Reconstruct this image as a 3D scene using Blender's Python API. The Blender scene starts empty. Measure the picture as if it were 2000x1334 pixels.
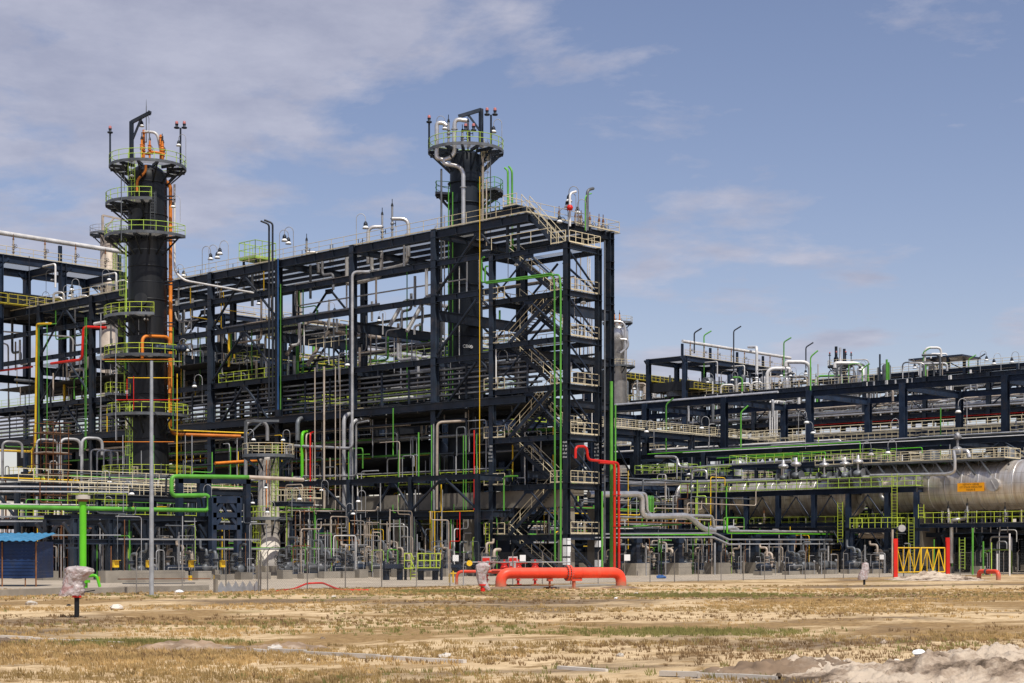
CLOUD_OFF = (3.1, 7.3, 0); CLOUD_ROT = .6
SKY_TINT = (1.27, 1.07, 1.09, 1); CLOUD_COL = (4.1, 4.2, 5.3, 1); SKY_STR = .10; SUN_STR = 4.9
import bpy, math, random
from mathutils import Vector, Matrix
rnd = random.Random(7)
SC = bpy.context.scene
COL = SC.collection
# ---- plant grid: x = t (goes right and away), y = s (goes left and away), z up; survey of the viewpoint
CAMX, CAMY, CAMZ = -113.24, -98.50, 2.2
FX, FY = .7322, .6811
RX, RY = .6811, -.7322
FPX, HZ = 3200.0, 1080.0
def at_t(px, py, t):
    k = (px-1000)/FPX; Y = (t-CAMX)/(FX+k*RX)
    return Vector((t, CAMY+Y*(FY+k*RY), CAMZ+(HZ-py)/FPX*Y))
def at_s(px, py, s):
    k = (px-1000)/FPX; Y = (s-CAMY)/(FY+k*RY)
    return Vector((CAMX+Y*(FX+k*RX), s, CAMZ+(HZ-py)/FPX*Y))
def at_y(px, py, Y):
    k = (px-1000)/FPX
    return Vector((CAMX+Y*(FX+k*RX), CAMY+Y*(FY+k*RY), CAMZ+(HZ-py)/FPX*Y))
def at_g(px, py, z=0.0):
    return at_y(px, py, (CAMZ-z)*FPX/(py-HZ))
def px_of(p):
    dx, dy = p[0]-CAMX, p[1]-CAMY
    Y = dx*FX+dy*FY
    if Y < 1: Y = 1
    return 1000+FPX*(dx*RX+dy*RY)/Y
def depth(p): return (p[0]-CAMX)*FX+(p[1]-CAMY)*FY

# ---- materials
M = {}
def mat(name, col, rough=.5, metal=0., var=.25, scale=1.5, dirt=None, dirt_amt=.35, bump=0., bscale=20, streak=False):
    m = bpy.data.materials.new(name); m.use_nodes = True
    n = m.node_tree.nodes; l = m.node_tree.links
    b = n['Principled BSDF']
    b.inputs['Metallic'].default_value = metal
    b.inputs['Specular IOR Level'].default_value = .3
    tc = n.new('ShaderNodeNewGeometry')
    src = tc.outputs['Position']
    if streak:
        mp = n.new('ShaderNodeMapping'); mp.inputs['Scale'].default_value = (1, 1, .12)
        l.new(src, mp.inputs[0]); src = mp.outputs[0]
    nz = n.new('ShaderNodeTexNoise'); nz.inputs['Scale'].default_value = scale; nz.inputs['Detail'].default_value = 5
    l.new(src, nz.inputs['Vector'])
    rp = n.new('ShaderNodeValToRGB'); l.new(nz.outputs[0], rp.inputs[0])
    c = Vector(col)
    rp.color_ramp.elements[0].position = .3; rp.color_ramp.elements[1].position = .7
    rp.color_ramp.elements[0].color = (*(c*(1-var)), 1); rp.color_ramp.elements[1].color = (*[min(1, x) for x in c*(1+var*.6)], 1)
    out = rp.outputs[0]
    if dirt:
        n2 = n.new('ShaderNodeTexNoise'); n2.inputs['Scale'].default_value = scale*.6+.35; n2.inputs['Detail'].default_value = 8; n2.inputs['Roughness'].default_value = .7
        l.new(src, n2.inputs['Vector'])
        r2 = n.new('ShaderNodeValToRGB'); r2.color_ramp.elements[0].position = .52; r2.color_ramp.elements[1].position = .70
        r2.color_ramp.elements[0].color = (0, 0, 0, 1); r2.color_ramp.elements[1].color = (dirt_amt,)*3+(1,)
        l.new(n2.outputs[0], r2.inputs[0])
        mx = n.new('ShaderNodeMixRGB'); l.new(r2.outputs[0], mx.inputs[0]); l.new(out, mx.inputs[1]); mx.inputs[2].default_value = (*dirt, 1)
        out = mx.outputs[0]
    oi = n.new('ShaderNodeObjectInfo'); om = n.new('ShaderNodeMapRange'); om.inputs[3].default_value = 1-var*.9; om.inputs[4].default_value = 1+var*.9; l.new(oi.outputs['Random'], om.inputs[0])
    vm = n.new('ShaderNodeVectorMath'); vm.operation = 'SCALE'; l.new(out, vm.inputs[0]); l.new(om.outputs[0], vm.inputs['Scale']); out = vm.outputs[0]
    l.new(out, b.inputs['Base Color'])
    mr = n.new('ShaderNodeMapRange'); mr.inputs[3].default_value = max(.05, rough-.12); mr.inputs[4].default_value = min(1, rough+.12)
    l.new(nz.outputs[0], mr.inputs[0]); l.new(mr.outputs[0], b.inputs['Roughness'])
    if bump:
        n3 = n.new('ShaderNodeTexNoise'); n3.inputs['Scale'].default_value = bscale; n3.inputs['Detail'].default_value = 4
        l.new(tc.outputs['Position'], n3.inputs['Vector'])
        bp = n.new('ShaderNodeBump'); bp.inputs['Strength'].default_value = bump; l.new(n3.outputs[0], bp.inputs['Height']); l.new(bp.outputs[0], b.inputs['Normal'])
    M[name] = m
    return m
RUST = (.16, .07, .035)
mat('navy', (.017, .025, .039), .5, 0, .45, .8, (.065, .05, .042), .55)
mat('navy2', (.015, .026, .049), .48, 0, .4, .9, (.055, .045, .04), .5)
mat('shell', (.016, .0175, .020), .42, 0, .35, .5, (.05, .048, .045), .5, streak=True)
mat('shell_navy', (.0075, .012, .019), .48, 0, .35, .5, (.04, .04, .042), .4, streak=True)
mat('black', (.008, .009, .011), .6)
mat('darkpipe', (.020, .024, .032), .45)
mat('tray', (.21, .215, .22), .5, .3, .35, .6, (.03, .03, .03), .5)
mat('traylight', (.40, .41, .42), .45, .4, .2, .8)
mat('galv', (.36, .36, .365), .5, .3, .3, 1.2, (.16, .13, .10), .5)
mat('galvdark', (.13, .14, .15), .5, .3, .3, 1.2, (.1, .07, .05), .5)
mat('alum', (.66, .64, .61), .36, .7, .22, .9, (.36, .31, .25), .5)
mat('white', (.66, .64, .61), .45, .1, .2, 1.0, (.3, .25, .2), .4)
mat('beigepipe', (.42, .35, .28), .55, .1, .2, 1.0, RUST, .35)
mat('rail', (.66, .57, .38), .5, 0, .2, 2, (.4, .3, .2), .3)
mat('lime', (.38, .54, .08), .5, 0, .22, 1)
mat('lime2', (.48, .58, .06), .5, 0, .25, 1)
mat('green', (.095, .31, .04), .45, 0, .28, .8, (.06, .25, .04), .5)
mat('dgreen', (.03, .18, .03), .5, 0, .2, .8)
mat('greenb', (.11, .48, .018), .4, 0, .12, .8)
mat('yellow', (.75, .47, .02), .45, 0, .15, 1)
mat('orange', (.62, .19, .025), .5, 0, .25, .9, (.35, .1, .02), .6)
mat('red', (.62, .020, .012), .38, 0, .12, .8, (.38, .03, .02), .5)
mat('redpipe', (.74, .055, .022), .42, 0, .16, .9, (.50, .10, .05), .7, bump=.05, bscale=6)
mat('rust', (.18, .075, .03), .8, 0, .35, 3)
mat('pave', (.35, .295, .225), .9, 0, .2, .3, (.20, .155, .11), .8)
mat('concrete', (.27, .24, .195), .85, 0, .25, .7, (.15, .13, .11), .6, bump=.25, bscale=8)
mat('firewhite', (.56, .51, .44), .85, 0, .18, .5, (.27, .24, .2), .6, bump=.2, bscale=5)
mat('grate', (.20, .19, .17), .7, 0, .3, 2)
mat('deckshade', (.035, .035, .037), .7, 0, .3, 1)  # near-black tone paints shade onto the inner decks
mat('lampwhite', (.80, .80, .78), .4, 0, .05, 2)
mat('lamphead', (.015, .02, .03), .5)
mat('glassred', (.42, .15, .14), .25, 0, .05, 2)
mat('pole', (.33, .35, .37), .45, .5, .2, 3, (.2, .2, .2), .4)
mat('fencegalv', (.11, .11, .105), .55, .3, .2, 2)
mat('post', (.20, .185, .165), .7, .2, .3, 2, RUST, .3)
mat('blueroof', (.06, .25, .43), .4, .2, .15, 1.2, (.2, .42, .55), .5)
mat('bluewall', (.012, .038, .12), .5, .1, .4, .9, (.05, .06, .08), .6)
mat('paper', (.75, .75, .74), .7, 0, .05)
mat('signorange', (.85, .36, .01), .5, 0, .05)
mat('ink', (.015, .015, .015), .6, 0, .0)
mat('bluepart', (.03, .09, .24), .4)
mat('boxgrey', (.45, .45, .44), .5)

m_ = M['redpipe']; n_ = m_.node_tree.nodes; l_ = m_.node_tree.links; b_ = n_['Principled BSDF']
src_ = b_.inputs['Base Color'].links[0].from_socket
g_ = n_.new('ShaderNodeNewGeometry'); s_ = n_.new('ShaderNodeSeparateXYZ'); l_.new(g_.outputs['Position'], s_.inputs[0])
q_ = n_.new('ShaderNodeTexNoise'); q_.inputs['Scale'].default_value = 5; q_.inputs['Detail'].default_value = 6; l_.new(g_.outputs['Position'], q_.inputs[0])
w_ = n_.new('ShaderNodeMath'); w_.operation = 'MULTIPLY_ADD'; w_.inputs[1].default_value = -.7; l_.new(q_.outputs[0], w_.inputs[0]); l_.new(s_.outputs['Z'], w_.inputs[2])
r_ = n_.new('ShaderNodeMapRange'); r_.inputs[1].default_value = -.25; r_.inputs[2].default_value = .35; r_.inputs[3].default_value = .85; r_.inputs[4].default_value = 0; l_.new(w_.outputs[0], r_.inputs[0])
x_ = n_.new('ShaderNodeMixRGB'); l_.new(r_.outputs[0], x_.inputs[0]); l_.new(src_, x_.inputs[1]); x_.inputs[2].default_value = (.34, .20, .12, 1)
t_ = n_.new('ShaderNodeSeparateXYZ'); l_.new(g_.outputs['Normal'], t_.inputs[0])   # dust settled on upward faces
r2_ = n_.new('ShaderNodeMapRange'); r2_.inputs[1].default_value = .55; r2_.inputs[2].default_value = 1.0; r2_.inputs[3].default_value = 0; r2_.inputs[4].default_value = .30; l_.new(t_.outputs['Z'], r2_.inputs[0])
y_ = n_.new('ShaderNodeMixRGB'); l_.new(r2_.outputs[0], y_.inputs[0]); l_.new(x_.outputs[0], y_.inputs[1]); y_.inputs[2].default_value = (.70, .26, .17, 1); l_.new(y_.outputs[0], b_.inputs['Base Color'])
for nm_ in ('grate',):     # open grating lets daylight through from above
    m_ = M[nm_]; n_ = m_.node_tree.nodes; l_ = m_.node_tree.links
    tr_ = n_.new('ShaderNodeBsdfTranslucent'); tr_.inputs[0].default_value = (.42, .40, .36, 1); ms_ = n_.new('ShaderNodeMixShader'); ms_.inputs[0].default_value = .38
    l_.new(n_['Principled BSDF'].outputs[0], ms_.inputs[1]); l_.new(tr_.outputs[0], ms_.inputs[2]); tp_ = n_.new('ShaderNodeBsdfTransparent'); m2_ = n_.new('ShaderNodeMixShader'); m2_.inputs[0].default_value = .62
    l_.new(ms_.outputs[0], m2_.inputs[1]); l_.new(tp_.outputs[0], m2_.inputs[2]); l_.new(m2_.outputs[0], n_['Material Output'].inputs[0])
# ---- mesh builder
class MB:
    def __init__(s): s.v = []; s.f = []; s.sm = []
    def add(s, v, f, smooth=False):
        o = len(s.v); s.v.extend(v); s.f.extend([tuple(i+o for i in q) for q in f]); s.sm.extend([smooth]*len(f))
        return s
    def box(s, a, b):
        x0, x1 = sorted((a[0], b[0])); y0, y1 = sorted((a[1], b[1])); z0, z1 = sorted((a[2], b[2]))
        v = [(x0, y0, z0), (x1, y0, z0), (x1, y1, z0), (x0, y1, z0), (x0, y0, z1), (x1, y0, z1), (x1, y1, z1), (x0, y1, z1)]
        return s.add(v, [(0, 3, 2, 1), (4, 5, 6, 7), (0, 1, 5, 4), (1, 2, 6, 5), (2, 3, 7, 6), (3, 0, 4, 7)])
    def bar(s, p, q, w, h, up=None):
        p = Vector(p); q = Vector(q); d = (q-p)
        if d.length < 1e-5: return s
        d.normalize()
        u = Vector(up) if up else (Vector((0, 0, 1)) if abs(d.z) < .95 else Vector((1, 0, 0)))
        r = d.cross(u); r.normalize(); u = r.cross(d)
        v = []
        for c in (p, q):
            for i, j in ((-1, -1), (1, -1), (1, 1), (-1, 1)): v.append(tuple(c+r*(i*w/2)+u*(j*h/2)))
        return s.add(v, [(0, 1, 2, 3), (7, 6, 5, 4), (0, 4, 5, 1), (1, 5, 6, 2), (2, 6, 7, 3), (3, 7, 4, 0)])
    def ibeam(s, p, q, w, h, up=None, tf=None):
        p = Vector(p); q = Vector(q); d = (q-p)
        if d.length < 1e-5: return s
        d.normalize()
        u = Vector(up) if up else (Vector((0, 0, 1)) if abs(d.z) < .95 else Vector((1, 0, 0)))
        r = d.cross(u); r.normalize(); u = r.cross(d)
        tf = tf or max(.04, h*.06)
        s.bar(p+u*(h-tf)/2, q+u*(h-tf)/2, w, tf, u); s.bar(p-u*(h-tf)/2, q-u*(h-tf)/2, w, tf, u)
        return s.bar(p, q, tf*.8, h-2*tf, u)
    def sweep(s, pts, r, n=8, cap=True):
        pts = [Vector(p) for p in pts]; N = len(pts)
        if N < 2: return s
        rs = r if isinstance(r, (list, tuple)) else [r]*N
        ref = None; v = []
        for i, p in enumerate(pts):
            d = (pts[min(i+1, N-1)]-pts[max(i-1, 0)])
            if d.length < 1e-9: d = Vector((0, 0, 1))
            d.normalize()
            if ref is None: ref = Vector((0, 0, 1)) if abs(d.z) < .9 else Vector((1, 0, 0))
            ref = ref-d*ref.dot(d)
            if ref.length < 1e-3: ref = d.orthogonal()
            ref.normalize(); b = d.cross(ref)
            for k in range(n):
                a = 2*math.pi*k/n; v.append(tuple(p+(ref*math.cos(a)+b*math.sin(a))*rs[i]))
        f = [(i*n+k, i*n+(k+1) % n, (i+1)*n+(k+1) % n, (i+1)*n+k) for i in range(N-1) for k in range(n)]
        s.add(v, f, True)
        if cap:
            s.add(v[:n], [tuple(reversed(range(n)))]); s.add(v[-n:], [tuple(range(n))])
        return s
    def tube(s, path, r, n=8, bend=None, seg=4):
        path = [Vector(p) for p in path]
        if bend is None: bend = 3.0*r
        out = [path[0]]
        for i in range(1, len(path)-1):
            a, b, c = path[i-1], path[i], path[i+1]
            d1 = a-b; d2 = c-b
            if d1.length < 1e-6 or d2.length < 1e-6: continue
            l = min(bend, d1.length*.49, d2.length*.49)
            d1.normalize(); d2.normalize()
            if d1.dot(d2) < -.999: out.append(b); continue
            p1 = b+d1*l; p2 = b+d2*l
            for k in range(seg+1):
                t = k/seg; out.append(p1*(1-t)**2+b*2*t*(1-t)+p2*t*t)
        out.append(path[-1])
        return s.sweep(out, r, n)
    def cyl(s, p, q, r, n=12): return s.sweep([p, q], r, n)
    def lathe(s, c, prof, n=24, a0=0, a1=None, axis='z'):
        c = Vector(c); full = a1 is None; a1 = a1 if a1 is not None else a0+2*math.pi
        m = n if full else n+1; v = []
        for (r, z) in prof:
            for k in range(m):
                a = a0+(a1-a0)*k/n
                if axis == 'z': v.append((c.x+r*math.cos(a), c.y+r*math.sin(a), c.z+z))
                elif axis == 'y': v.append((c.x+r*math.cos(a), c.y+z, c.z+r*math.sin(a)))
                else: v.append((c.x+z, c.y+r*math.cos(a), c.z+r*math.sin(a)))
        f = []
        for i in range(len(prof)-1):
            for k in range(n):
                k2 = (k+1) % m
                q = (i*m+k, i*m+k2, (i+1)*m+k2, (i+1)*m+k)
                f.append(q if axis != 'y' else q[::-1])
        return s.add(v, f, True)
    def slab(s, c, r0, r1, z0, z1, a0, a1, n=16):
        v = []
        for k in range(n+1):
            a = a0+(a1-a0)*k/n; ca, sa = math.cos(a), math.sin(a)
            for r, z in ((r0, z0), (r1, z0), (r1, z1), (r0, z1)): v.append((c[0]+r*ca, c[1]+r*sa, z))
        f = []
        for k in range(n):
            o = 4*k
            for i in range(4):
                j = (i+1) % 4; f.append((o+i, o+4+i, o+4+j, o+j))
        if abs(a1-a0) < 6.27: f += [(0, 1, 2, 3), (4*n+3, 4*n+2, 4*n+1, 4*n)]
        return s.add(v, f)
    def rail(s, pts, h=1.1, r=.028, sp=1.6, toe=True, mid=True, n=5):
        for i in range(len(pts)-1):
            p = Vector(pts[i]); q = Vector(pts[i+1]); L = (q-p).length
            k = max(1, round(L/sp))
            up = Vector((0, 0, h))
            s.sweep([p+up, q+up], r, n, False)
            if mid: s.sweep([p+up*.52, q+up*.52], r*.8, 4, False)
            if toe: s.bar(p+Vector((0, 0, .08)), q+Vector((0, 0, .08)), .015, .12)
            for j in range(k+(1 if i == len(pts)-2 else 0)):
                b = p.lerp(q, j/k); s.sweep([b, b+up], r, n, False)
        return s
    def arcrail(s, c, r, z, a0, a1, h=1.1, rr=.028, n=None, sp=1.3):
        n = n or max(6, int(abs(a1-a0)*r/.45))
        P = [Vector((c[0]+r*math.cos(a0+(a1-a0)*k/n), c[1]+r*math.sin(a0+(a1-a0)*k/n), z)) for k in range(n+1)]
        for zz, q in ((h, rr), (h*.52, rr*.85)):
            s.sweep([p+Vector((0, 0, zz)) for p in P], q, 5, False)
        m = max(2, round(abs(a1-a0)*r/sp))
        for k in range(m+1):
            a = a0+(a1-a0)*k/m; b = Vector((c[0]+r*math.cos(a), c[1]+r*math.sin(a), z))
            s.sweep([b, b+Vector((0, 0, h))], rr, 5, False)
        return s
    def ladder(s, p, q, out, w=.45, r=.025, cage=False):
        p = Vector(p); q = Vector(q); out = Vector(out).normalized(); d = (q-p).normalized(); sd = d.cross(out).normalized()
        for k in (-1, 1): s.bar(p+sd*k*w/2, q+sd*k*w/2, .05, .05)
        L = (q-p).length
        for j in range(int(L/.32)):
            b = p+d*(.16+j*.32); s.sweep([b-sd*w/2, b+sd*w/2], .016, 4, False)
        if cage:
            for j in range(int((L-2.2)/1.0)+1):
                b = p+d*(2.2+j*1.0); pts = []
                for k in range(7):
                    a = math.pi*k/6; pts.append(b+sd*(.36*math.cos(a))+out*(.08+.62*math.sin(a)))
                s.sweep(pts, .022, 4, False)
            for k in (1, 2, 3, 4, 5):
                a = math.pi*k/6; o = sd*(.36*math.cos(a))+out*(.08+.62*math.sin(a))
                s.sweep([p+d*2.2+o, q+o], .016, 4, False)
        return s
    def sphere(s, c, r, n=10, m=6, sc=(1, 1, 1)):
        c = Vector(c); v = []
        for i in range(m+1):
            th = math.pi*i/m
            for k in range(n):
                a = 2*math.pi*k/n; v.append((c.x+r*sc[0]*math.sin(th)*math.cos(a), c.y+r*sc[1]*math.sin(th)*math.sin(a), c.z-r*sc[2]*math.cos(th)))
        return s.add(v, [(i*n+k, i*n+(k+1) % n, (i+1)*n+(k+1) % n, (i+1)*n+k) for i in range(m) for k in range(n)], True)
    def wheel(s, c, R, ax, r=.025):
        c = Vector(c); ax = Vector(ax).normalized(); u = ax.orthogonal().normalized(); w = ax.cross(u)
        pts = [c+(u*math.cos(2*math.pi*k/12)+w*math.sin(2*math.pi*k/12))*R for k in range(13)]
        s.sweep(pts, r, 5, False)
        for k in range(4):
            s.sweep([c, pts[k*3]], r*.7, 4, False)
        return s
    def flange(s, p, d, r, t=.08, n=14):
        p = Vector(p); d = Vector(d).normalized()
        return s.sweep([p-d*t/2, p+d*t/2], r, n)
    def lo(s):
        return [min(p[i] for p in s.v) for i in range(3)], [max(p[i] for p in s.v) for i in range(3)]

# ---- objects
REG = []   # (object, template, row, x in the view)
def mesh_of(name, mb, m, off=(0, 0, 0)):
    me = bpy.data.meshes.new(name)
    ox, oy, oz = off
    me.from_pydata([(a-ox, b-oy, c-oz) for a, b, c in mb.v], [], mb.f)
    me.polygons.foreach_set('use_smooth', mb.sm)
    me.materials.append(M[m] if isinstance(m, str) else m)
    return me
def setp(o, label=None, cat=None, group=None, kind=None, row=None):
    if label: o['label'] = label
    if cat: o['category'] = cat
    if group: o['group'] = group
    if kind: o['kind'] = kind
    if row is not None or (label and '{o}' in label): REG.append(o)
    return o
def thing(name, label, cat, loc, group=None, rz=0):
    o = bpy.data.objects.new(name, None); o.empty_display_size = .3; COL.objects.link(o)
    o.location = loc; o.rotation_euler = (0, 0, rz); o['base'] = tuple(loc)
    return setp(o, label, cat, group)
def part(par, name, mb, m, label=None, kind=None):
    """mesh in world coordinates under a thing or under a part"""
    if not mb.v: return None
    root = par
    while root.parent: root = root.parent
    off = tuple(root['base'])
    o = bpy.data.objects.new(name, mesh_of(name, mb, m, off)); COL.objects.link(o); o.parent = par
    if label: o['label'] = label
    if kind: o['kind'] = kind
    return o
def single(name, mb, m, label, cat, group=None, kind=None):
    lo, hi = mb.lo(); c = ((lo[0]+hi[0])/2, (lo[1]+hi[1])/2, lo[2])
    o = bpy.data.objects.new(name, mesh_of(name, mb, m, c)); COL.objects.link(o); o.location = c; o['base'] = c
    return setp(o, label, cat, group, kind)
def copy_tree(o, parent=None):
    c = o.copy(); COL.objects.link(c); c.parent = parent
    for ch in o.children: copy_tree(ch, c)
    return c
ORD = ['', 'first', 'second', 'third', 'fourth', 'fifth', 'sixth', 'seventh', 'eighth', 'ninth', 'tenth', 'eleventh', 'twelfth', 'thirteenth', 'fourteenth', 'fifteenth', 'sixteenth', 'seventeenth', 'eighteenth', 'nineteenth']
TEN = ['', '', 'twent', 'thirt', 'fort', 'fift', 'sixt', 'sevent', 'eight', 'ninet']
def ordw(i):
    if i < 20: return ORD[i]
    if i % 10 == 0: return TEN[i//10]+'ieth'
    return TEN[i//10]+'y-'+ORD[i % 10]
def merge_excess():
    # past 300 of one kind: the smallest in the view become one object
    for nm in ('grey_pipe', 'dark_grey_pipe', 'beige_pipe', 'white_pipe'):
        L = [o for o in SC.objects if o.name.split('.')[0] == nm and o.parent is None]
        if len(L) <= 290: continue
        L.sort(key=lambda o: -o['size'])
        b = MB()
        for o in L[290:]:
            ox = o.location; off = len(b.v)
            b.v += [(v.co.x+ox.x, v.co.y+ox.y, v.co.z+ox.z) for v in o.data.vertices]; b.f += [tuple(i+off for i in p.vertices) for p in o.data.polygons]; b.sm += [True]*len(o.data.polygons)
            REG.remove(o); bpy.data.objects.remove(o)
        single('pipe_thicket', b, 'galv', 'thicket of the thinnest grey pipes among the process equipment', 'pipes', kind='stuff')
def finish_labels():
    merge_excess()
    rows = {}
    for o in REG:
        if '{o}' in o['label']: rows.setdefault(o['label'], []).append(o)
    for lab, os_ in rows.items():
        def key(o):
            b = o['base'] if 'base' in o else o.location
            return px_of(b)
        if len(os_) == 1: os_[0]['label'] = lab.replace('{o} ', '').replace(', {o}', ''); continue
        os_.sort(key=key)
        for i, o in enumerate(os_):
            w = ordw(i+1)+' from the left' if i < len(os_)-1 else 'rightmost'
            if i == 0: w = 'leftmost'
            o['label'] = lab.replace('{o}', w)
    for o in SC.objects:
        if 'base' in o: del o['base']
        if 'size' in o: del o['size']

PIPE_N = {'galv': ('galvanised grey', 'grey_pipe'), 'alum': ('silver jacketed', 'insulated_pipe'), 'white': ('white', 'white_pipe'), 'beigepipe': ('beige', 'beige_pipe'), 'green': ('green', 'green_pipe'),
          'greenb': ('bright green', 'green_pipe'), 'yellow': ('yellow', 'yellow_pipe'), 'orange': ('orange', 'orange_pipe'), 'red': ('red', 'red_pipe'), 'redpipe': ('red', 'red_pipe'), 'rust': ('rusty', 'rusty_pipe'), 'lime': ('lime green', 'green_pipe'), 'lime2': ('lime yellow', 'green_pipe'),
          'darkpipe': ('black', 'black_pipe'), 'galvdark': ('dark grey', 'dark_grey_pipe'), 'dgreen': ('dark green', 'green_pipe'), 'bluepart': ('blue', 'blue_pipe'), 'traylight': ('pale grey', 'grey_pipe'), 'navy': ('navy', 'navy_pipe')}
def pipe(path, r, m, where, n=None, bend=None, fl=(), label=None, group=None):
    """one pipe run = one thing; flange rings at given fractions of its first leg"""
    r = r*(.85 if r < .08 else .66)
    mb = MB(); n = n or (6 if r < .06 else 8 if r < .16 else 12 if r < .35 else 20)
    mb.tube(path, r, n, bend, 3 if r < .1 else 5)
    L = sum((Vector(path[i+1])-Vector(path[i])).length for i in range(len(path)-1))
    big = max(range(len(path)-1), key=lambda i: (Vector(path[i+1])-Vector(path[i])).length)
    d = Vector(path[big+1])-Vector(path[big])
    up = abs(d.z) > d.length*.8
    if r > .09:     # joints of the jacket / weld collars
        dl = d.normalized(); p0 = Vector(path[big])
        k = int(d.length/ (6 if r < .3 else 4))
        for j in range(1, k): mb.flange(p0+d*(j/k), dl, r*1.045, .05, n)
    for fr in fl:
        mb.flange(Vector(path[big]).lerp(Vector(path[big+1]), fr), d, r*1.6, max(.06, r*.25), 14)
    cn, nm = PIPE_N[m]
    sz = 'thin' if r < .07 else 'slim' if r < .14 else 'thick' if r < .3 else 'very thick'
    run = 'upright' if up else 'level'
    if len(path) > 3 : run = 'stepped' if not up else 'bent upright'
    lab = label or f'{sz} {run} {cn} pipe {where}, {{o}}'
    if not label and len(lab.split()) > 13: lab = f'{sz} {cn} pipe {where}, {{o}}'
    o = single(nm, mb, m, lab, 'pipe', group or None); o['size'] = r*L/max(20, depth(path[0]))**2
    return o
# ================= repeated small things =================
def lamp_proto():
    t = thing('gooseneck_lamp', 'x', 'lamp', (0, 0, 0))
    m = MB(); h = 2.6
    pts = [Vector((0, 0, 0)), Vector((0, 0, h))]
    for k in range(1, 9):
        a = math.pi*k/8; pts.append(Vector((.42*(1-math.cos(a)), 0, h+.42*math.sin(a)*1.15)))
    pts.append(Vector((.84, 0, h-.35)))
    m.sweep(pts, .032, 6); part(t, 'pole', m, 'galv')
    m = MB(); m.lathe((.84, 0, h-.35), [(.05, .05), (.17, 0), (.2, -.26), (.15, -.34)], 10); m.sphere((.84, 0, h-.33), .13, 8, 4); part(t, 'housing', m, 'lamphead')
    m = MB(); m.lathe((.84, 0, h-.62), [(.08, .04), (.17, -.02), (.26, -.14), (.30, -.27), (.25, -.22), (.1, -.10), (0, -.08)], 14); part(t, 'lamp_shade', m, 'lampwhite')
    return t
LAMP = lamp_proto(); LAMP_USED = [False]
def lamp(p, rz, where, sc=1.0):
    o = copy_tree(LAMP) if LAMP_USED[0] else LAMP
    LAMP_USED[0] = True
    o.location = p; o.rotation_euler = (0, 0, rz); o.scale = (sc,)*3; o['base'] = tuple(p)
    o['label'] = f'white shaded gooseneck lamp {where}, {{o}}'; o['category'] = 'lamp'; o['group'] = 'gooseneck lamps'
    REG.append(o)
    return o
LEFT = math.atan2(.7322, -.6811)   # heading of "left in the view"
RIGHT = LEFT+math.pi
def beacon_pole(p, h, heads, where):
    t = thing('beacon_pole', f'dark red beacon pole {where}, {{o}}', 'warning light', p, 'warning beacons')
    m = MB(); m.cyl(p, Vector(p)+Vector((0, 0, h)), .10, 8); part(t, 'pole', m, 'navy')
    for k in range(heads):
        c = Vector(p)+Vector((RX*.5*(k-(heads-1)/2)*1.6, RY*.5*(k-(heads-1)/2)*1.6, h))
        m = MB(); m.lathe(c, [(.0, -.1), (.27, -.05), (.30, .08), (.12, .12), (.17, .38), (.20, .42)], 10); hd = part(t, 'beacon_base', m, 'lamphead')
        m = MB(); m.lathe(c, [(.16, .42), (.16, .64), (.10, .72), (0, .74)], 10); part(hd, 'beacon_glass', m, 'glassred')
    return t
def valve_tree(p, h, m, where, ax=(1, 0, 0)):
    """relief valve stub with flanges and a hand wheel"""
    p = Vector(p); t = thing('valve_assembly', f'flanged valve stub {where}, {{o}}', 'valve', p, 'flanged valve stubs')
    b = MB(); b.cyl(p, p+Vector((0, 0, h)), .11, 8)
    for z in (.25, .45, .7): b.flange(p+Vector((0, 0, h*z)), (0, 0, 1), .2, .08, 10)
    b.sphere(p+Vector((0, 0, h*.58)), .2, 8, 5); part(t, 'body', b, m)
    b = MB(); b.cyl(p+Vector((0, 0, h*.58)), p+Vector((0, 0, h*.58))+Vector(ax)*.5, .04, 6); b.wheel(p+Vector((0, 0, h*.58))+Vector(ax)*.5, .26, ax); part(t, 'hand_wheel', b, 'black')
    b = MB(); b.sweep([p+Vector((0, 0, h)), p+Vector((0, 0, h+.3))], [.15, .08], 8); b.cyl(p+Vector((0, 0, h+.3)), p+Vector((0, 0, h+.75)), .04, 6); part(t, 'bonnet', b, 'rust' if m == 'beigepipe' else 'black')
    return t

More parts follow.
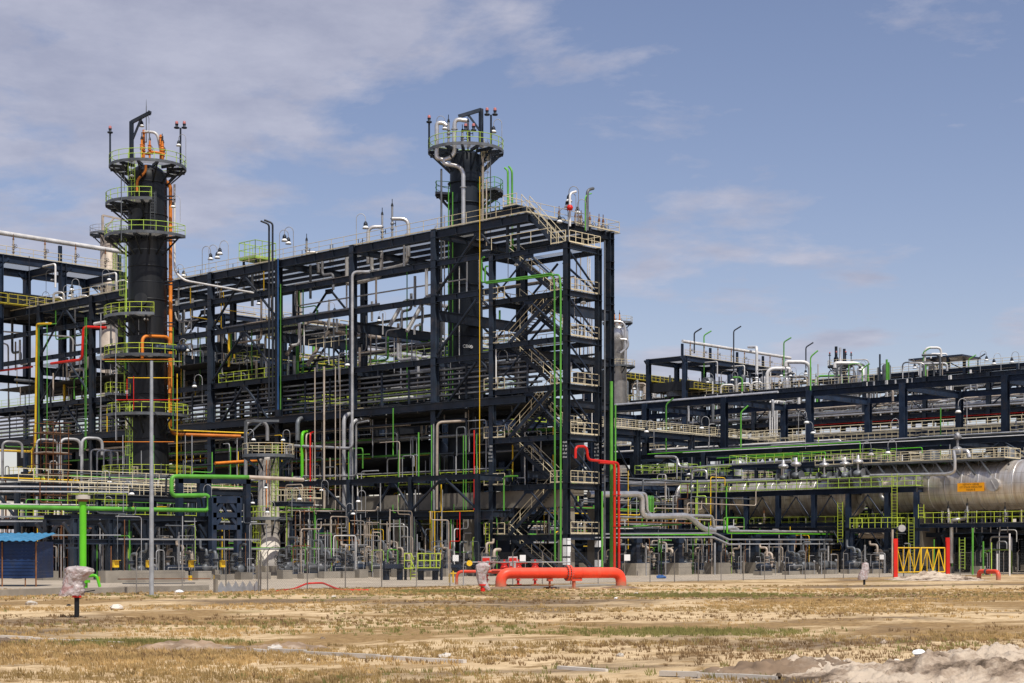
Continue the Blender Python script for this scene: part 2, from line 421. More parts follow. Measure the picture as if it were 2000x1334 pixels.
# ================= steel frames =================
SKIP = {(31.0, 12.4), (27.5, 12.4)}
def frame(name, label, ts, ss, levels, girders, chev, xbr=(), cw=.62, bh=.56, top_h=.8, deck=(), m='navy', base=0, cb=.9, tl=None, detail=True, extra_y=0):
    t = thing(name, label, 'steel frame', (ts[0], ss[0], 0))
    for x in ts:
        for y in ss:
            if (x, y) == (0, 5.1): continue
            b = MB(); b.ibeam((x, y, base), (x, y, levels[0]), cw, cw, (1, 0, 0), .06)
            # splice plates and base plate
            b.box((x-cw*.75, y-cw*.75, base), (x+cw*.75, y+cw*.75, base+.06))
            if detail:
                for z in levels: b.box((x-cw*.54, y-cw*.56, z-bh-.15), (x+cw*.54, y+cw*.56, z-bh-.11)); b.box((x-cw*.54, y-cw*.56, z+.06), (x+cw*.54, y+cw*.56, z+.10))
            part(t, 'column', b, m)
    for i, z in enumerate(levels):
        h = top_h if i == 0 else bh
        for x in ts:
            if (round(z, 1), x) in SKIP: continue
            b = MB()
            for k in range(len(ss)-1):
                ya = ss[k]+cw/2
                if x == 0 and ss[k] == 5.1: ya = 9.75 if i else 4.8
                b.ibeam((x, ya, z-h/2), (x, ss[k+1]-cw/2, z-h/2), cw*.5, h)
                if detail:
                    n = 3
                    for q in range(1, n+1):
                        yy = ss[k]+(ss[k+1]-ss[k])*q/(n+1)
                        if yy < ya: continue
                        b.box((x-cw*.24, yy-.012, z-h+.05), (x+cw*.24, yy+.012, z-.05))
            if extra_y and i == 0: b.ibeam((x, ss[0]-extra_y, z-h/2), (x, ss[0]-cw/2, z-h/2), cw*.5, h)
            part(t, 'longitudinal_beam', b, m)
    for z in girders:
        for y in ss:
            for k in range(len(ts)-1):
                b = MB(); hg = bh*1.2 if abs(z-26.2) > .1 else 1.05; b.ibeam((ts[k]+cw/2, y, z-hg/2), (ts[k+1]-cw/2, y, z-hg/2), cw*.5, hg)
                part(t, 'cross_girder', b, m)
    for (k, x, z1, z0) in chev:
        y0, y1 = ss[k], ss[k+1]; ym = (y0+y1)/2
        b = MB()
        e_ = (x, y0+cw*.5, z0) if (x, y0) != (0, 5.1) else (x, 9.7, z1-.22*(z1-z0))
        b.tube([(x, ym-.35, z1), e_], .14, 8); b.tube([(x, ym+.35, z1), (x, y1-cw*.5, z0)], .14, 8)
        b.box((x-.02, ym-.7, z1-.35), (x+.02, ym+.7, z1+.25))
        part(t, 'chevron_brace', b, m)
    for (ta, ya, za, tb, yb, zb) in xbr:
        b = MB(); b.tube([(ta, ya, za), (tb, yb, zb)], .13, 8); part(t, 'brace', b, m)
    for (t0, t1, y0, y1, z, mm, joist) in deck:
        b = MB(); b.box((t0, y0, z), (t1, y1, z+.05)); d = part(t, 'deck', b, mm)
        b = MB(); k = int((t1-t0)/joist)
        for j in range(1, k): b.ibeam((t0+(t1-t0)*j/k, y0, z-.2), (t0+(t1-t0)*j/k, y1, z-.2), .2, .38)
        part(d, 'joist', b, m, kind=None)
    return t

C12 = 12.13
S = [5.1+C12*i for i in range(9)]
# ---- main frame (train one)
lv = [34.0, 31.0, 27.5, 21.4, 17.0, 9.9, 6.1]
ch = []
for k in (0, 3, 6):
    ch += [(k, 0, 32.8, 27.8), (k, 0, 26.6, 21.8), (k, 0, 20.6, 15.5)]
for k in (1, 4): ch += [(k, 0, 9.2, 2.8)]
for k in (1, 3, 5): ch += [(k, 12.4, 32.8, 27.8), (k, 12.4, 26.6, 21.8)]
decks = [(-.2, 13.6, 4.7, S[-1], 34.0, 'grate', 2.0), (.3, 12.2, 29.5, 54, 21.45, 'deckshade', 3.0), (.3, 12.2, 54, S[-1], 24.0, 'deckshade', 3.0), (.3, 12.2, S[0], S[-1], 16.2, 'deckshade', 3.0),
         (1.2, 12.2, 8, 100, 9.0, 'grate', 3.0), (.3, 12.2, 42, 53, 27.55, 'grate', 3.0), (5, 12.2, 66, 100, 27.55, 'grate', 3.0)]
MAIN = frame('process_structure', 'long navy steel pipe frame with flat roof deck behind the stair tower', [0, 12.4], S, lv, [33.9, 26.2, 21.3, 17.0, 9.9], ch, deck=decks)
b = MB()
Pm = [(-.15, S[-1], 34.05), (-.15, 4.8, 34.05), (13.5, 4.8, 34.05), (13.5, 25, 34.05)]
b.rail(Pm, sp=2.0, r=.03); part(MAIN, 'handrail', b, 'rail')
b = MB(); b.rail([(13.5, 25, 34.05), (13.5, S[-1], 34.05)], sp=2.5); part(MAIN, 'handrail', b, 'rail')
# haunch trims under the roof edge
b = MB()
for y in S[:-1]:
    b.bar((.0, y+.4, 30.9-.7), (0, y+1.6, 30.9-.7), .3, .5)
# second-line frame behind (train one)
S2 = [30+C12*i for i in range(11)]
BACK = frame('process_structure', 'navy steel frame standing behind the long roofed frame', [27, 39], S2, [26.0, 21, 15, 8], [26, 15], [(2, 27, 25, 21.5), (0, 27, 25, 21.5), (1, 39, 25, 15), (3, 27, 25, 15)], deck=[(27, 39, 30, 151, 15.0, 'deckshade', 3.0), (27, 39, 55, 151, 25.4, 'deckshade', 3.0)], m='navy2', detail=False)
b = MB(); b.rail([(26.6, 30, 26.1), (26.6, 151, 26.1)], sp=2.5); b.rail([(26.6, 30, 21.1), (26.6, 151, 21.1)], sp=2.5); part(BACK, 'handrail', b, 'lime')
# cross rack that runs away to the right and links both trains
TC = [-14+11.0*i for i in range(15)]
def crossrack(name, label, y0, y1, t0, t1, zs, mm='navy', n=12, cw=.7, braces=True):
    th = thing(name, label, 'steel frame', (t0, y0, 0)); N = round((t1-t0)/n)
    X = [t0+(t1-t0)*i/N for i in range(N+1)]
    for x in X:
        for y in (y0, y1):
            b = MB(); b.ibeam((x, y, 0), (x, y, zs[0]), cw, cw, (1, 0, 0), .06); part(th, 'column', b, mm)
        for z in zs:
            b = MB(); b.ibeam((x, y0+cw/2, z-.4), (x, y1-cw/2, z-.4), .35, .7); part(th, 'cross_girder', b, mm)
    for z in zs:
        for y in (y0, y1):
            b = MB()
            for k in range(N): b.ibeam((X[k]+cw/2, y, z-.4), (X[k+1]-cw/2, y, z-.4), .35, .75)
            part(th, 'longitudinal_beam', b, mm)
    if braces:
        for k in range(0, N, 2):
            xm = (X[k]+X[k+1])/2
            b = MB(); b.tube([(xm-.3, y0, zs[0]-.8), (X[k]+.4, y0, zs[1])], .13, 8); b.tube([(xm+.3, y0, zs[0]-.8), (X[k+1]-.4, y0, zs[1])], .13, 8); part(th, 'chevron_brace', b, mm)
    return th, X
XR, xr = crossrack('pipe_rack', 'navy pipe rack with handrail running off right between the two frames', 38, 46, 46, 142, [18.6, 11.5], n=12)
b = MB(); b.box((45, 37.4, 18.65), (142, 39.2, 18.7)); part(XR, 'walkway_deck', b, 'grate')
b = MB(); b.rail([(45, 37.4, 18.7), (142, 37.4, 18.7)], sp=1.5, r=.035); b.rail([(45, 39.2, 18.7), (142, 39.2, 18.7)], sp=1.5); part(XR, 'handrail', b, 'rail')
# ---- twin frame at right (train two)
R0 = 33.6-2*C12
SR = [R0+C12*i for i in range(11)]
TR = 149.3
ch = [(k, TR, 31.9, 27.5) for k in (1, 3, 5, 7)]+[(k, TR, 25.4, 18.5) for k in (3, 5)]
TWIN = frame('process_structure', 'long navy steel frame with open roof beams across the right half', [TR, TR+12.4], SR, [33.4, 27.0, 19.5, 14.5, 9], [33.3, 27, 19.5], ch, cw=.72, bh=.72, top_h=.95,
             deck=[(TR-.2, TR+13.5, SR[4]-2, SR[-1], 33.45, 'grate', 2.5), (TR, TR+13, SR[0], SR[-1], 27.05, 'deckshade', 3.), (TR, TR+12, SR[2], SR[-1], 14.5, 'deckshade', 3.), (TR+6, TR+13.5, SR[0], SR[4]-2, 32.2, 'grate', 2.5)])
b = MB(); b.rail([(TR-.2, SR[4]-2, 33.5), (TR-.2, SR[-1], 33.5)], sp=1.8, r=.045, toe=False); part(TWIN, 'handrail', b, 'rail')
b = MB(); b.rail([(TR+13, SR[0], 33.5), (TR+13, SR[-1], 33.5)], sp=2.4, r=.045); part(TWIN, 'handrail', b, 'rail')
# knee brackets on the roof girders of the twin frame, seen from below
for i, y in enumerate(SR[:6]):
    b = MB(); b.bar((TR+.5, y, 31.0), (TR+3.2, y, 32.6), .4, .3); part(TWIN, 'knee_brace', b, 'navy')

mat('fanrail', (.62, .52, .05), .5, 0, .15)
FB = frame('process_structure', 'tall navy equipment structure seen through the upper bays of the long frame', [14, 24, 34, 44, 54, 64], [70, 79], [32.6, 27.4], [32.6, 27.4], [], cw=.5, bh=.5, top_h=.6, m='navy2', deck=[(14, 64, 70, 79, 27.45, 'deckshade', 3.0), (14, 64, 70, 79, 32.65, 'grate', 3.0)], detail=False)
b = MB(); b.rail([(14, 69.8, 27.5), (64, 69.8, 27.5)], sp=1.4, r=.04); part(FB, 'handrail', b, 'fanrail')
b = MB(); b.rail([(14, 69.8, 32.7), (64, 69.8, 32.7)], sp=1.6, r=.04); part(FB, 'handrail', b, 'rail')
for i in range(5):
    t_ = thing('cooler_or_shade_box', 'black air cooler box filling deck shade high behind the long frame, {o}', 'cooler', (15+i*10, 71, 23.5), 'hung air cooler boxes')
    b = MB(); b.box((14.6+i*10, 71, 23.6), (23.2+i*10, 78.5, 26.8)); part(t_, 'casing', b, 'black')  # black casing also paints the shaded void under the far deck
    if i % 2 == 0: b = MB(); b.box((15.5+i*10, 72, 27.6), (22+i*10, 77, 29.4)); part(t_, 'plenum', b, 'galvdark')
# ---- air-cooler bays with a header pipe on top (one per train)
def cooler(tb, n, yb, where, m='navy2', zoff=0):
    zt = 41+zoff
    th = thing('cooler_structure', f'tall navy cooler frame carrying a long white header {where}', 'steel frame', (tb, yb, 0))
    X = [tb+9.3*i for i in range(n)]
    for x in X:
        for y in (yb, yb+9):
            b = MB(); b.ibeam((x, y, 26), (x, y, zt), .8, .8, (1, 0, 0), .07); b.bar((x, y, zt-1.6), (x+1.3, y, zt-.4), .3, .3); b.bar((x, y, zt-1.6), (x-1.3, y, zt-.4), .3, .3); part(th, 'column', b, m)
        b = MB(); b.ibeam((x, yb, zt-.5), (x, yb+9, zt-.5), .4, .9); part(th, 'cross_girder', b, m)
        b = MB(); b.ibeam((x, yb+.6, zt), (x, yb+.6, zt+2.4), .4, .4, (1, 0, 0)); part(th, 'header_support', b, m)
    for y in (yb, yb+9):
        b = MB(); b.ibeam((X[0], y, zt-.5), (X[-1], y, zt-.5), .5, 1.0); part(th, 'longitudinal_beam', b, m)
    b = MB(); b.box((X[0], yb, zt), (X[-1], yb+9, zt+.06)); part(th, 'deck', b, 'grate')
    b = MB(); b.rail([(X[0], yb-.1, zt+.05), (X[-1], yb-.1, zt+.05)], sp=2, r=.04); part(th, 'handrail', b, 'rail')
    pipe([(X[0]+.1, yb+.6, zt+2.9), (X[-1]+1, yb+.6, zt+2.9)], .48, 'white', 'on top of the cooler frame '+where)
    for j in range(2*(n-1)):
        valve_tree((X[0]+2.2+j*4.65, yb+.3, zt), 2.2, 'beigepipe', 'under the header '+where, (0, -1, 0))
        if j % 2:
            pipe([(X[0]+1.5+j*4.65, yb-.4, zt-.9), (X[0]+1.5+j*4.65, yb-3.4, zt-.9), (X[0]+1.5+j*4.65, yb-3.4, zt-4)], .2, 'white', 'below the cooler deck '+where)
    # fan bay
    fz = zt-6.5
    for j in range(n-1):
        f = thing('cooler_or_shade_box', f'dark air cooler box {where}, {{o}}', 'cooler', (X[j], yb+2, fz-3), 'air cooler boxes')
        b = MB(); b.box((X[j]+.3, yb-1, fz-.2), (X[j]+9.0, yb+9, fz+1.6)); part(f, 'casing', b, 'shell')
        b = MB()
        for q in range(2): b.lathe((X[j]+2.5+q*4.4, yb+4, fz-1.2), [(2.0, 1.0), (1.9, .3), (1.9, 0)], 20)
        part(f, 'fan_ring', b, 'galvdark')
        b = MB(); b.rail([(X[j]+.1, yb-2.2, fz), (X[j]+9.2, yb-2.2, fz)], sp=1.3, r=.035, toe=False); b.box((X[j]+.1, yb-2.2, fz-.12), (X[j]+9.2, yb-1.0, fz-.05)); part(f, 'handrail', b, 'fanrail')
    return th
for i in range(8):  # black boxes added to stand for the shade under the rear deck
    t_ = thing('cooler_or_shade_box', 'big black box painted as deck shade inside the rear frame, {o}', 'cooler', (28, 58+i*11, 16), 'rear shade boxes')
    b = MB(); b.box((28.5, 58+i*11, 16.2), (38, 67.5+i*11, 20.6)); part(t_, 'casing', b, 'black')
    b = MB(); b.rail([(27.2, 58+i*11, 15.1), (27.2, 68+i*11, 15.1)], sp=1.6, r=.035, toe=False); part(t_, 'handrail', b, 'fanrail')
for i in range(4):
    x = 148+i*8.5; t_ = thing('cooler_or_shade_box', 'dark air cooler box with yellow rail left of the right header, {o}', 'cooler', (x, 118, 37.5), 'distant air cooler boxes')
    b = MB(); b.box((x, 118, 38), (x+8.2, 127, 40.1)); b.box((x, 118.6, 28), (x+.6, 119.2, 38)); b.box((x, 118.6, 33.5), (x+8.5, 119, 34)); part(t_, 'casing', b, 'shell')
    b = MB(); b.rail([(x, 117, 38.9), (x+8.4, 117, 38.9)], sp=1.3, r=.04, toe=False); b.box((x, 116.8, 38.7), (x+8.4, 118, 38.8)); b.rail([(x, 117.5, 34.1), (x+8.4, 117.5, 34.1)], sp=1.5, r=.04, toe=False); part(t_, 'handrail', b, 'fanrail')
cooler(-21.5, 5, 95, 'at far left')
cooler(145.7, 5, 96, 'at the right')
# ================= round platforms and column vessels =================
def round_platform(par, c, r0, r1, z, a0, a1, railm='lime', brk=6, deep=.9, m='shell', gap=None):
    b = MB(); b.slab(c, r0, r1, z-.06, z, a0, a1, 28); pl = part(par, 'platform', b, 'grate')
    b = MB(); b.slab(c, r1-.03, r1+.05, z-.22, z+.08, a0, a1, 28)
    if abs(a1-a0) < 6.2:
        for a in (a0, a1):
            b.bar((c[0]+r0*math.cos(a), c[1]+r0*math.sin(a), z-.1), (c[0]+r1*math.cos(a), c[1]+r1*math.sin(a), z-.1), .1, .24)
    part(pl, 'edge_channel', b, 'galvdark')
    b = MB()
    for k in range(brk):
        a = a0+(a1-a0)*(k+.5)/brk; ca, sa = math.cos(a), math.sin(a)
        b.bar((c[0]+r0*.98*ca, c[1]+r0*.98*sa, z-.22), (c[0]+r1*ca, c[1]+r1*sa, z-.22), .18, .3)
        b.bar((c[0]+r0*.98*ca, c[1]+r0*.98*sa, z-.3-deep*1.5), (c[0]+(r1-.3)*ca, c[1]+(r1-.3)*sa, z-.35), .14, .14)
    part(pl, 'bracket', b, m)
    b = MB(); b.arcrail(c, r1, z, a0, a1, rr=.036)
    if abs(a1-a0) < 6.2:
        for a in (a0, a1):
            b.rail([(c[0]+r0*math.cos(a), c[1]+r0*math.sin(a), z), (c[0]+r1*math.cos(a), c[1]+r1*math.sin(a), z)], sp=1.2, toe=False, r=.034)
    part(pl, 'handrail', b, railm)
    return pl
# angles: VA = towards the viewer
def va(deg, c=(0, 0)):
    """angle around a centre: 0 = toward the viewer, + = to the right in the view"""
    a = math.atan2(CAMY-c[1], CAMX-c[0])
    return a+math.radians(deg)
def rim(c, r, deg, z):
    a = va(deg, c); return Vector((c[0]+r*math.cos(a), c[1]+r*math.sin(a), z))

# ---- tall dark column at left
c = (-12.0, 48.6); CA = c
COLA = thing('column_vessel', 'tall black column vessel ringed by lime green platforms', 'tower', (c[0], c[1], 0))
b = MB(); b.lathe((c[0], c[1], 0), [(2.45, 0), (2.45, .3), (2.3, .35), (2.25, 12), (2.1, 14), (2.05, 16)]+[(2.05, z) for z in range(18, 40, 2)]+[(2.05, 41.6), (1.95, 42.3), (1.6, 42.9), (1.0, 43.3), (0, 43.45)], 40)
part(COLA, 'shell', b, 'shell')
b = MB()
for z in (10.2, 14.3, 19, 22.8, 25.3, 29, 32.5, 36, 38, 41.4): b.lathe((c[0], c[1], z), [(2.05, -.06), (2.12, -.05), (2.12, .05), (2.05, .06)], 40)
part(COLA, 'stiffener_ring', b, 'shell')
for z, dg in ((37.7, -25), (28.8, -15), (18.0, -10), (11.6, 5)):
    b = MB(); a = va(dg, c); d = Vector((math.cos(a), math.sin(a), 0)); p = Vector((c[0], c[1], z))
    b.cyl(p+d*1.8, p+d*2.6, .5, 16); b.cyl(p+d*2.6, p+d*2.72, .68, 18); part(COLA, 'nozzle', b, 'shell')
zA = lambda y: CAMZ+(HZ-y)/FPX*174.3
for (y, a0, a1, r1, brk) in ((327, -180, 180, 4.0, 12), (402, -160, 5, 4.35, 6), (466, -120, 60, 4.45, 8), (622, -120, 8, 4.5, 6), (700, -130, 40, 4.5, 6), (812, -75, 75, 4.3, 6), (932, -130, 85, 4.7, 8), (772, -120, -60, 4.4, 3)):
    f = 1 if a1-a0 == 360 else 0
    A0 = va(a0, c); A1 = va(a1, c)
    round_platform(COLA, c, 2.08, r1, zA(y), A0, A1, 'lime' if y < 480 else 'lime2', brk, 1.1)
def lad(par, c, r, deg, z0, z1, m='lime', cage=True):
    a = va(deg, c); d = Vector((math.cos(a), math.sin(a), 0)); p = Vector((c[0], c[1], 0))+d*(r+.25)
    b = MB(); b.ladder((p.x, p.y, z0), (p.x, p.y, z1), d, cage=cage); part(par, 'ladder', b, m)
lad(COLA, c, 2.1, -40, zA(402), zA(327)+1, 'lime'); lad(COLA, c, 2.1, 12, zA(466), zA(402)+1.0, 'galvdark'); lad(COLA, c, 2.2, -68, zA(622), zA(466)+1)
lad(COLA, c, 2.2, -75, zA(700), zA(622)+1); lad(COLA, c, 2.2, -80, zA(772), zA(700)+1); lad(COLA, c, 2.2, -45, zA(932), zA(812)+1); lad(COLA, c, 2.2, -30, 4, zA(932)+1, 'rail')
# davit crane on the head
p = rim(c, 2.9, -35, zA(327))
b = MB(); q = p+Vector((0, 0, 4.2)); b.bar(p, q, .34, .34)
e = q+Vector((RX*2.0, RY*2.0, .95)); b.bar(q-Vector((0, 0, .1)), e, .32, .34); b.bar(p+Vector((0, 0, 2.0)), q.lerp(e, .55), .2, .2); b.cyl(e-Vector((.3*RX, .3*RY, 0)), e+Vector((.1, .1, -.1)), .24, 10)
part(COLA, 'davit', b, 'navy')
beacon_pole(rim(c, 3.9, -85, zA(327)), 3.4, 1, 'on the left column top platform')
beacon_pole(rim(c, 3.9, 60, zA(327)), 3.9, 2, 'on the left column top platform')
# head manifold: orange valves and pipes
zt = zA(318)
pipe([rim(c, 1.2, -20, zt), rim(c, 1.2, -20, zt+3.2)], .2, 'orange', 'on the left column head', fl=(.3, .6, .9))
pipe([rim(c, 1.2, -20, zt+3.0), rim(c, 1.9, 30, zt+2.9), rim(c, 1.9, 45, zt+1)], .22, 'white', 'bending over the left column head', bend=.6)
pipe([rim(c, 1.0, -10, zt+.7), rim(c, 2.6, 15, zt+.6), rim(c, 2.7, 40, zt+.5)], .2, 'orange', 'across the left column head', fl=(.3, .7))
pipe([rim(c, 2.3, 35, zt), rim(c, 2.3, 35, zt+2.6)], .18, 'orange', 'on the left column head', fl=(.3, .6, .9))
for dg, r in ((5, 2.2), (35, 2.6), (52, 2.0), (-15, 2.4)): valve_tree(rim(c, r, dg, zt), 1.9, 'orange', 'on the left column head', (FX, FY, 0))
b = MB(); p = rim(c, .6, -15, zt+2); b.sweep([p, p+Vector((0, 0, 3.6)), p+Vector((0, 0, 4.6))], [.06, .05, .01], 6); single('lightning_rod', b, 'galvdark', 'thin pointed lightning rod on top of the black left column', 'rod')
# orange downcomers
pipe([rim(c, 2.3, -5, zA(327)-.3), rim(c, 2.35, -5, zA(345)), rim(c, 2.6, -25, zA(362)), rim(c, 2.6, -25, zA(385))], .2, 'orange', 'kinked between the upper column platforms', bend=.4)
xo = 333
o1 = at_s(333, 360, 46.9)
def pa(px, py, s=46.9): return at_s(px, py, s)
pipe([pa(322, 352, 47.6), pa(333, 362), pa(333, 768)], .30, 'orange', 'dropping down beside the black left column', fl=(.2, .45, .7), bend=.8)
pipe([pa(278, 700, 46), pa(278, 656, 46), pa(331, 658, 46), pa(331, 768, 46)], .26, 'orange', 'in a hook before the black column', bend=.7)
pipe([pa(333, 768), pa(333, 848), at_s(470, 852, 44)], .26, 'orange', 'turning right below the black column', bend=.8)
pipe([pa(330, 770, 46.2), pa(330, 840, 46.2), at_s(485, 846, 43)], .12, 'yellow', 'beside the orange pipe below the column', bend=.5)
pipe([at_s(420, 905, 43), at_s(512, 899, 43)], .25, 'orange', 'low on the main frame left bays')
pipe([pa(341, 360), pa(341, 530), at_s(360, 548, 45), at_s(495, 572, 45)], .18, 'white', 'leaving the left column to the right', bend=.8)
# exchanger on the platform at y 700
p = rim(c, 3.2, 25, zA(686)); q = p+Vector((RX*2.3, RY*2.3, 0))
t = thing('heat_exchanger', 'small navy horizontal exchanger on the platform inside the orange hook', 'exchanger', (p.x, p.y, zA(700)))
b = MB(); b.cyl(p, q, .33, 14); b.sphere(q, .42, 12, 7); b.flange(p+(q-p)*.8, q-p, .5, .12, 16); b.flange(p, q-p, .55, .14, 16); b.sphere(p-Vector((RX*.4, RY*.4, 0)), .42, 12, 7); part(t, 'shell', b, 'navy2')
b = MB()
for k in (.2, .7): b.box(p.lerp(q, k)+Vector((-.12, -.12, -.75)), p.lerp(q, k)+Vector((.12, .12, -.2)))
part(t, 'saddle', b, 'navy2')
for z in (16.5, 20.8, 24, 27.2, 30.8, 34.2, 37.3, 39.9):
    b = MB(); b.lathe((c[0], c[1], z), [(2.04, -.03), (2.075, -.025), (2.075, .025), (2.04, .03)], 40); part(COLA, 'seam_band', b, 'galvdark' if z in (24, 34.2) else 'darkpipe')
# lamps, tag panel and pipe guides on the black column
for (px, py, rz) in ((352, 420, LEFT), (243, 360, RIGHT), (291, 262, LEFT), (363, 300, LEFT), (271, 640, RIGHT)):
    lamp(at_y(px, py+14, 172), rz, 'on the black left column', .9)
b = MB(); 
for z in (zA(395), zA(475), zA(560), zA(640)):
    for dd in (0, .35): b.bar(at_y(322, 0, 173)*1+Vector((0, 0, z-at_y(322, 0, 173).z+dd)), at_y(342, 0, 173)+Vector((0, 0, z-at_y(342, 0, 173).z+dd)), .18, .12)
part(COLA, 'pipe_guide', b, 'navy')
for (px, y0, y1, m, r) in ((246, 480, 620, 'lime', .05), (237, 340, 470, 'galvdark', .09), (226, 640, 860, 'galv', .05), (248, 740, 780, 'red', .05), (261, 735, 800, 'red', .045), (338, 640, 840, 'green', .05), (346, 730, 960, 'yellow', .06), (300, 850, 960, 'green', .05), (254, 900, 990, 'green', .05), (276, 880, 960, 'galv', .05), (240, 850, 1000, 'galv', .06), (345, 850, 1000, 'yellow', .08), (375, 850, 935, 'galv', .07), (362, 850, 930, 'galv', .05)):
    pipe([at_y(px, y1, 170), at_y(px, y0, 170)], r, m, 'clipped to the black column')
for (x0, x1, y, m) in ((200, 340, 702, 'orange'), (250, 335, 738, 'yellow'), (202, 340, 863, 'orange'), (240, 330, 990, 'yellow'), (205, 355, 706, 'lime'), (225, 350, 781, 'red')):
    pipe([at_y(x0, y, 170.5), at_y(x1, y, 169)], .05, m, 'ringing the black column')
# ---- second dark column behind the main frame
c = (6.5, 19.35); DB = depth(c)
zB = lambda y: CAMZ+(HZ-y)/FPX*DB
COLB = thing('column_vessel', 'tall navy column vessel rising behind the main frame roof', 'tower', (c[0], c[1], 0))
b = MB(); b.lathe((c[0], c[1], 0), [(1.9, 0), (1.85, 12), (1.78, 19), (1.72, 30)]+[(1.68, z) for z in range(32, 38, 2)]+[(1.62, zB(330)), (1.55, zB(306)), (1.1, zB(298)), (0, zB(294))], 40); part(COLB, 'shell', b, 'shell_navy')
b = MB()
for y in (360, 400, 560, 660, 740): b.lathe((c[0], c[1], zB(y)), [(1.6, -.06), (1.86, -.05), (1.86, .05), (1.6, .06)], 40)
part(COLB, 'stiffener_ring', b, 'shell_navy')
# the vessel number, on the shell facing the viewer
def text_obj(name, txt, size, loc, rot, m, par=None, label=None, cat=None, depth_=0.0, align='CENTER'):
    cu = bpy.data.curves.new(name, 'FONT'); cu.body = txt; cu.size = size; cu.align_x = align; cu.align_y = 'CENTER'; cu.extrude = depth_
    tmp = bpy.data.objects.new(name+'_tmp', cu); COL.objects.link(tmp)
    dg = bpy.context.evaluated_depsgraph_get(); me = bpy.data.meshes.new_from_object(tmp.evaluated_get(dg))
    bpy.data.objects.remove(tmp); bpy.data.curves.remove(cu)
    me.materials.clear(); me.materials.append(M[m])
    o = bpy.data.objects.new(name, me); COL.objects.link(o)
    if par is not None:
        o.parent = par; b0 = Vector(par['base']); o.location = Vector(loc)-b0
    else: o.location = loc
    o.rotation_euler = rot
    return o
a = va(2, c); p = Vector((c[0]+1.93*math.cos(a), c[1]+1.93*math.sin(a), zB(681)))
text_obj('number_marking', 'C06', .46, p, (math.pi/2, 0, a+math.pi/2), 'lampwhite', COLB)
a = va(17, c); p = Vector((c[0]+1.88*math.cos(a), c[1]+1.88*math.sin(a), zB(681.5)))
b = MB(); d = Vector((math.cos(a), math.sin(a), 0)); 
b.cyl(p, p+d*.03, .17, 16); lg = part(COLB, 'round_marking', b, 'lampwhite')
b = MB(); u = Vector((-math.sin(a), math.cos(a), 0)); b.bar(p+d*.04-u*.11-Vector((0, 0, .11)), p+d*.04+u*.11+Vector((0, 0, .11)), .02, .07, d); part(lg, 'slash', b, 'shell_navy')
round_platform(COLB, c, 1.6, 3.85, zB(296), 0, 2*math.pi, 'lime', 14, 1.3, 'navy')
round_platform(COLB, c, 1.65, 3.1, zB(378), va(-150, c), va(-75, c), 'green', 4)
round_platform(COLB, c, 1.65, 3.8, zB(376), va(50, c), va(130, c), 'green', 4)
round_platform(COLB, c, 1.65, 3.5, zB(420), va(60, c), va(120, c), 'green', 3)
lad(COLB, c, 1.7, 62, zB(440), zB(296)+1.0, 'rail'); lad(COLB, c, 1.7, 75, zB(470), zB(378)+1, 'lime')
b = MB(); p = rim(c, 2.4, 40, zB(296)); q = p+Vector((0, 0, 3.9)); b.bar(p, q, .34, .36)
e = q-Vector((RX*2.3, RY*2.3, .8)); b.bar(q-Vector((0, 0, .1)), e, .32, .34); b.bar(p+Vector((0, 0, 1.5)), q.lerp(e, .6), .2, .2); part(COLB, 'davit', b, 'navy')
beacon_pole(rim(c, 3.8, -80, zB(296)), 2.8, 1, 'on the navy column top platform')
beacon_pole(rim(c, 3.6, 45, zB(296)), 3.1, 2, 'on the navy column top platform')
beacon_pole(rim(c, 2.2, 10, zB(296)), 1.6, 2, 'on the navy column top platform')
def pb(px, py, dY=-2.2): return at_y(px, py, DB+dY)
pipe([pb(872, 246), pb(866, 240), pb(853, 240), pb(853, 310), pb(867, 312), pb(868, 320), pb(905, 326), pb(905, 440)], .33, 'alum', 'looping down the front of the navy column', fl=(.35,), bend=1.1)
pipe([pb(912, 236), pb(888, 232), pb(887, 300), pb(880, 308), pb(868, 312)], .33, 'alum', 'arching over the navy column head', fl=(.3,), bend=1.1)
for px in (876, 914, 903): valve_tree(pb(px, 292, -1), 2.8 if px != 903 else 1.8, 'galv', 'on the navy column head', (RX, RY, 0))
lamp(rim(c, 3.6, -55, zB(296)), RIGHT, 'on the navy column platforms'); lamp(rim(c, 3.8, 75, zB(296)), LEFT, 'on the navy column platforms')
lamp(pb(876, 425, 0)+Vector((0, 0, 0)), RIGHT, 'on the navy column platforms', 1.2)
# risers along the navy column
for px, m, r, y0, y1 in ((862, 'galvdark', .16, 330, 800), (868, 'galv', .1, 420, 820), (876, 'green', .07, 370, 800), (884, 'green', .09, 375, 800), (897, 'white', .08, 520, 790), (943, 'beigepipe', .12, 306, 470), (950, 'beigepipe', .1, 350, 480), (958, 'galvdark', .06, 300, 480)):
    pipe([at_y(px, y1, DB-2.1), at_y(px, y0, DB-2.1)], r, m, 'clipped along the navy column')
b = MB()
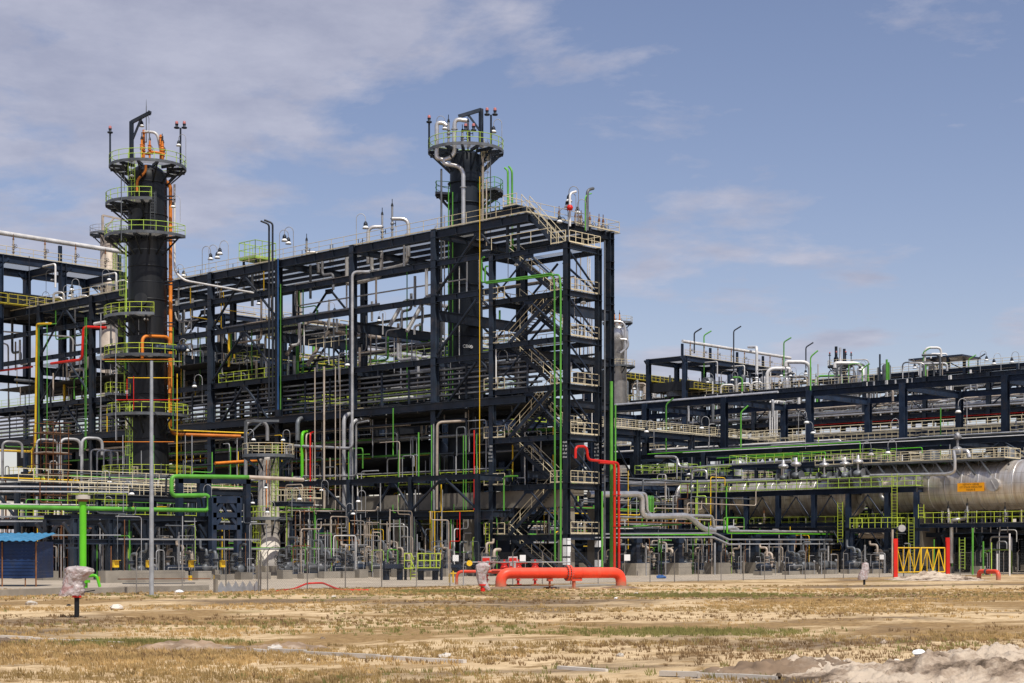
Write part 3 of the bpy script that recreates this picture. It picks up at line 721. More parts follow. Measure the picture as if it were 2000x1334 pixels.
# ---- fire-proofed concrete vessel with lime ladders
c = (-12.3, 27.9); DC = depth(c); zC = lambda y: CAMZ+(HZ-y)/FPX*DC
COLC = thing('skirted_vessel', 'pale fireproofed vessel with flared base and lime ladder near the pump row', 'tower', (c[0], c[1], 0))
b = MB(); b.lathe((c[0], c[1], .9), [(1.30, 0), (1.30, .6), (1.18, .65), (1.12, 4), (1.02, 6.4), (.98, 8.2)], 36); part(COLC, 'skirt', b, 'firewhite')
b = MB(); b.lathe((c[0], c[1], 9), [(.98, 0), (.96, 2.1), (.8, 2.4), (.4, 2.5), (0, 2.55)], 32); part(COLC, 'shell', b, 'firewhite')
b = MB(); b.box((c[0]-1.7, c[1]-1.7, 0), (c[0]+1.7, c[1]+1.7, .95)); part(COLC, 'plinth', b, 'concrete')
round_platform(COLC, c, 1.0, 2.35, zC(1012), va(-110, c), va(110, c), 'lime', 6, 1.0, 'navy')
round_platform(COLC, c, .95, 2.5, zC(890), 0, 2*math.pi, 'rail', 8, .8, 'navy')
b = MB(); 
pl = zC(975); b.box(Vector((c[0]+1.4, c[1]-4.2, pl-.1)), Vector((c[0]+3.2, c[1]-1.0, pl))); s_ = part(COLC, 'side_landing', b, 'grate')
b = MB(); b.rail([(c[0]+1.4, c[1]-1.2, pl), (c[0]+1.4, c[1]-4.2, pl), (c[0]+3.2, c[1]-4.2, pl)], sp=.9); part(s_, 'handrail', b, 'rail')
lad(COLC, c, 1.05, 25, zC(1012), zC(890)+1, 'lime'); lad(COLC, c, 1.2, -40, 1, zC(1012)+1, 'lime2')
for dg, r, m in ((-20, .06, 'white'), (-8, .05, 'orange'), (5, .05, 'rust'), (40, .07, 'beigepipe')):
    pipe([rim(c, 1.25, dg, zC(1000)), rim(c, 1.25, dg, zC(900))], r, m, 'strapped to the fireproofed vessel', fl=(.4,))
lamp(rim(c, 2.2, 50, zC(1012)), RIGHT, 'by the fireproofed vessel', .8); lamp(rim(c, 2.2, -80, zC(1012)), RIGHT, 'by the fireproofed vessel', .8)
lamp(rim(c, 2.4, -60, zC(890)), RIGHT, 'by the fireproofed vessel', .8); lamp(rim(c, 2.4, 60, zC(890)), LEFT, 'by the fireproofed vessel', .8)
# lifting arm above it
b = MB(); p = at_y(480, 890, DC); q = at_y(480, 822, DC); e = at_y(545, 822, DC); b.bar(p, q, .22, .22); b.bar(q, e, .2, .22); b.bar(at_y(484, 850, DC), at_y(512, 824, DC), .14, .14)
single('hoist_arm', b, 'galvdark', 'grey steel hoist arm above the fireproofed vessel', 'hoist')

# ---- far silver column at the right of the stair tower
c0 = at_y(1206, 720, 330); c = (c0.x, c0.y); zD = lambda y: CAMZ+(HZ-y)/FPX*330
COLD = thing('column_vessel', 'distant silver domed column beside the stair tower', 'tower', (c[0], c[1], 0))
b = MB(); b.lathe((c[0], c[1], 0), [(1.9, 0), (1.9, zD(672)), (2.2, zD(668)), (2.2, zD(645)), (1.8, zD(638)), (1.0, zD(632)), (0, zD(630))], 28); part(COLD, 'shell', b, 'alum')
round_platform(COLD, c, 1.5, 3.0, zD(645)+1.5, 0, 6.28, 'rail', 8, .8, 'navy'); round_platform(COLD, c, 1.9, 3.5, zD(716), 0, 6.28, 'rail', 8, .8, 'navy')
pd = lambda px, py: at_y(px, py, 327)
pipe([pd(1187, 645), pd(1187, 628), pd(1221, 628), pd(1221, 712)], .4, 'alum', 'looped over the distant silver column', bend=1.5)
pipe([pd(1212, 663), pd(1226, 663), pd(1226, 678), pd(1212, 690)], .45, 'alum', 'elbowed beside the distant silver column', bend=1.2)
for k in (-30, 20): valve_tree(rim(c, 1.2, k, zD(640)), 2.6, 'orange', 'on the distant silver column')
# ---- group of small stacks
for i, (px, r) in enumerate(((1633, .5), (1641, .42), (1649, .5))):
    p = at_y(px, 748, 345+i*2); b = MB(); h = CAMZ+(HZ-700)/FPX*345
    b.lathe((p.x, p.y, 30), [(r, 0), (r, h-30), (r*.6, h-29.6), (r*.6, h-27.5)], 14)
    for z in (34, 38): b.lathe((p.x, p.y, z), [(r, 0), (r*1.15, 0), (r*1.15, .2), (r, .2)], 14)
    single('exhaust_stack', b, 'shell_navy' if i != 1 else 'alum', ['left dark stack', 'silver middle stack', 'right dark stack'][i]+' of the three slim stacks on the far right frame', 'stack')
p = at_y(1641, 715, 346); c = (p.x, p.y)
t = thing('stack_platform', 'small round platform with beacons around three far stacks', 'platform', (c[0], c[1], p.z))
round_platform(t, c, 1.4, 2.6, p.z, 0, 6.28, 'rail', 8, .8, 'navy')
for k in (-70, -20, 30, 80): beacon_pole(rim(c, 2.3, k, p.z), 2.2, 1, 'on the far stack platform')
# roofed unit with white pipe loops at right
p = at_y(1845, 740, 335); 
t = thing('rooftop_unit', 'navy steel canopy holding a white vessel above the right frame', 'canopy', (p.x, p.y, p.z))
hw = 3.4
for dx in (-3.4, 3.4):
    for dy in (-2.6, 2.6):
        b = MB(); b.ibeam((p.x+dx, p.y+dy, 30), (p.x+dx, p.y+dy, CAMZ+(HZ-703)/FPX*335), .5, .5, (1, 0, 0)); part(t, 'column', b, 'navy2')
zr = CAMZ+(HZ-703)/FPX*335
b = MB(); b.box((p.x-4, p.y-6, zr), (p.x+4, p.y+6, zr+.35)); part(t, 'roof', b, 'navy2')
b = MB()
for dx in (-3.4, 3.4):
    b.bar((p.x+dx, p.y-2.6, zr-2), (p.x+dx, p.y+1, zr), .2, .2); b.bar((p.x+dx, p.y+2.6, zr-2), (p.x+dx, p.y+5, zr), .2, .2)
part(t, 'brace', b, 'navy2')
b = MB(); b.lathe((p.x-1, p.y+2, 34), [(1.0, 0), (1.0, zr-34.5), (.5, zr-34)], 18); single('drum', b, 'firewhite', 'cream drum under the navy canopy at right', 'vessel')
pr = lambda px, py: at_y(px, py, 331)
pipe([pr(1806, 720), pr(1806, 679), pr(1838, 679), pr(1838, 697)], .38, 'white', 'looped above the navy canopy', bend=1.2)
pipe([pr(1818, 700), pr(1818, 691), pr(1849, 691), pr(1849, 698), pr(1858, 698)], .25, 'white', 'looped above the navy canopy', bend=.7)
pipe([pr(1849, 698), pr(1869, 698)], .62, 'white', 'lying on the navy canopy')
# ================= stair tower at the near corner =================
ST = thing('stair_tower', 'navy open steel stair tower with beige handrails at the near corner', 'stair tower', (0, 0, 0))
SY = 9.4; SX = 4.5; LZ = [3.9, 8.6, 13.1, 17.7, 22.1, 26.3, 30.6]
for x in (0, SX):
    for y in (0, SY):
        b = MB(); b.ibeam((x, y, 0), (x, y, LZ[-1] if (x, y) != (0, 0) else LZ[-1]+.1), .5, .5, (1, 0, 0), .05)
        for z in LZ: b.box((x-.28, y-.29, z-.55), (x+.28, y+.29, z-.51)); b.box((x-.28, y-.29, z+.03), (x+.28, y+.29, z+.07))
        cl = part(ST, 'column', b, 'navy')
        if x == 0 or y == 0:
            if (x, y) != (0, SY):
                q = MB()
                for k, (z0, z1) in enumerate(((1.3, 2.2), (2.35, 2.95), (.5, 1.15))):
                    if y == 0 and x == 0: q.box((x-.24, y-.29, z0+.6), (x+.24, y-.27, z1+.6)); q.box((x-.29, y-.22, z0+.6), (x-.27, y+.22, z1+.6))
                    elif k: q.box((x-.24, y-.29, z0+.4), (x+.20, y-.27, z1+.4)); q.box((x-.29, y-.2, z0+.4), (x-.27, y+.2, z1+.4))
                part(cl, 'paper_notice', q, 'paper')
        if (x == 0) or y == 0:   # stencilled marks high on the columns
            q = MB()
            for r_ in range(5):
                for c_ in range(4):
                    if rnd.random() < .8: q.box((x-.275, y-.24+c_*.13, 10.9+r_*.34), (x-.262, y-.16+c_*.13, 11.02+r_*.34+rnd.random()*.1))
            part(cl, 'stencil_marks', q, 'boxgrey')
for i, z in enumerate(LZ):
    for x in (0, SX):
        b = MB(); b.ibeam((x, .32, z-.25), (x, SY-.32, z-.25), .28, .48)
        for q in (2.3, 4.7, 7.0): b.box((x-.13, q-.012, z-.46), (x+.13, q+.012, z-.05))
        part(ST, 'long_beam', b, 'navy')
    for y in (0, SY):
        b = MB(); b.ibeam((.32, y, z-.25), (SX-.32, y, z-.25), .28, .48); part(ST, 'short_beam', b, 'navy')
    zl = LZ[i-1] if i else 0
    b = MB(); m_ = SY/2
    for sgn in (-1, 1): b.tube([(0, m_+sgn*.35, z-.75), (0, m_+sgn*(m_-.35), zl+.35)], .09, 8)
    b.box((-.02, m_-.6, z-.85), (.02, m_+.6, z-.4)); part(ST, 'chevron_brace', b, 'navy2')
    b = MB(); b.tube([(.35, 0, z-.7), (SX-.3, 0, zl+.5)], .10, 8); part(ST, 'brace', b, 'navy2')
    b = MB(); b.tube([(SX, m_-.35, z-.75), (SX, .35, zl+.35)], .115, 8); b.tube([(SX, m_+.35, z-.75), (SX, SY-.35, zl+.35)], .115, 8); part(ST, 'chevron_brace', b, 'navy2')
    # landings (deck strips at both ends)
    b = MB(); b.box((.2, 7.6, z), (SX-.2, SY+1.0, z+.05)); b.box((.2, -.2, z), (SX-.2, 1.7, z+.05)); b.box((3.3, 1.7, z), (SX-.2, 7.6, z+.05)); d = part(ST, 'landing', b, 'grate')
    b = MB()
    if i < 6:
        b.rail([(-.1, 7.7, z+.05), (-.1, SY+1.0, z+.05), (SX, SY+1.0, z+.05)], sp=.9, r=.035); b.rail([(SX-.1, 7.6, z+.05), (SX-.1, 1.7, z+.05)], sp=1.2, r=.03)
        b.rail([(.4, -.15, z+.05), (SX-.1, -.15, z+.05)], sp=.9, r=.035)
        if i % 2: b.rail([(-.1, .3, z+.05), (-.1, 1.9, z+.05)], sp=.8, r=.035)
    else:
        b.rail([(.1, -.25, z+.05), (SX, -.25, z+.05), (SX, 1.8, z+.05)], sp=.9, r=.035); b.rail([(-.15, .0, z+.05), (-.15, 1.8, z+.05)], sp=.8, r=.035); b.rail([(-.12, 1.8, z+.5), (-.12, SY, z+.5)], sp=3, r=.03, mid=False, toe=False)
    part(d, 'handrail', b, 'rail')
def flight(x0, ylo, yhi, zlo, zhi, w=1.15, rm='rail'):
    """stringers, treads and both handrails of one flight"""
    b = MB()
    for x in (x0, x0+w): b.bar((x, ylo, zlo-.1), (x, yhi, zhi-.1), .06, .36)
    fl = part(ST, 'stair_stringer', b, 'navy')
    b = MB(); n = int((zhi-zlo)/.21)
    for k in range(1, n):
        y = ylo+(yhi-ylo)*k/n; z = zlo+(zhi-zlo)*k/n; b.box((x0, y-.13, z-.02), (x0+w, y+.13, z+.02))
    part(fl, 'tread', b, 'galvdark')
    b = MB()
    for x in (x0, x0+w):
        p = Vector((x, ylo, zlo)); q = Vector((x, yhi, zhi)); u = Vector((0, 0, 1.1))
        b.sweep([p+u, q+u], .035, 5, False); b.sweep([p+u*.5, q+u*.5], .028, 5, False)
        for k in range(5): r_ = p.lerp(q, k/4); b.sweep([r_, r_+u], .03, 5, False)
    part(fl, 'handrail', b, rm)
lv0 = [0]+LZ
for i in range(7):
    z0, z1 = lv0[i]+.05, lv0[i+1]+.05
    if i % 2 == 1: flight(.35 if i != 3 else .3, 7.6, 1.7, z0, z1)      # rises toward the right
    else: flight(.35, 1.7, 7.6, z0, z1)                     # rises toward the left
    if i in (3, 5): flight(1.9, 1.7, 7.6, z0, z1)
flight(.4, 1.6, 6.0, LZ[-1]+.05, 34.9)
b = MB(); b.box((-.3, 5.9, 34.8), (2.4, 7.8, 34.92)); b.ibeam((0, 5.9, 34.5), (0, 9.6, 34.5), .3, .6); tl_ = part(ST, 'top_landing', b, 'navy')
b = MB(); b.rail([(-.25, 6.0, 34.92), (-.25, 7.75, 34.92), (2.4, 7.75, 34.92)], sp=.8, r=.035); part(tl_, 'handrail', b, 'rail')
for x, y in ((.2, 6.2), (.2, 7.6)):
    b = MB(); b.bar((x, y, LZ[-1]), (x, y, 34.8), .22, .22); part(ST, 'post', b, 'navy')
for px, py, t_ in ((735/3.705+800, 515, 0), (1128, 590, 3), (980, 708, 1), (1006, 772, 1), (1002, 962, 1)): lamp(at_t(px-6, py+8, t_+.3)-Vector((0, 0, 1.5)), RIGHT, 'inside the stair tower')

# ---- pipes around the stair tower
T0 = -1.3
def q0(px, py, t=T0): return at_t(px, py, t)
# green looped header down the stair tower
pipe([q0(946, 502), q0(941, 505), q0(940, 552), q0(1080, 534), q0(1083, 560, T0), q0(1084, 1098, T0)], .13, 'green', 'down the front of the stair tower', bend=.35)
pipe([q0(953, 520), q0(948, 520), q0(947, 554), q0(1093, 536), q0(1095, 560, T0-.02), q0(1095, 1098, T0)], .13, 'green', 'down the front of the stair tower', bend=.35)
pipe([q0(937, 345, -2), q0(936.5, 1075, -2)], .045, 'yellow', 'hanging in front of the navy column', n=6)
for px, x_ in ((992, 0), (1000, .3)):
    pipe([at_t(px-6, 328-x_*10, 7), at_t(px, 333, 7), at_t(px+1, 500, 7)], .16, 'green', 'rising past the roof corner', bend=.4)
for px, r, m, y0, y1 in ((1147, .22, 'galvdark', 368, 450), (1143, .09, 'green', 378, 450), (1113, .16, 'white', 374, 442)):
    pipe([at_s(px+12, y0, 3.9), at_s(px, y0+3, 3.9), at_s(px, y1, 3.9)], r, m, 'hooked over the roof right edge', bend=.5)
lamp(at_s(1130, 433, 3.7), LEFT, 'on the roof right edge', 1.1); lamp(at_s(1145, 452, 3.5), LEFT, 'on the roof right edge', 1.0); lamp(at_s(1125, 440, 4), LEFT, 'on the roof right edge')
lamp(at_s(1110, 470, 3.8), LEFT, 'on the roof right edge')
for px in (1092, 1124, 1130, 1135, 1152, 1170, 1178): valve_tree(at_s(px, 440+(px-1092)*.18, 6)-Vector((0, 0, .4)), 1.5, 'beigepipe', 'on the roof right edge', (0, -1, 0))
b = MB(); p = at_s(1113, 405, 3.6); b.lathe(p, [(.0, -.3), (.25, -.25), (.32, 0), (.2, .2), (0, .28)], 12); single('red_horn', b, 'red', 'small red horn fixed to the white hooked pipe on the roof', 'horn')
# verticals at the right of the stair tower
for px, r, m, y0, y1 in ((1181, .12, 'galvdark', 470, 1100), (1194, .23, 'green', 745, 1130), (1202, .12, 'green', 790, 1130), (1176, .13, 'green', 960, 1120)):
    pipe([at_s(px, y1, -2), at_s(px, y0, -2)], r, m, 'beside the stair tower right leg')
pr_ = lambda px, py: at_s(px, py, -2.6)
pipe([pr_(1124, 895), pr_(1124, 872), pr_(1146, 872), pr_(1148, 898), pr_(1208, 904), pr_(1209, 1110)], .19, 'red', 'stepping beside the stair tower', bend=.5, fl=(.3, .6))
pipe([pr_(1170, 903), pr_(1200, 905), pr_(1200, 1110)], .19, 'red', 'stepping beside the stair tower', bend=.4, fl=(.3, .6))
for px, y0, y1 in ((1126, 505, 720), (1134, 500, 720), (1148, 500, 720), (1152, 505, 740), (1140, 560, 930), (1156, 600, 830)):
    pipe([at_s(px, y1, 10), at_s(px, y0, 10)], .1, rnd.choice(['galv', 'galvdark', 'green', 'white']), 'behind the stair tower')
# concrete columns / table frame under the main frame
CT = thing('concrete_table', 'weathered concrete table frame behind the stair tower foot', 'concrete frame', (1, 3, 0))
for y in (1.6, 14, 24, 34, 44):
    for x in (1.8, 6):
        b = MB(); b.box((x-.55, y-.55, 0), (x+.55, y+.55, 6.4)); part(CT, 'column', b, 'concrete')
b = MB(); b.box((1.2, 1.0, 6.5), (2.2, 45, 8.1)); part(CT, 'edge_beam', b, 'concrete')
b = MB(); b.box((2.2, 1.0, 7.55), (3.6, 45, 8.05)); part(CT, 'slab', b, 'concrete')
# big dark horizontal drums in the middle
for i, (y0, y1, z, r) in enumerate(((5.5, 16, 12.2, 1.9), (24, 41, 12.2, 1.9))):
    t = thing('horizontal_drum', ['nearer', 'farther'][i]+' dark horizontal drum with a green line on top inside the long frame', 'vessel', (7, y0, z-r))
    b = MB(); b.lathe((7, y0, z), [(0, -.7), (r*.6, -.5), (r*.9, -.2), (r, 0), (r, y1-y0), (r*.9, y1-y0+.2), (r*.6, y1-y0+.5), (0, y1-y0+.7)], 28, axis='y'); part(t, 'shell', b, 'shell')
    b = MB()
    for y in (y0+3, y1-3): b.box((7-r, y-.4, z-r-.9), (7+r, y+.4, z-r*.5))
    part(t, 'saddle', b, 'navy2')
    pipe([(5.6, y0, z+r+.1), (5.6, y1, z+r+.1)], .28, 'dgreen' if i else 'green', 'on top of the dark drum')

# ================= trays and pipes running along the main frame =================
for i in range(6):
    b = MB(); z = 17.7+i*.5
    b.box((.5, S[0]-1, z), (1.2, S[-1], z+.05)); b.box((.46, S[0]-1, z), (.5, S[-1], z+.15)); b.box((1.2, S[0]-1, z), (1.25, S[-1], z+.15))
    single('cable_tray', b, 'tray', ['lowest', 'second from the bottom', 'third from the bottom', 'third from the top', 'second from the top', 'topmost'][i]+' of six grey cable trays stacked along the long frame', 'cable tray', 'stacked cable trays')
b = MB(); z = 17.0
b.ibeam((-.55, S[0]-.5, 16.6), (-.55, S[-1], 16.6), .35, .7); single('tray_beam', b, 'navy', 'long navy beam carrying the stacked cable trays', 'beam')
tr = thing('tray_bracket_row', 'row of short navy posts clamped to the stacked cable trays', 'bracket row', (.4, S[0], 17.2))
for k in range(25):
    y = S[0]+k*4.04; b = MB(); b.box((.36, y, 17.2), (.44, y+.22, 20.6)); part(tr, 'post', b, 'navy')
# long pipes at several levels inside the frame
def runs(zs, xs, n, y0, y1, where, ms, rs):
    for i in range(n):
        x = rnd.uniform(*xs)
        if xs[1] == 11 and 4 < x < 9.2: x = rnd.choice([rnd.uniform(.9, 3.8), rnd.uniform(9.4, 11.6)])
        if xs[1] == 11 and x < 4 and 21 < zs[0] < 26: x = rnd.uniform(9.4, 11.6)
        z = rnd.choice(zs); r = rnd.choice(rs); a = y0+rnd.random()*(y1-y0)*.4; b_ = y1-rnd.random()*(y1-y0)*.4
        pts = [(x, a, z+r), (x, b_, z+r)]
        if rnd.random() < .6: pts = [(x, a, z+r-rnd.uniform(1, 4))]+pts
        if rnd.random() < .6: pts = pts+[(x, b_, z+r+rnd.choice([-1, 1])*rnd.uniform(1, 4))]
        if rnd.random() < .3: ym = (a+b_)/2; dx = rnd.uniform(.5, 2); k = 2 if len(pts) > 2 and pts[0][1] == pts[1][1] else 1; pts = pts[:k]+[(x, ym, z+r), (x+dx, ym+dx, z+r), (x+dx, b_, z+r)]
        pipe(pts, r, rnd.choice(ms), where)
GM = ['galv', 'galv', 'galvdark', 'white', 'alum', 'beigepipe', 'darkpipe']
runs([21.6, 22.3, 24.5], (1, 11), 20, 5, 60, 'at mid height in the frame', GM, [.12, .16, .2, .25])
runs([21.6, 24.2, 25.4, 29], (-.5, 11), 22, 55, 101, 'high in the frame left bays', GM, [.1, .16, .2, .25])
runs([27.8, 29.4, 31.2], (2, 11), 14, 6, 60, 'below the frame roof deck', GM, [.12, .16, .25])
runs([17.2], (1, 11), 18, 5, 101, 'at tray level in the frame', GM, [.1, .16, .2, .25])
runs([9.3, 10.2, 12, 13.8, 15], (-1, 11), 34, 5, 101, 'low in the long frame', GM+['orange', 'green'], [.1, .16, .2])
runs([5.0, 6.4], (-4, 5), 22, 5, 95, 'under the long frame', GM+['green', 'galv'], [.08, .1, .14])
runs([32.8, 27.6, 30, 28.6, 33.4], (15, 62), 0, 70, 79, 'on the tall rear structure', GM, [.2])
for i in range(46):
    x = rnd.uniform(14, 60); y = rnd.uniform(69.5, 78); z = rnd.choice([27.5, 28.2, 30, 32.8, 33.5]); L = rnd.uniform(3, 22)
    pipe([(x, y, z), (x, y, z+1), (x+L, y, z+1), (x+L, y, z+rnd.choice([-1.5, 2.2]))] if i % 2 else [(x, y, z), (x, y, z+rnd.uniform(1, 4.5))], rnd.uniform(.12, .32), rnd.choice(['galv', 'white', 'alum', 'galvdark', 'beigepipe', 'green']), 'on the tall rear structure', bend=.5)
for i in range(9): lamp((16+i*5.3, 70.5, 32.7 if i % 2 else 27.5), LEFT if i % 3 else RIGHT, 'on the tall rear structure', 1.1)
runs([26.2, 15.2, 21.3, 23], (27, 38), 26, 32, 101, 'on the rear steel frame', GM, [.15, .2, .3])
for i in range(130):
    x = rnd.choice([rnd.uniform(.8, 3.6), rnd.uniform(9.4, 11.6)]); y = rnd.uniform(10, 101); z1 = rnd.choice([33.6, 30.6, 27.3, 27.3, 24]); L = rnd.uniform(1.2, 5)
    if 850 < px_of((x, y)) < 965 and x < 5: continue
    pts = [(x, y, z1), (x, y, z1-L)]; e = rnd.choice([-1, 1])*rnd.uniform(.8, 5)
    if i % 3: pts += [(x, y+e, z1-L)]
    if i % 3 == 2: pts += [(x, y+e, z1-L-rnd.uniform(.6, 2.5))]
    pipe(pts, rnd.uniform(.06, .26), rnd.choice(['galv', 'white', 'galvdark', 'beigepipe', 'alum', 'galvdark', 'green', 'galv', 'yellow' if y > 45 else 'galv']), 'hanging in the upper bays', bend=.5)
for i in range(9):
    y = 43+i*6.3; x = rnd.uniform(2, 9); t_ = thing('deck_railing', f"{['beige', 'yellow'][i%2]} railing high in the left frame bays, {{o}}", 'railing', (x, y, 24)); b = MB(); z = rnd.choice([27.6, 24.1]); b.rail([(x, y, z), (x, y+5.5, z)], sp=1.3, r=.035, toe=False); part(t_, 'handrail', b, 'lime2' if i % 2 else 'rail')
# U-shaped loops under the roof
for px, py in ((720, 545), (770, 520)):
    p = at_t(px, py, 4)
    pipe([p+Vector((0, -2, 3.2)), p+Vector((0, -2, 0)), p+Vector((0, 3.5, -.3)), p+Vector((0, 3.5, 3.0))], .3, 'white', 'in a loop under the roof', bend=.8)
for px, py, dx in ((600, 640, 8), (640, 660, 8), (790, 600, 9), (835, 590, 9)):
    p = at_t(px, py, 8)
    pipe([p+Vector((-3, 0, -3.4)), p+Vector((0, 0, .8)), p+Vector((dx, 0, .8))], .33, 'beigepipe' if px < 700 else 'white', 'slanting up behind the frame front', bend=1.0)
pipe([at_s(560, 663, 60), at_s(845, 700, 60)], .5, 'alum', 'on the far rack behind the frame')
FR, fx = crossrack('pipe_rack', 'dark pipe rack with yellow handrail seen through the long frame', 60, 66, 16, 64, [21.0, 14], 'navy2', 12, braces=False)
b = MB(); b.rail([(16, 59.6, 21.1), (64, 59.6, 21.1)], sp=1.4, r=.045); part(FR, 'handrail', b, 'lime2')
# upright pipes in front of the frame
for (px, y0, y1, r, m, t) in ((633, 716, 1000, .16, 'beigepipe', -2.2), (615, 718, 1005, .10, 'beigepipe', -2.2), (655, 716, 1000, .06, 'beigepipe', -2.2), (664, 716, 1000, .05, 'beigepipe', -2.2),
        (525.5, 438, 790, .16, 'darkpipe', -1.8), (532.5, 436, 790, .16, 'darkpipe', -1.8), (543, 505, 800, .12, 'bluepart', -1.0), (548, 555, 800, .07, 'green', -1.1), (582, 660, 830, .11, 'green', 5), (592, 565, 830, .11, 'green', 5),
        (166, 620, 880, .05, 'green', -2.5), (92, 635, 860, .06, 'green', -2.5), (57, 500, 880, .08, 'darkpipe', -3), (197, 612, 830, .07, 'galv', -4), (228, 640, 860, .06, 'galv', -4), (276, 500, 700, .05, 'galv', -13), (360, 600, 850, .15, 'white', 3), (354, 650, 900, .08, 'yellow', 2), (434, 640, 800, .08, 'yellow', 2), (432, 560, 640, .06, 'yellow', 2),
        (795, 520, 760, .07, 'green', 6), (783, 670, 760, .13, 'alum', 6), (724, 640, 735, .12, 'beigepipe', 6), (770, 650, 745, .08, 'white', 6)):
    p1 = at_t(px, y1, t); p0 = at_t(px, y0, t)
    pipe([p1, p0] if y0 > 445 else [p1, p0, p0+Vector((-.9*RX, -.9*RY, .35))], r, m, 'against the long frame', bend=.3)
pf = lambda px, py, t=-2.0: at_t(px, py, t)
pipe([pf(722, 531, -1), pf(688, 531, -2), pf(688, 876, -2), pf(560, 870, -2), pf(560, 890, -2)], .23, 'galv', 'dropping from the roof past a frame leg', bend=.6)
pipe([pf(720, 822), pf(696, 827), pf(695, 930), pf(590, 930), pf(590, 955)], .16, 'galv', 'stepping before the frame middle', bend=.4)
pipe([pf(705, 806, 1), pf(672, 810, -1.5), pf(672, 1000, -1.5)], .35, 'galv', 'elbowed before the frame middle', bend=.9)
pipe([pf(720, 818, 1), pf(686, 822, -1.3), pf(686, 1000, -1.3)], .32, 'galv', 'elbowed before the frame middle', bend=.9)
pipe([pf(608, 842, 1), pf(590, 845, -2), pf(590, 935, -2)], .26, 'greenb', 'hooked before the frame middle', bend=.7)
pipe([pf(618, 846, 1), pf(598, 848, -2), pf(598, 935, -2)], .14, 'beigepipe', 'hooked before the frame middle', bend=.5)
pipe([pf(618, 842, 1), pf(606, 846, -2.1), pf(606, 1000, -2.1)], .13, 'red', 'hooked before the frame middle', bend=.4)
pipe([pf(605, 816, 1), pf(581, 818, -1.5), pf(581, 860, -1.5)], .35, 'galvdark', 'hooked before the frame middle', bend=.8)
pipe([pf(912, 822, 0), pf(854, 825, -1.8), pf(853, 995, -1.8)], .2, 'beigepipe', 'hooked over before a frame leg', bend=.5)
pipe([pf(847, 828), pf(846, 1070)], .09, 'galv', 'against the long frame'); pipe([pf(843, 830), pf(843, 1070)], .07, 'green', 'against the long frame')
pipe([pf(0, 880), pf(61, 882), pf(69, 870), pf(72, 633), pf(100, 632)], .22, 'yellow', 'climbing a frame leg at left', bend=.4)
pipe([pf(62, 880, -2.2), pf(62, 920, -2.2), pf(56, 924, -2.2)], .12, 'yellow', 'climbing a frame leg at left', bend=.2)
pipe([pf(76, 860), pf(76, 636), pf(110, 632)], .09, 'green', 'beside the yellow riser at left', bend=.3)
pipe([pf(208, 640, 0), pf(163, 638, -1.5), pf(160, 702, -1.5), pf(100, 710, -1.5)], .25, 'red', 'stepping across the left bays', bend=.6)
pipe([pf(63, 716, 1), pf(0, 724, 1)], .22, 'red', 'level across the left bays')
pipe([pf(208, 629, 0), pf(185, 633, 0)], .35, 'white', 'ending beside the left column')
pipe([pf(11, 870), pf(12, 872), pf(168, 877), pf(169, 620)], .07, 'green', 'outlining the left bays', bend=.2)
pipe([pf(0, 647, 2), pf(138, 658, 2), pf(143, 664, 2), pf(142, 700, 2)], .17, 'white', 'on the left bays', bend=.4)
pipe([pf(0, 668, 3), pf(16, 674, 3), pf(17, 820, 3)], .18, 'white', 'on the left bays', bend=.5)
pipe([pf(30, 742, 1), pf(85, 747, 1), pf(85, 780, 1)], .3, 'galvdark', 'on the left bays', bend=.4)
pipe([pf(372, 562, 4), pf(372, 618, 4), pf(430, 628, 4)], .1, 'yellow', 'in the frame behind the left column', bend=.2)
pipe([pf(436, 570, 3), pf(438, 605, 3), pf(500, 614, 3)], .09, 'yellow', 'in the frame behind the left column', bend=.2)
pipe([pf(342, 610, 2), pf(345, 625, 2), pf(372, 628, 2), pf(352, 668, 2)], .16, 'white', 'in the frame behind the left column', bend=.4)
for (x0, y0, x1, y1) in ((422, 902, 500, 902),): pass
# roof furniture of the main frame
for px, loc, rz in ((696, 470, RIGHT), (408, 528, RIGHT), (446, 524, LEFT), (546, 502, RIGHT), (573, 503, LEFT), (702, 478, RIGHT), (848, 448, RIGHT), (866, 450, LEFT), (395, 540, RIGHT)):
    p = at_t(px, loc, 1 if loc > 500 or px == 696 else 11); p.z = 34.1; lamp(p, rz, 'along the long frame roof', 1.15)
def roofloop(px, w, h, dirn, t=4, r=.3, m='alum'):
    p = at_t(px, 500, t); p.z = 33
    e = p+Vector((RX*w*dirn, RY*w*dirn, 0))
    pipe([p, p+Vector((0, 0, h)), e+Vector((0, 0, h))], r, m, 'arched on the long frame roof', bend=r*3.3, fl=(.45,))
    valve_tree(e+Vector((0, 0, .9)), h+.4, 'galv', 'under an arched roof pipe', (RX*.7, RY*.7, 0))
roofloop(719, 1.5, 3.9, 1); roofloop(798, 1.7, 3.9, -1); roofloop(622, 1.3, 2.2, -1, 4, .28); roofloop(375, 1.7, 2.4, -1, 8, .35, 'white'); roofloop(345, 1.2, 2.0, 1, 8, .3, 'white')
for px in (455, 645, 650, 700, 708, 590, 392): valve_tree(at_t(px, 500, 6)*1+Vector((0, 0, 34-at_t(px, 500, 6).z)), 1.6, 'galvdark', 'on the long frame roof', (RX, RY, 0))
p = at_t(503, 500, 14); p.z = 34.0
t = thing('roof_platform', 'small square lime green platform standing above the long frame roof', 'platform', p)
b = MB()
for dx in (-1.2, 1.2):
    for dy in (-1.2, 1.2): b.bar(p+Vector((dx, dy, 0)), p+Vector((dx, dy, 4.4)), .22, .22)
b.bar(p+Vector((-1.2, -1.2, .1)), p+Vector((-1.2, 1.2, 4.2)), .12, .12); b.bar(p+Vector((1.2, -1.2, .1)), p+Vector((-1.2, -1.2, 4.2)), .12, .12); part(t, 'leg', b, 'navy')
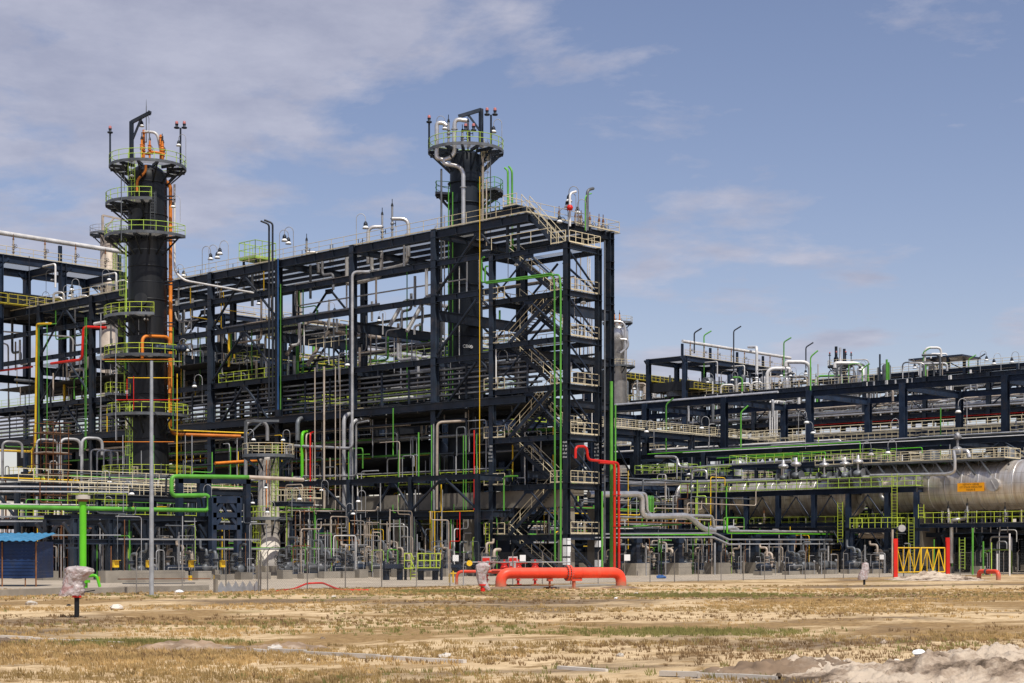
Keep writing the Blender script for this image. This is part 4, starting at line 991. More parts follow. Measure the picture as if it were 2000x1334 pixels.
b = MB(); b.box(p+Vector((-1.6, -1.6, 4.4)), p+Vector((1.6, 1.6, 4.6))); part(t, 'deck', b, 'lime')
b = MB(); b.rail([p+Vector((-1.6, -1.6, 4.6)), p+Vector((1.6, -1.6, 4.6)), p+Vector((1.6, 1.6, 4.6)), p+Vector((-1.6, 1.6, 4.6)), p+Vector((-1.6, -1.6, 4.6))], h=2.0, sp=1.1, r=.05); part(t, 'handrail', b, 'lime')
# left bays roof: pumps and goosenecks
for i in range(9):
    y = 68+i*3.6; h = rnd.uniform(1.2, 2.2); x = rnd.uniform(2, 9)
    pipe([(x, y, 33.9), (x, y, 34+h), (x-1.4*RX, y-1.4*RY, 34+h), (x-1.4*RX, y-1.4*RY, 33.9)], rnd.choice([.16, .22, .28]), 'alum', 'hooped on the roof left end', bend=.6)
for i in range(9): valve_tree((rnd.uniform(1, 10), 66+i*3.9, 34.1), 1.4, 'galv', 'on the roof left end', (RX, RY, 0))
for i in range(6): lamp((3+rnd.random()*6, 68+i*6, 34.1), LEFT if i % 2 else RIGHT, 'on the roof left end', 1.1)
# far column behind the cooler at left
c = at_y(213, 560, 255); zE = lambda y: CAMZ+(HZ-y)/FPX*255
t = thing('column_vessel', 'distant beige column with davit behind the tall black column', 'tower', (c.x, c.y, 0))
b = MB(); b.lathe((c.x, c.y, 0), [(1.35, 0), (1.35, zE(460)), (.8, zE(455)), (0, zE(453))], 24); part(t, 'shell', b, 'beigepipe')
round_platform(t, (c.x, c.y), 1.2, 2.9, zE(458), 0, 6.28, 'galv', 8, .9, 'navy'); 
b = MB(); p = Vector((c.x-1*RX, c.y-1*RY, zE(458))); q = p+Vector((0, 0, 3)); b.bar(p, q, .3, .3); b.bar(q, q+Vector((RX*3.4, RY*3.4, -.7)), .26, .26); b.bar(p+Vector((0, 0, .3)), q+Vector((RX*1.8, RY*1.8, -.4)), .2, .2); part(t, 'davit', b, 'beigepipe')
for y_ in (560, 620): round_platform(t, (c.x, c.y), 1.3, 2.6, zE(y_), 0, 6.28, 'lime', 6, .7, 'navy')
lad(t, (c.x, c.y), 1.4, 30, zE(620), zE(458), 'lime')
# lamps on frame decks
for (px, py, t_) in ((446, 702, 4), (468, 720, 4), (812, 715, 3), (880, 740, 2), (738, 738, 3), (662, 730, -1), (130, 820, 2), (32, 825, 2), (200, 560, 6), (90, 560, 6), (350, 700, -3), (395, 770, 0), (425, 560, 3), (272, 560, -13), (287, 650, -13)):
    lamp(at_t(px, py, t_)-Vector((0, 0, 1)), LEFT if px % 2 else RIGHT, 'on the long frame decks', 1.05)
# yellow safety rails on inner decks
SR_ = thing('deck_railing', 'yellow and beige railing pieces along the inner decks of the long frame', 'railing', (1, 5, 9))
b = MB(); b.rail([(1.3, 8, 9.05), (1.3, 60, 9.05)], sp=1.6, r=.04); part(SR_, 'handrail', b, 'lime2')
b = MB(); b.rail([(.6, 42, 21.5), (.6, 53, 21.5)], sp=1.4, r=.04); b.rail([(10, 42, 17.2), (10, 100, 17.2)], sp=1.6, r=.04); part(SR_, 'handrail', b, 'lime2')
b = MB(); b.rail([(11, 30, 21.5), (11, 55, 21.5)], sp=1.5, r=.04); b.rail([(2, 30, 16.3), (2, 60, 16.3)], sp=1.5, r=.04); part(SR_, 'handrail', b, 'rail')
# ================= low racks and process rows near the ground =================
# portal rack at left (carries the green line)
def portal_rack(name, label, y0, y1, t0, t1, n, z, mm='navy', plinth=True, taper=False, zs=None):
    th = thing(name, label, 'pipe rack', (t0, y0, 0))
    for i in range(n):
        x = t0+(t1-t0)*i/(n-1)
        for y in (y0, y1):
            if plinth:
                hp = 1.2 if taper else .75; b = MB(); b.box((x-hp*.8-.1, y-hp*.75, 0), (x+hp*.8+.1, y+hp*.75, hp)); part(th, 'plinth', b, 'concrete')
            b = MB()
            if taper:
                b.bar((x, y, 1.2), (x, y, 1.3), 1.3, 1.1); b.bar((x, y, 1.3), (x, y, 1.9), .95, .8); b.bar((x, y, 1.9), (x, y, z-1.0), .66, .62); b.bar((x, y, z-1.0), (x, y, z), .9, .8); b.bar((x-.9, y, z-.1), (x, y, z-1.2), .35, .3); b.bar((x+.9, y, z-.1), (x, y, z-1.2), .35, .3)
            else:
                b.ibeam((x, y, .7 if plinth else 0), (x, y, z), .5, .5, (1, 0, 0), .05); b.bar((x+.1, y, z-1.5), (x+1.0, y, z-.3), .25, .2); b.bar((x-.1, y, z-1.5), (x-1.0, y, z-.3), .25, .2)
            part(th, 'column', b, mm)
        b = MB(); b.ibeam((x, y0+.25, z-.25), (x, y1-.25, z-.25), .35, .45); part(th, 'cross_beam', b, mm)
    for y in (y0, y1):
        for zz in (zs or [z]):
            b = MB(); b.ibeam((t0-.3, y-.02, zz+.2), (t1+.3, y-.02, zz+.2), .35, .4); part(th, 'longitudinal_beam', b, mm)
    return th
PR1 = portal_rack('pipe_rack', 'low navy portal rack carrying the bright green pipe', 15, 19, -42, -29, 5, 4.9, zs=[4.9, 2.9])
for (px) in (112, 225, 300, 330): pass
gl = 14.6
pipe([at_s(-40, 989.5, gl), at_s(403, 997, gl), at_s(408, 992, gl), at_s(408, 967, gl), at_s(340, 968, gl), at_s(335, 962, gl), at_s(335, 930, gl), at_s(485, 932, gl)], .27, 'green', 'looping along the low rack', n=14, bend=.45, label='long bright green pipe looping along the low rack at left')
pipe([at_s(485, 932, gl), at_s(592, 937, gl)], .26, 'beigepipe', 'ending the green loop')
pipe([at_s(332, 928, 15.2), at_s(325, 930, 15.2), at_s(324, 968, 15.2), at_s(392, 970, 15.2), at_s(395, 990, 15.2)], .13, 'darkpipe', 'inside the green loop', bend=.3)
# box portal with rounded opening
t = thing('portal_frame', 'navy steel portal with two openings right of the green loop', 'portal', at_s(440, 1120, 14.2)*1)
def pz(px, py, s=14.2): return at_s(px, py, s)
b = MB()
for px in (415, 464): b.bar(pz(px, 1112), pz(px, 972), .5, .5, (0, 1, 0))
for py in (976, 1006, 1030): b.bar(pz(413, py), pz(466, py), .5, .42 if py > 980 else .6, (0, 0, 1))
for (a_, c_) in (((420, 1000), (432, 982)), ((460, 1000), (448, 982)), ((420, 1024), (430, 1012)), ((460, 1024), (450, 1012))): b.bar(pz(*a_), pz(*c_), .4, .3)
b.bar(pz(432, 985), pz(456, 1024), .2, .2); part(t, 'frame', b, 'navy2')
for (a0, a1, y0, y1) in ((350, 405, 935, 1110), (392, 392, 935, 1100), (482, 482, 935, 1100)):
    for px in {a0, a1}:
        b = MB(); b.bar(at_s(px, y1, 17), at_s(px, y0, 17), .5, .5); single('upright_stanchion', b, 'navy2', 'navy steel post rising beside the green loop, {o}', 'post')
b = MB(); b.bar(at_s(345, 938, 17), at_s(487, 940, 17), .5, .5); single('pipe_bridge', b, 'navy2', 'navy beam under the upper run of the green loop', 'beam')
# pale cable trays
def traylab(path, where, w=.3, h=.12, m='traylight'):
    b = MB()
    for i in range(len(path)-1): b.bar(path[i], path[i+1], w, h)
    return single('cable_tray', b, m, f'pale grey cable tray {where}, {{o}}', 'cable tray', 'pale cable trays')
traylab([at_s(230, 1053, 12), at_s(505, 1054, 12)], 'crossing low before the pump row')
traylab([at_s(60, 1045, 12.6), at_s(235, 1045, 12.6)], 'crossing low before the pump row', .2, .08)
traylab([at_s(0, 1018, 22), at_s(500, 1019, 22)], 'on the low navy rack')
traylab([at_s(0, 1009, 22), at_s(340, 1010, 22)], 'on the low navy rack')
# flat beam level (z about 6) through the middle
b = MB(); b.ibeam(at_t(560, 1007, -3), at_t(962, 1006, -3), .4, .8); single('pipe_bridge', b, 'navy', 'long level navy beam above the middle pump row', 'beam')
pipe([at_t(478, 1004, -3.3), at_t(500, 999, -3.3), at_t(735, 998, -3.3), at_t(738, 990, -3.3)], .14, 'beigepipe', 'on the beam above the middle pumps', bend=.3)
for px in (593, 617, 645, 667, 717):
    pipe([at_t(px, 1110, -3.4), at_t(px, 1001, -3.4)], .08, 'beigepipe', 'dropping to the middle pump row')
pipe([at_t(624, 1046, -4), at_t(655, 1045, -4), at_t(656, 1100, -4)], .07, 'beigepipe', 'bent over the middle pumps', bend=.2)
pipe([at_t(660, 1046, -4), at_t(727, 1044, -4), at_t(728, 1075, -4)], .07, 'beigepipe', 'bent over the middle pumps', bend=.2)
for px in (840, 844, 849): pipe([at_t(px, 1095, -4), at_t(px, 998, -4)], .05, 'yellow', 'above the lime green steps')
pipe([at_t(838, 1000, -3.8), at_t(925, 998, -3.8)], .04, 'yellow', 'level above the lime steps')
for px, y0, y1, m in ((905, 850, 998, 'green'), (931, 848, 998, 'green'), (926, 840, 998, 'red'), (893, 1000, 1050, 'red'), (899, 1000, 1060, 'green'), (910, 850, 995, 'green')):
    pipe([at_t(px, y1, -2.5), at_t(px, y0, -2.5)], .05 if m != 'red' else .07, m, 'left of the stair tower')
pipe([at_t(879, 1104, -4), at_t(879, 1057, -4), at_t(898, 1057, -4), at_t(898, 1000, -4)], .06, 'red', 'left of the stair tower', bend=.15)
b = MB(); b.box(at_t(902, 1110, 2), at_t(955, 1025, 2)+Vector((3, 0, 0))); 
t = thing('equipment_housing', 'dark navy ribbed housing left of the stair tower foot', 'housing', at_t(930, 1110, 2)); part(t, 'casing', b, 'navy2')
b = MB()
for k in range(9): p = at_t(903+k*6.3, 1110, 1.9); q = at_t(903+k*6.3, 1026, 1.9); b.bar(p, q, .1, .1)
part(t, 'rib', b, 'navy')
b = MB(); b.ladder(at_t(952, 1112, -1), at_t(952, 1022, -1), (-1, 0, 0), w=.5); single('ladder', b, 'lime2', 'lime yellow ladder left of the stair tower foot', 'ladder')
# ---- pump sets: one built, then copied
def pump_proto(kind):
    t = thing('pump_set', 'x', 'pump', (0, 0, 0))
    b = MB(); b.box((-1.1, -.5, 0), (1.1, .5, .45)); part(t, 'plinth', b, 'concrete')
    b = MB(); b.box((-1.0, -.4, .45), (1.0, .4, .58)); part(t, 'base_frame', b, 'navy2')
    b = MB(); b.cyl((-.9, 0, .95), (.1, 0, .95), .32, 14); b.box((-.75, -.2, .58), (-.1, .2, .75)); b.cyl((-.98, 0, .95), (-.9, 0, .95), .25, 12)
    for k in range(8): a = 2*math.pi*k/8; b.bar((-.8, .33*math.cos(a), .95+.33*math.sin(a)), (0, .33*math.cos(a), .95+.33*math.sin(a)), .03, .05)
    part(t, 'motor', b, 'navy2' if kind < 2 else 'galvdark')
    b = MB(); b.cyl((.1, 0, .95), (.45, 0, .95), .09, 8); b.lathe((.75, .22, .95), [(0, -.44), (.4, -.4), (.45, -.2), (.42, 0), (.25, .05), (0, .1)], 14, axis='y'); b.cyl((.75, 0, .95), (1.15, 0, .95), .2, 10); b.flange((1.15, 0, .95), (1, 0, 0), .32)
    part(t, 'casing', b, 'galvdark' if kind != 1 else 'navy2')
    b = MB(); b.tube([(.75, 0, 1.2), (.75, 0, 2.6+.4*kind), (.75, .9, 2.6+.4*kind), (.75, .9, 3.4)], .12, 8, .3); b.tube([(1.15, 0, .95), (1.7, 0, .95), (1.7, 0, 2.4), (1.7, .8, 2.4)], .15, 8, .35)
    for z in (1.4, 1.7, 2.1): b.flange((.75, 0, z), (0, 0, 1), .24, .08, 10)
    for z in (1.5, 1.8): b.flange((1.7, 0, z), (0, 0, 1), .28, .08, 10)
    part(t, 'pipework', b, ['galvdark', 'beigepipe', 'galvdark'][kind])
    b = MB(); b.sphere((.75, 0, 1.9), .22, 8, 5); b.cyl((.75, 0, 1.9), (.75, -.5, 1.9), .04, 6); b.wheel((.75, -.5, 1.9), .22, (0, 1, 0)); part(t, 'valve', b, ['navy2', 'galvdark', 'black'][kind]); b = MB(); b.sphere((1.7, 0, 1.65), .25, 8, 5); b.cyl((1.7, 0, 1.65), (2.1, 0, 1.65), .04, 6); b.wheel((2.1, 0, 1.65), .24, (1, 0, 0)); part(t, 'valve', b, ['navy2', 'galvdark', 'black'][kind])
    b = MB(); b.cyl((-.3, .7, 0), (-.3, .7, 1.3), .03, 5); b.cyl((-.3, .64, 1.38), (-.3, .76, 1.38), .12, 10); b.tube([(-1.2, -.6, 0), (-1.2, -.6, 1.1), (1.5, -.6, 1.1), (1.5, -.6, 0)], .03, 5, .1); b.tube([(.2, .45, .5), (.2, .45, 2.0), (-.6, .45, 2.0)], .03, 5, .1); part(t, 'small_tubing', b, 'galv')
    return t
protos = [pump_proto(k) for k in range(3)]; used = [False]*3
CLEAR = [(492, 556, 172), (408, 470, 146)]
def clear(x, y):
    q = px_of((x, y)); d = depth((x, y))
    return any(a < q < b_ and d < dd for a, b_, dd in CLEAR)
def pump(p, rz, where, kind=None, sc=1.0):
    if clear(p[0], p[1]): return
    k = rnd.randrange(3) if kind is None else kind
    o = copy_tree(protos[k]) if used[k] else protos[k]; used[k] = True
    o.location = p; o.rotation_euler = (0, 0, rz); o.scale = (sc,)*3; o['base'] = tuple(p)
    o['label'] = 'pump with '+['navy valves', 'beige pipework', 'grey pipework'][k]+f' {where}, {{o}}'; o['group'] = 'pumps in rows'; REG.append(o)
for i in range(13): pump((-37+i*2.5, 12.2+rnd.uniform(-.4, .4), 0), rnd.choice([0, .0, math.pi]), 'in the left pump row', sc=rnd.uniform(.8, 1.0))
for i in range(11): pump((-30+i*3.0, 17+rnd.uniform(-.6, .6), 0), rnd.choice([0, math.pi]), 'behind the left pump row', sc=rnd.uniform(.85, 1.1))
for i in range(12): pump((-5.5+rnd.uniform(-.5, .5), 9+i*2.6, 0), rnd.choice([math.pi/2, -math.pi/2]), 'in the middle pump row', sc=rnd.uniform(.85, 1.1))
for i in range(10): pump((-1.8+rnd.uniform(-.5, .5), 9+i*3.6, 0), rnd.choice([math.pi/2, -math.pi/2]), 'behind the middle pump row', sc=rnd.uniform(.9, 1.15))
for i in range(12): pump((14+i*3.3, 5.0+rnd.uniform(-.4, .4), 0), rnd.choice([0, math.pi]), 'under the right pipe rack', sc=rnd.uniform(.85, 1.1))
for i in range(10): pump((22+i*4, -7.0+rnd.uniform(-.6, .6), 0), rnd.choice([0, math.pi]), 'by the right hand fence', sc=rnd.uniform(.85, 1.1))
# yellow local control boxes
for i, px in enumerate((226, 291, 374, 435, 575, 645, 658, 705)):
    p = at_s(px, 1102, 10.8) if px < 500 else at_t(px, 1102, -7.2)
    t = thing('control_box', 'yellow control box on a thin post by the pumps, {o}', 'control box', (p.x, p.y, 0), 'yellow control boxes'); REG.count(t)
    b = MB(); b.box(p+Vector((-.22, -.12, -.25)), p+Vector((.22, .12, .28))); b.bar(p+Vector((-.25, -.13, .3)), p+Vector((.25, -.13, .3)), .4, .03); part(t, 'box', b, 'yellow')
    b = MB(); b.cyl((p.x, p.y+.1, 0), (p.x, p.y+.1, p.z), .05, 6); part(t, 'post', b, 'galvdark')
for i, px in enumerate((208, 240, 283, 352, 377, 433, 560, 680, 760)):
    p = at_s(px, 1130, 10.2) if px < 500 else at_t(px, 1121, -7.6)
    b = MB(); b.box((p.x-.55, p.y-.35, 0), (p.x+.55, p.y+.35, .38)); single('equipment_skid', b, 'yellow', 'low yellow equipment base beside the pumps, {o}', 'base', 'yellow equipment bases')
for i, px in enumerate((640, 663, 730)):
    p = at_t(px, 1129, -10.5); b = MB(); b.box((p.x-.5, p.y-.55, 0), (p.x+.5, p.y+.55, .95)); single('concrete_block', b, 'concrete', 'pale concrete block in front of the middle pumps, {o}', 'block', 'concrete blocks')
# upright clutter pipes: risers, drops and small racks
def risers(n, tr, sr, z, where, ms, rr=(.03, .075), bendp=.5):
    for i in range(n):
        x = rnd.uniform(*tr); y = rnd.uniform(*sr); h = rnd.uniform(*z)
        if clear(x, y): continue
        r = rnd.uniform(*rr); m = rnd.choice(ms)
        pts = [(x, y, 0), (x, y, h)]
        if rnd.random() < bendp:
            d = rnd.uniform(.6, 3.0)*rnd.choice((-1, 1)); ax = rnd.random() < .5
            e = (x+d, y, h) if ax else (x, y+d, h); pts.append(e)
            if rnd.random() < .6: pts.append((e[0], e[1], h+rnd.choice([-1, 1])*rnd.uniform(.6, 2)))
        pipe(pts, r, m, where, bend=.25)
CM = ['galv', 'galv', 'galv', 'galvdark', 'galvdark', 'galv', 'white', 'beigepipe', 'beigepipe', 'beigepipe', 'galvdark', 'galv', 'galvdark', 'beigepipe', 'rust', 'yellow', 'green', 'rust', 'green', 'lime']
risers(120, (-42, -6), (9, 26), (2.2, 5.5), 'among the left pumps', CM)
risers(90, (-9, -1), (7, 45), (2.5, 6.5), 'among the middle pumps', CM)
risers(80, (-38, -2), (22, 50), (5, 10), 'behind the low left rack', CM, (.04, .12))
risers(80, (12, 52), (0, 12), (2.2, 5), 'under the right rack', CM)
risers(42, (30, 75), (-12, -1), (2, 4), 'under the silver vessel', CM)
risers(70, (14, 60), (12, 34), (5, 13), 'behind the right low rack', CM, (.05, .14))
risers(60, (60, 140), (20, 40), (6, 16), 'beyond the right low rack', CM, (.08, .22))
risers(26, (30, 60), (60, 95), (8, 22), 'far behind the frame', CM, (.08, .2))
# level clutter: small pipes running along b direction
for i in range(34):
    y = rnd.uniform(23, 46); x0 = rnd.uniform(-42, -12); L = rnd.uniform(6, 26); z = rnd.uniform(2.5, 9.5)
    pipe([(x0, y, z-rnd.uniform(.5, 2)), (x0, y, z), (x0+L, y, z)], rnd.uniform(.04, .12), rnd.choice(CM), 'in the left process area', bend=.25)
for i in range(44):
    y = rnd.uniform(8, 34); x0 = rnd.uniform(12, 40); L = rnd.uniform(6, 26); z = rnd.uniform(2.5, 11)
    pipe([(x0, y, z-rnd.uniform(.5, 2)), (x0, y, z), (x0+L, y, z), (x0+L, y, z+rnd.uniform(-2, 2))], rnd.uniform(.05, .16), rnd.choice(CM+['galvdark', 'galv', 'alum']), 'in the right process area', bend=.3)
# mid-height platforms at left behind the racks (beige handrails, scaffold)
def platform(name, label, x0, x1, y0, y1, z, rm, legs=True, m='navy', sp=1.2, mid=0):
    t = thing(name, label, 'platform', (x0, y0, 0))
    b = MB(); b.box((x0, y0, z-.06), (x1, y1, z)); part(t, 'deck', b, 'grate')
    b = MB()
    for y in (y0, y1): b.ibeam((x0, y, z-.28), (x1, y, z-.28), .2, .4)
    for x in (x0, x1): b.ibeam((x, y0+.1, z-.28), (x, y1-.1, z-.28), .2, .4)
    part(t, 'edge_beam', b, m)
    b = MB(); b.rail([(x0, y0, z), (x1, y0, z), (x1, y1, z), (x0, y1, z), (x0, y0, z)], sp=sp, r=.032, toe=False); part(t, 'handrail', b, rm)
    if legs:
        n = max(2, round((x1-x0)/6)+1)
        for i in range(n):
            for y in (y0+.2, y1-.2):
                b = MB(); b.ibeam((x0+.2+(x1-x0-.4)*i/(n-1), y, 0), (x0+.2+(x1-x0-.4)*i/(n-1), y, z-.5), .35, .35, (1, 0, 0)); part(t, 'leg', b, m)
    return t
platform('platform', 'beige railed platform at far left above the low rack', -36, -24.5, 21, 25, 7.2, 'rail')
platform('platform', 'lime railed platform between the left column and the green loop', -37, -33.8, 20, 24, 6.1, 'lime2')
platform('platform', 'lime railed low platform behind the left pump row', -34, -17, 28, 31, 4.3, 'lime2')
platform('platform', 'beige railed platform beside the fireproofed vessel', -14.9, -12, 21.5, 24, 7.1, 'rail', False)
platform('platform', 'lime railed platform inside the frame middle', 2, 10, 26, 33, 4.5, 'lime2')
platform('platform', 'lime railed deck in the frame left bays', -6, -1.5, 48, 62, 9.5, 'lime')
# rusty scaffold
t = thing('scaffold', 'rusty tube scaffold standing left of the tall black column', 'scaffold', at_s(93, 1000, 27)*1)
b = MB()
xs_ = [at_s(px, 900, 27).x for px in (90, 104, 118, 134)]
for x in xs_:
    for y in (27, 29): b.sweep([(x, y, 0), (x, y, 13.2)], .045, 5)
part(t, 'upright', b, 'rust')
b = MB()
for k in range(7):
    z = 1.8+k*1.8
    for y in (27, 29): b.sweep([(xs_[0]-.3, y, z), (xs_[-1]+.3, y, z)], .04, 5); b.sweep([(xs_[0]-.3, y, z+.9), (xs_[-1]+.3, y, z+.9)], .035, 5)
    for x in xs_: b.sweep([(x, 26.8, z), (x, 29.2, z)], .04, 5)
part(t, 'ledger', b, 'rust')
b = MB()
for z in (9.0, 10.9, 12.6): b.box((xs_[0], 27.1, z), (xs_[-1], 28.9, z+.06))
part(t, 'plank', b, 'beigepipe')
# hooked grey pipes row before the left frame bays
for px, py, r in ((118, 857, .28), (160, 855, .28), (178, 878, .16), (190, 880, .14), (203, 880, .14), (216, 880, .14), (480, 822, .3), (72, 858, .2), (5, 862, .25)):
    p = at_t(px, py, -6); pipe([(p.x, p.y, 2), p, p+Vector((2.4, -.6, 0)), p+Vector((2.4, -.6, -2))], r, 'galv', 'hooked before the left bays', bend=r*3)
# level pipes far left
for py, r, m in ((985, .1, 'white'), (960, .14, 'galv'), (950, .1, 'white')): pipe([at_s(-10, py, 24), at_s(250, py+2, 24)], r, m, 'crossing behind the green line')
# ================= right-hand low rack with silver line =================
PR2 = portal_rack('pipe_rack', 'low navy rack with tapered legs on concrete blocks at right', 1.5, 7, 12, 66, 9, 4.2, 'navy2', True, True)
sl = 1.2
def qs(px, py, s=sl): return at_s(px, py, s)
pipe([qs(1150, 966), qs(1247, 965), qs(1254, 972), qs(1254, 1003), qs(1262, 1009), qs(1345, 1007), qs(1372, 1033), qs(1395, 1037)], .45, 'alum', 'stepping down over the low rack', bend=.9, label='thick silver jacketed pipe stepping down over the right low rack')
pipe([qs(1150, 962, 2.5), qs(1262, 964, 2.5), qs(1264, 1000, 2.5), qs(1272, 1006, 2.5), qs(1392, 1008, 2.5), qs(1395, 1035, 2.5)], .26, 'alum', 'stepping down over the low rack', bend=.6)
pipe([qs(1370, 1036, 3.2), qs(1432, 1031, 3.2), qs(1440, 1036, 3.2)], .42, 'alum', 'joining the silver line')
pipe([qs(1425, 1037), qs(1685, 1040)], .2, 'alum', 'along the low rack')
pipe([qs(1420, 1041.5, .8), qs(1685, 1044, .8)], .08, 'greenb', 'along the low rack')
for dx in (0, 3, 6, 9): pipe([qs(1267+dx, 1000, 4), qs(1267+dx, 972, 4), qs(1266+dx, 969, 5)], .1, 'green', 'in a bundle behind the silver line')
pipe([qs(1196, 1030, 3), qs(1330, 1024, 3)], .12, 'green', 'level behind the silver line'); pipe([qs(1196, 1044, 1.0), qs(1390, 1044.5, 1.0)], .07, 'greenb', 'level below the silver line')
pipe([qs(1414, 1040), qs(1414, 1011), qs(1453, 1011), qs(1453, 1040)], .09, 'green', 'in a hoop over the low rack', bend=.25); pipe([qs(1420, 1040), qs(1420, 1011)], .16, 'greenb', 'in the hoop over the low rack')
traylab([qs(1160, 1043, .2), qs(1395, 1041, .2), qs(1422, 1053.5, .2), qs(1686, 1054, .2)], 'kinked along the right low rack', .35, .14)
traylab([qs(1160, 1050, .0), qs(1392, 1049, 0), qs(1422, 1062.5, 0), qs(1668, 1062, 0)], 'kinked along the right low rack', .35, .12)
traylab([qs(1200, 1064, 6), qs(1400, 1063, 6)], 'behind the right low rack', .2, .1)
for px in (1262, 1300, 1396, 1447, 1502, 1668, 1680): pipe([at_s(px, 1128, -1), at_s(px, 1060, -1)], .09 if px != 1396 else .16, 'galv', 'standing before the right low rack')
# ================= raised deck, silver vessels =================
TD = 45.0
t = thing('platform', 'long lime railed service deck on navy legs before the silver vessels', 'platform', (TD, 15, 0))
def pd2(px, py): return at_t(px, py, TD)
zdk = pd2(1600, 955).z; yL = pd2(1330, 962).y; yR = pd2(1790, 950).y
b = MB(); b.box((TD, yR, zdk-.06), (TD+5, yL, zdk)); part(t, 'deck', b, 'grate')
b = MB()
for x in (TD, TD+5): b.ibeam((x, yR, zdk-.35), (x, yL, zdk-.35), .3, .6)
part(t, 'edge_beam', b, 'navy2')
for px in (1330, 1400, 1458, 1520, 1590, 1657, 1733, 1790):
    y = at_t(px, 1000, TD).y
    for x in (TD, TD+5):
        b = MB(); b.ibeam((x, y, 0), (x, y, zdk-.65), .5, .5, (1, 0, 0), .05); part(t, 'leg', b, 'navy2')
    b = MB(); b.ibeam((TD+.25, y, zdk-.4), (TD+4.75, y, zdk-.4), .3, .5); part(t, 'cross_beam', b, 'navy2')
ys = [at_t(px, 1000, TD).y for px in (1330, 1400, 1458, 1520, 1590, 1657, 1733)]
for k in range(6):
    y0, y1 = ys[k], ys[k+1]; ym = (y0+y1)/2; b = MB()
    for sg in (y0, y1): b.tube([(TD, ym, zdk-.8), (TD, sg+(ym-sg)*.08, zdk-3.6)], .08, 6); b.tube([(TD, ym, zdk-4.3), (TD, sg+(ym-sg)*.08, zdk-7.4)], .08, 6)
    b.ibeam((TD, y0-.3, zdk-4.0), (TD, y1+.3, zdk-4.0), .25, .35); part(t, 'brace', b, 'navy2')
b = MB(); b.rail([(TD-.1, yL, zdk), (TD-.1, yR, zdk), (TD+5, yR, zdk)], sp=1.35, r=.045); b.rail([(TD+5, yL, zdk), (TD+5, yR, zdk)], sp=1.35, r=.035); part(t, 'handrail', b, 'lime')
# white jacket pipe along the deck
def pw(px, py, t_=TD+1.2): return at_t(px, py, t_)
pipe([pw(1228, 946), pw(1700, 933), pw(1719, 936), pw(1720, 972), pw(1735, 980)], .42, 'alum', 'over the long service deck', bend=1.2, label='long silver jacketed pipe over the service deck ending in an elbow')
pipe([pw(1352, 935), pw(1352, 920), pw(1380, 918), pw(1380, 935)], .22, 'alum', 'hooped over the silver line', bend=.5)
pipe([pw(1280, 892, 50), pw(1322, 892, 50), pw(1326, 912, 50), pw(1345, 914, 50), pw(1545, 900, 50)], .25, 'alum', 'level above the service deck', bend=.6)
pipe([pw(1322, 893, 49), pw(1322, 935, 49)], .12, 'galv', 'above the service deck')
for px, py in ((1555, 918), (1676, 914), (1610, 920), (1530, 922), (1650, 918)):
    p = pw(px, py+12); t = thing('control_valve', 'fat silver control valve with dark bonnet on the service deck, {o}', 'valve', p, 'silver control valves')
    b = MB(); b.sphere(p, .62 if px in (1555, 1676) else .45, 14, 8, (1, 1, .8)); b.flange(p+Vector((0, .7, 0)), (0, 1, 0), .62, .12); b.flange(p-Vector((0, .7, 0)), (0, 1, 0), .62, .12); part(t, 'body', b, 'galvdark')
    b = MB(); b.cyl(p, p+Vector((0, 0, 1.2)), .14, 8); b.lathe(p+Vector((0, 0, 1.1)), [(0, 0), (.5, .05), (.62, .25), (.5, .45), (.2, .55), (.12, 1.0), (0, 1.05)], 16); part(t, 'actuator', b, 'alum')
# upper service deck behind with lime rails
b = None
for (px0, px1, py, t_, lab) in ((1355, 1420, 930, 47.5, 'short lime railed deck left of the large control valves'), (1425, 1700, 908, 48.5, 'upper lime railed deck behind the service deck'), (1240, 1335, 926, 56, 'lime railed deck over the green pipes at centre right')):
    p = at_t(px0, py, t_); q = at_t(px1, py, t_)
    platform('platform', lab, t_, t_+(5.5 if t_ == 48.5 else 3.0), q.y, p.y, p.z, 'lime', True, 'navy2', 1.3)
# green thin lines
for (x0, y0, x1, y1, t_) in ((1265, 887, 1680, 863, 60), (1400, 895, 1560, 885, 58), (1470, 894, 1612, 883, 56), (1740, 877, 1801, 874, 60)):
    pipe([at_t(x0, y0, t_), at_t(x1, y1, t_), at_t(x1, y1+22, t_)] , .08, 'greenb', 'crossing above the service deck', bend=.2)
def green_stand(px, y0, y1, Y, r=.16, m='green'):
    p = at_y(px, y0, Y); q = at_y(px, y1, Y)
    pipe([q, p, p+Vector((RX*.9*Y/200, RY*.9*Y/200, .9))], r, m, 'hooked vent at right', bend=.4)
for a_ in ((1301, 790, 895, 230), (1447, 805, 905, 225), (1583, 697, 965, 235), (1375, 655, 765, 330, .2), (1531, 668, 720, 330, .2), (1684, 720, 745, 300, .2), (1803, 688, 740, 330), (1892, 702, 742, 320), (1910, 700, 745, 320, .2, 'darkpipe'), (1356, 650, 690, 325, .22, 'darkpipe'), (1433, 646, 740, 325, .2, 'darkpipe'), (1574, 678, 720, 320, .2, 'darkpipe')): green_stand(*a_)
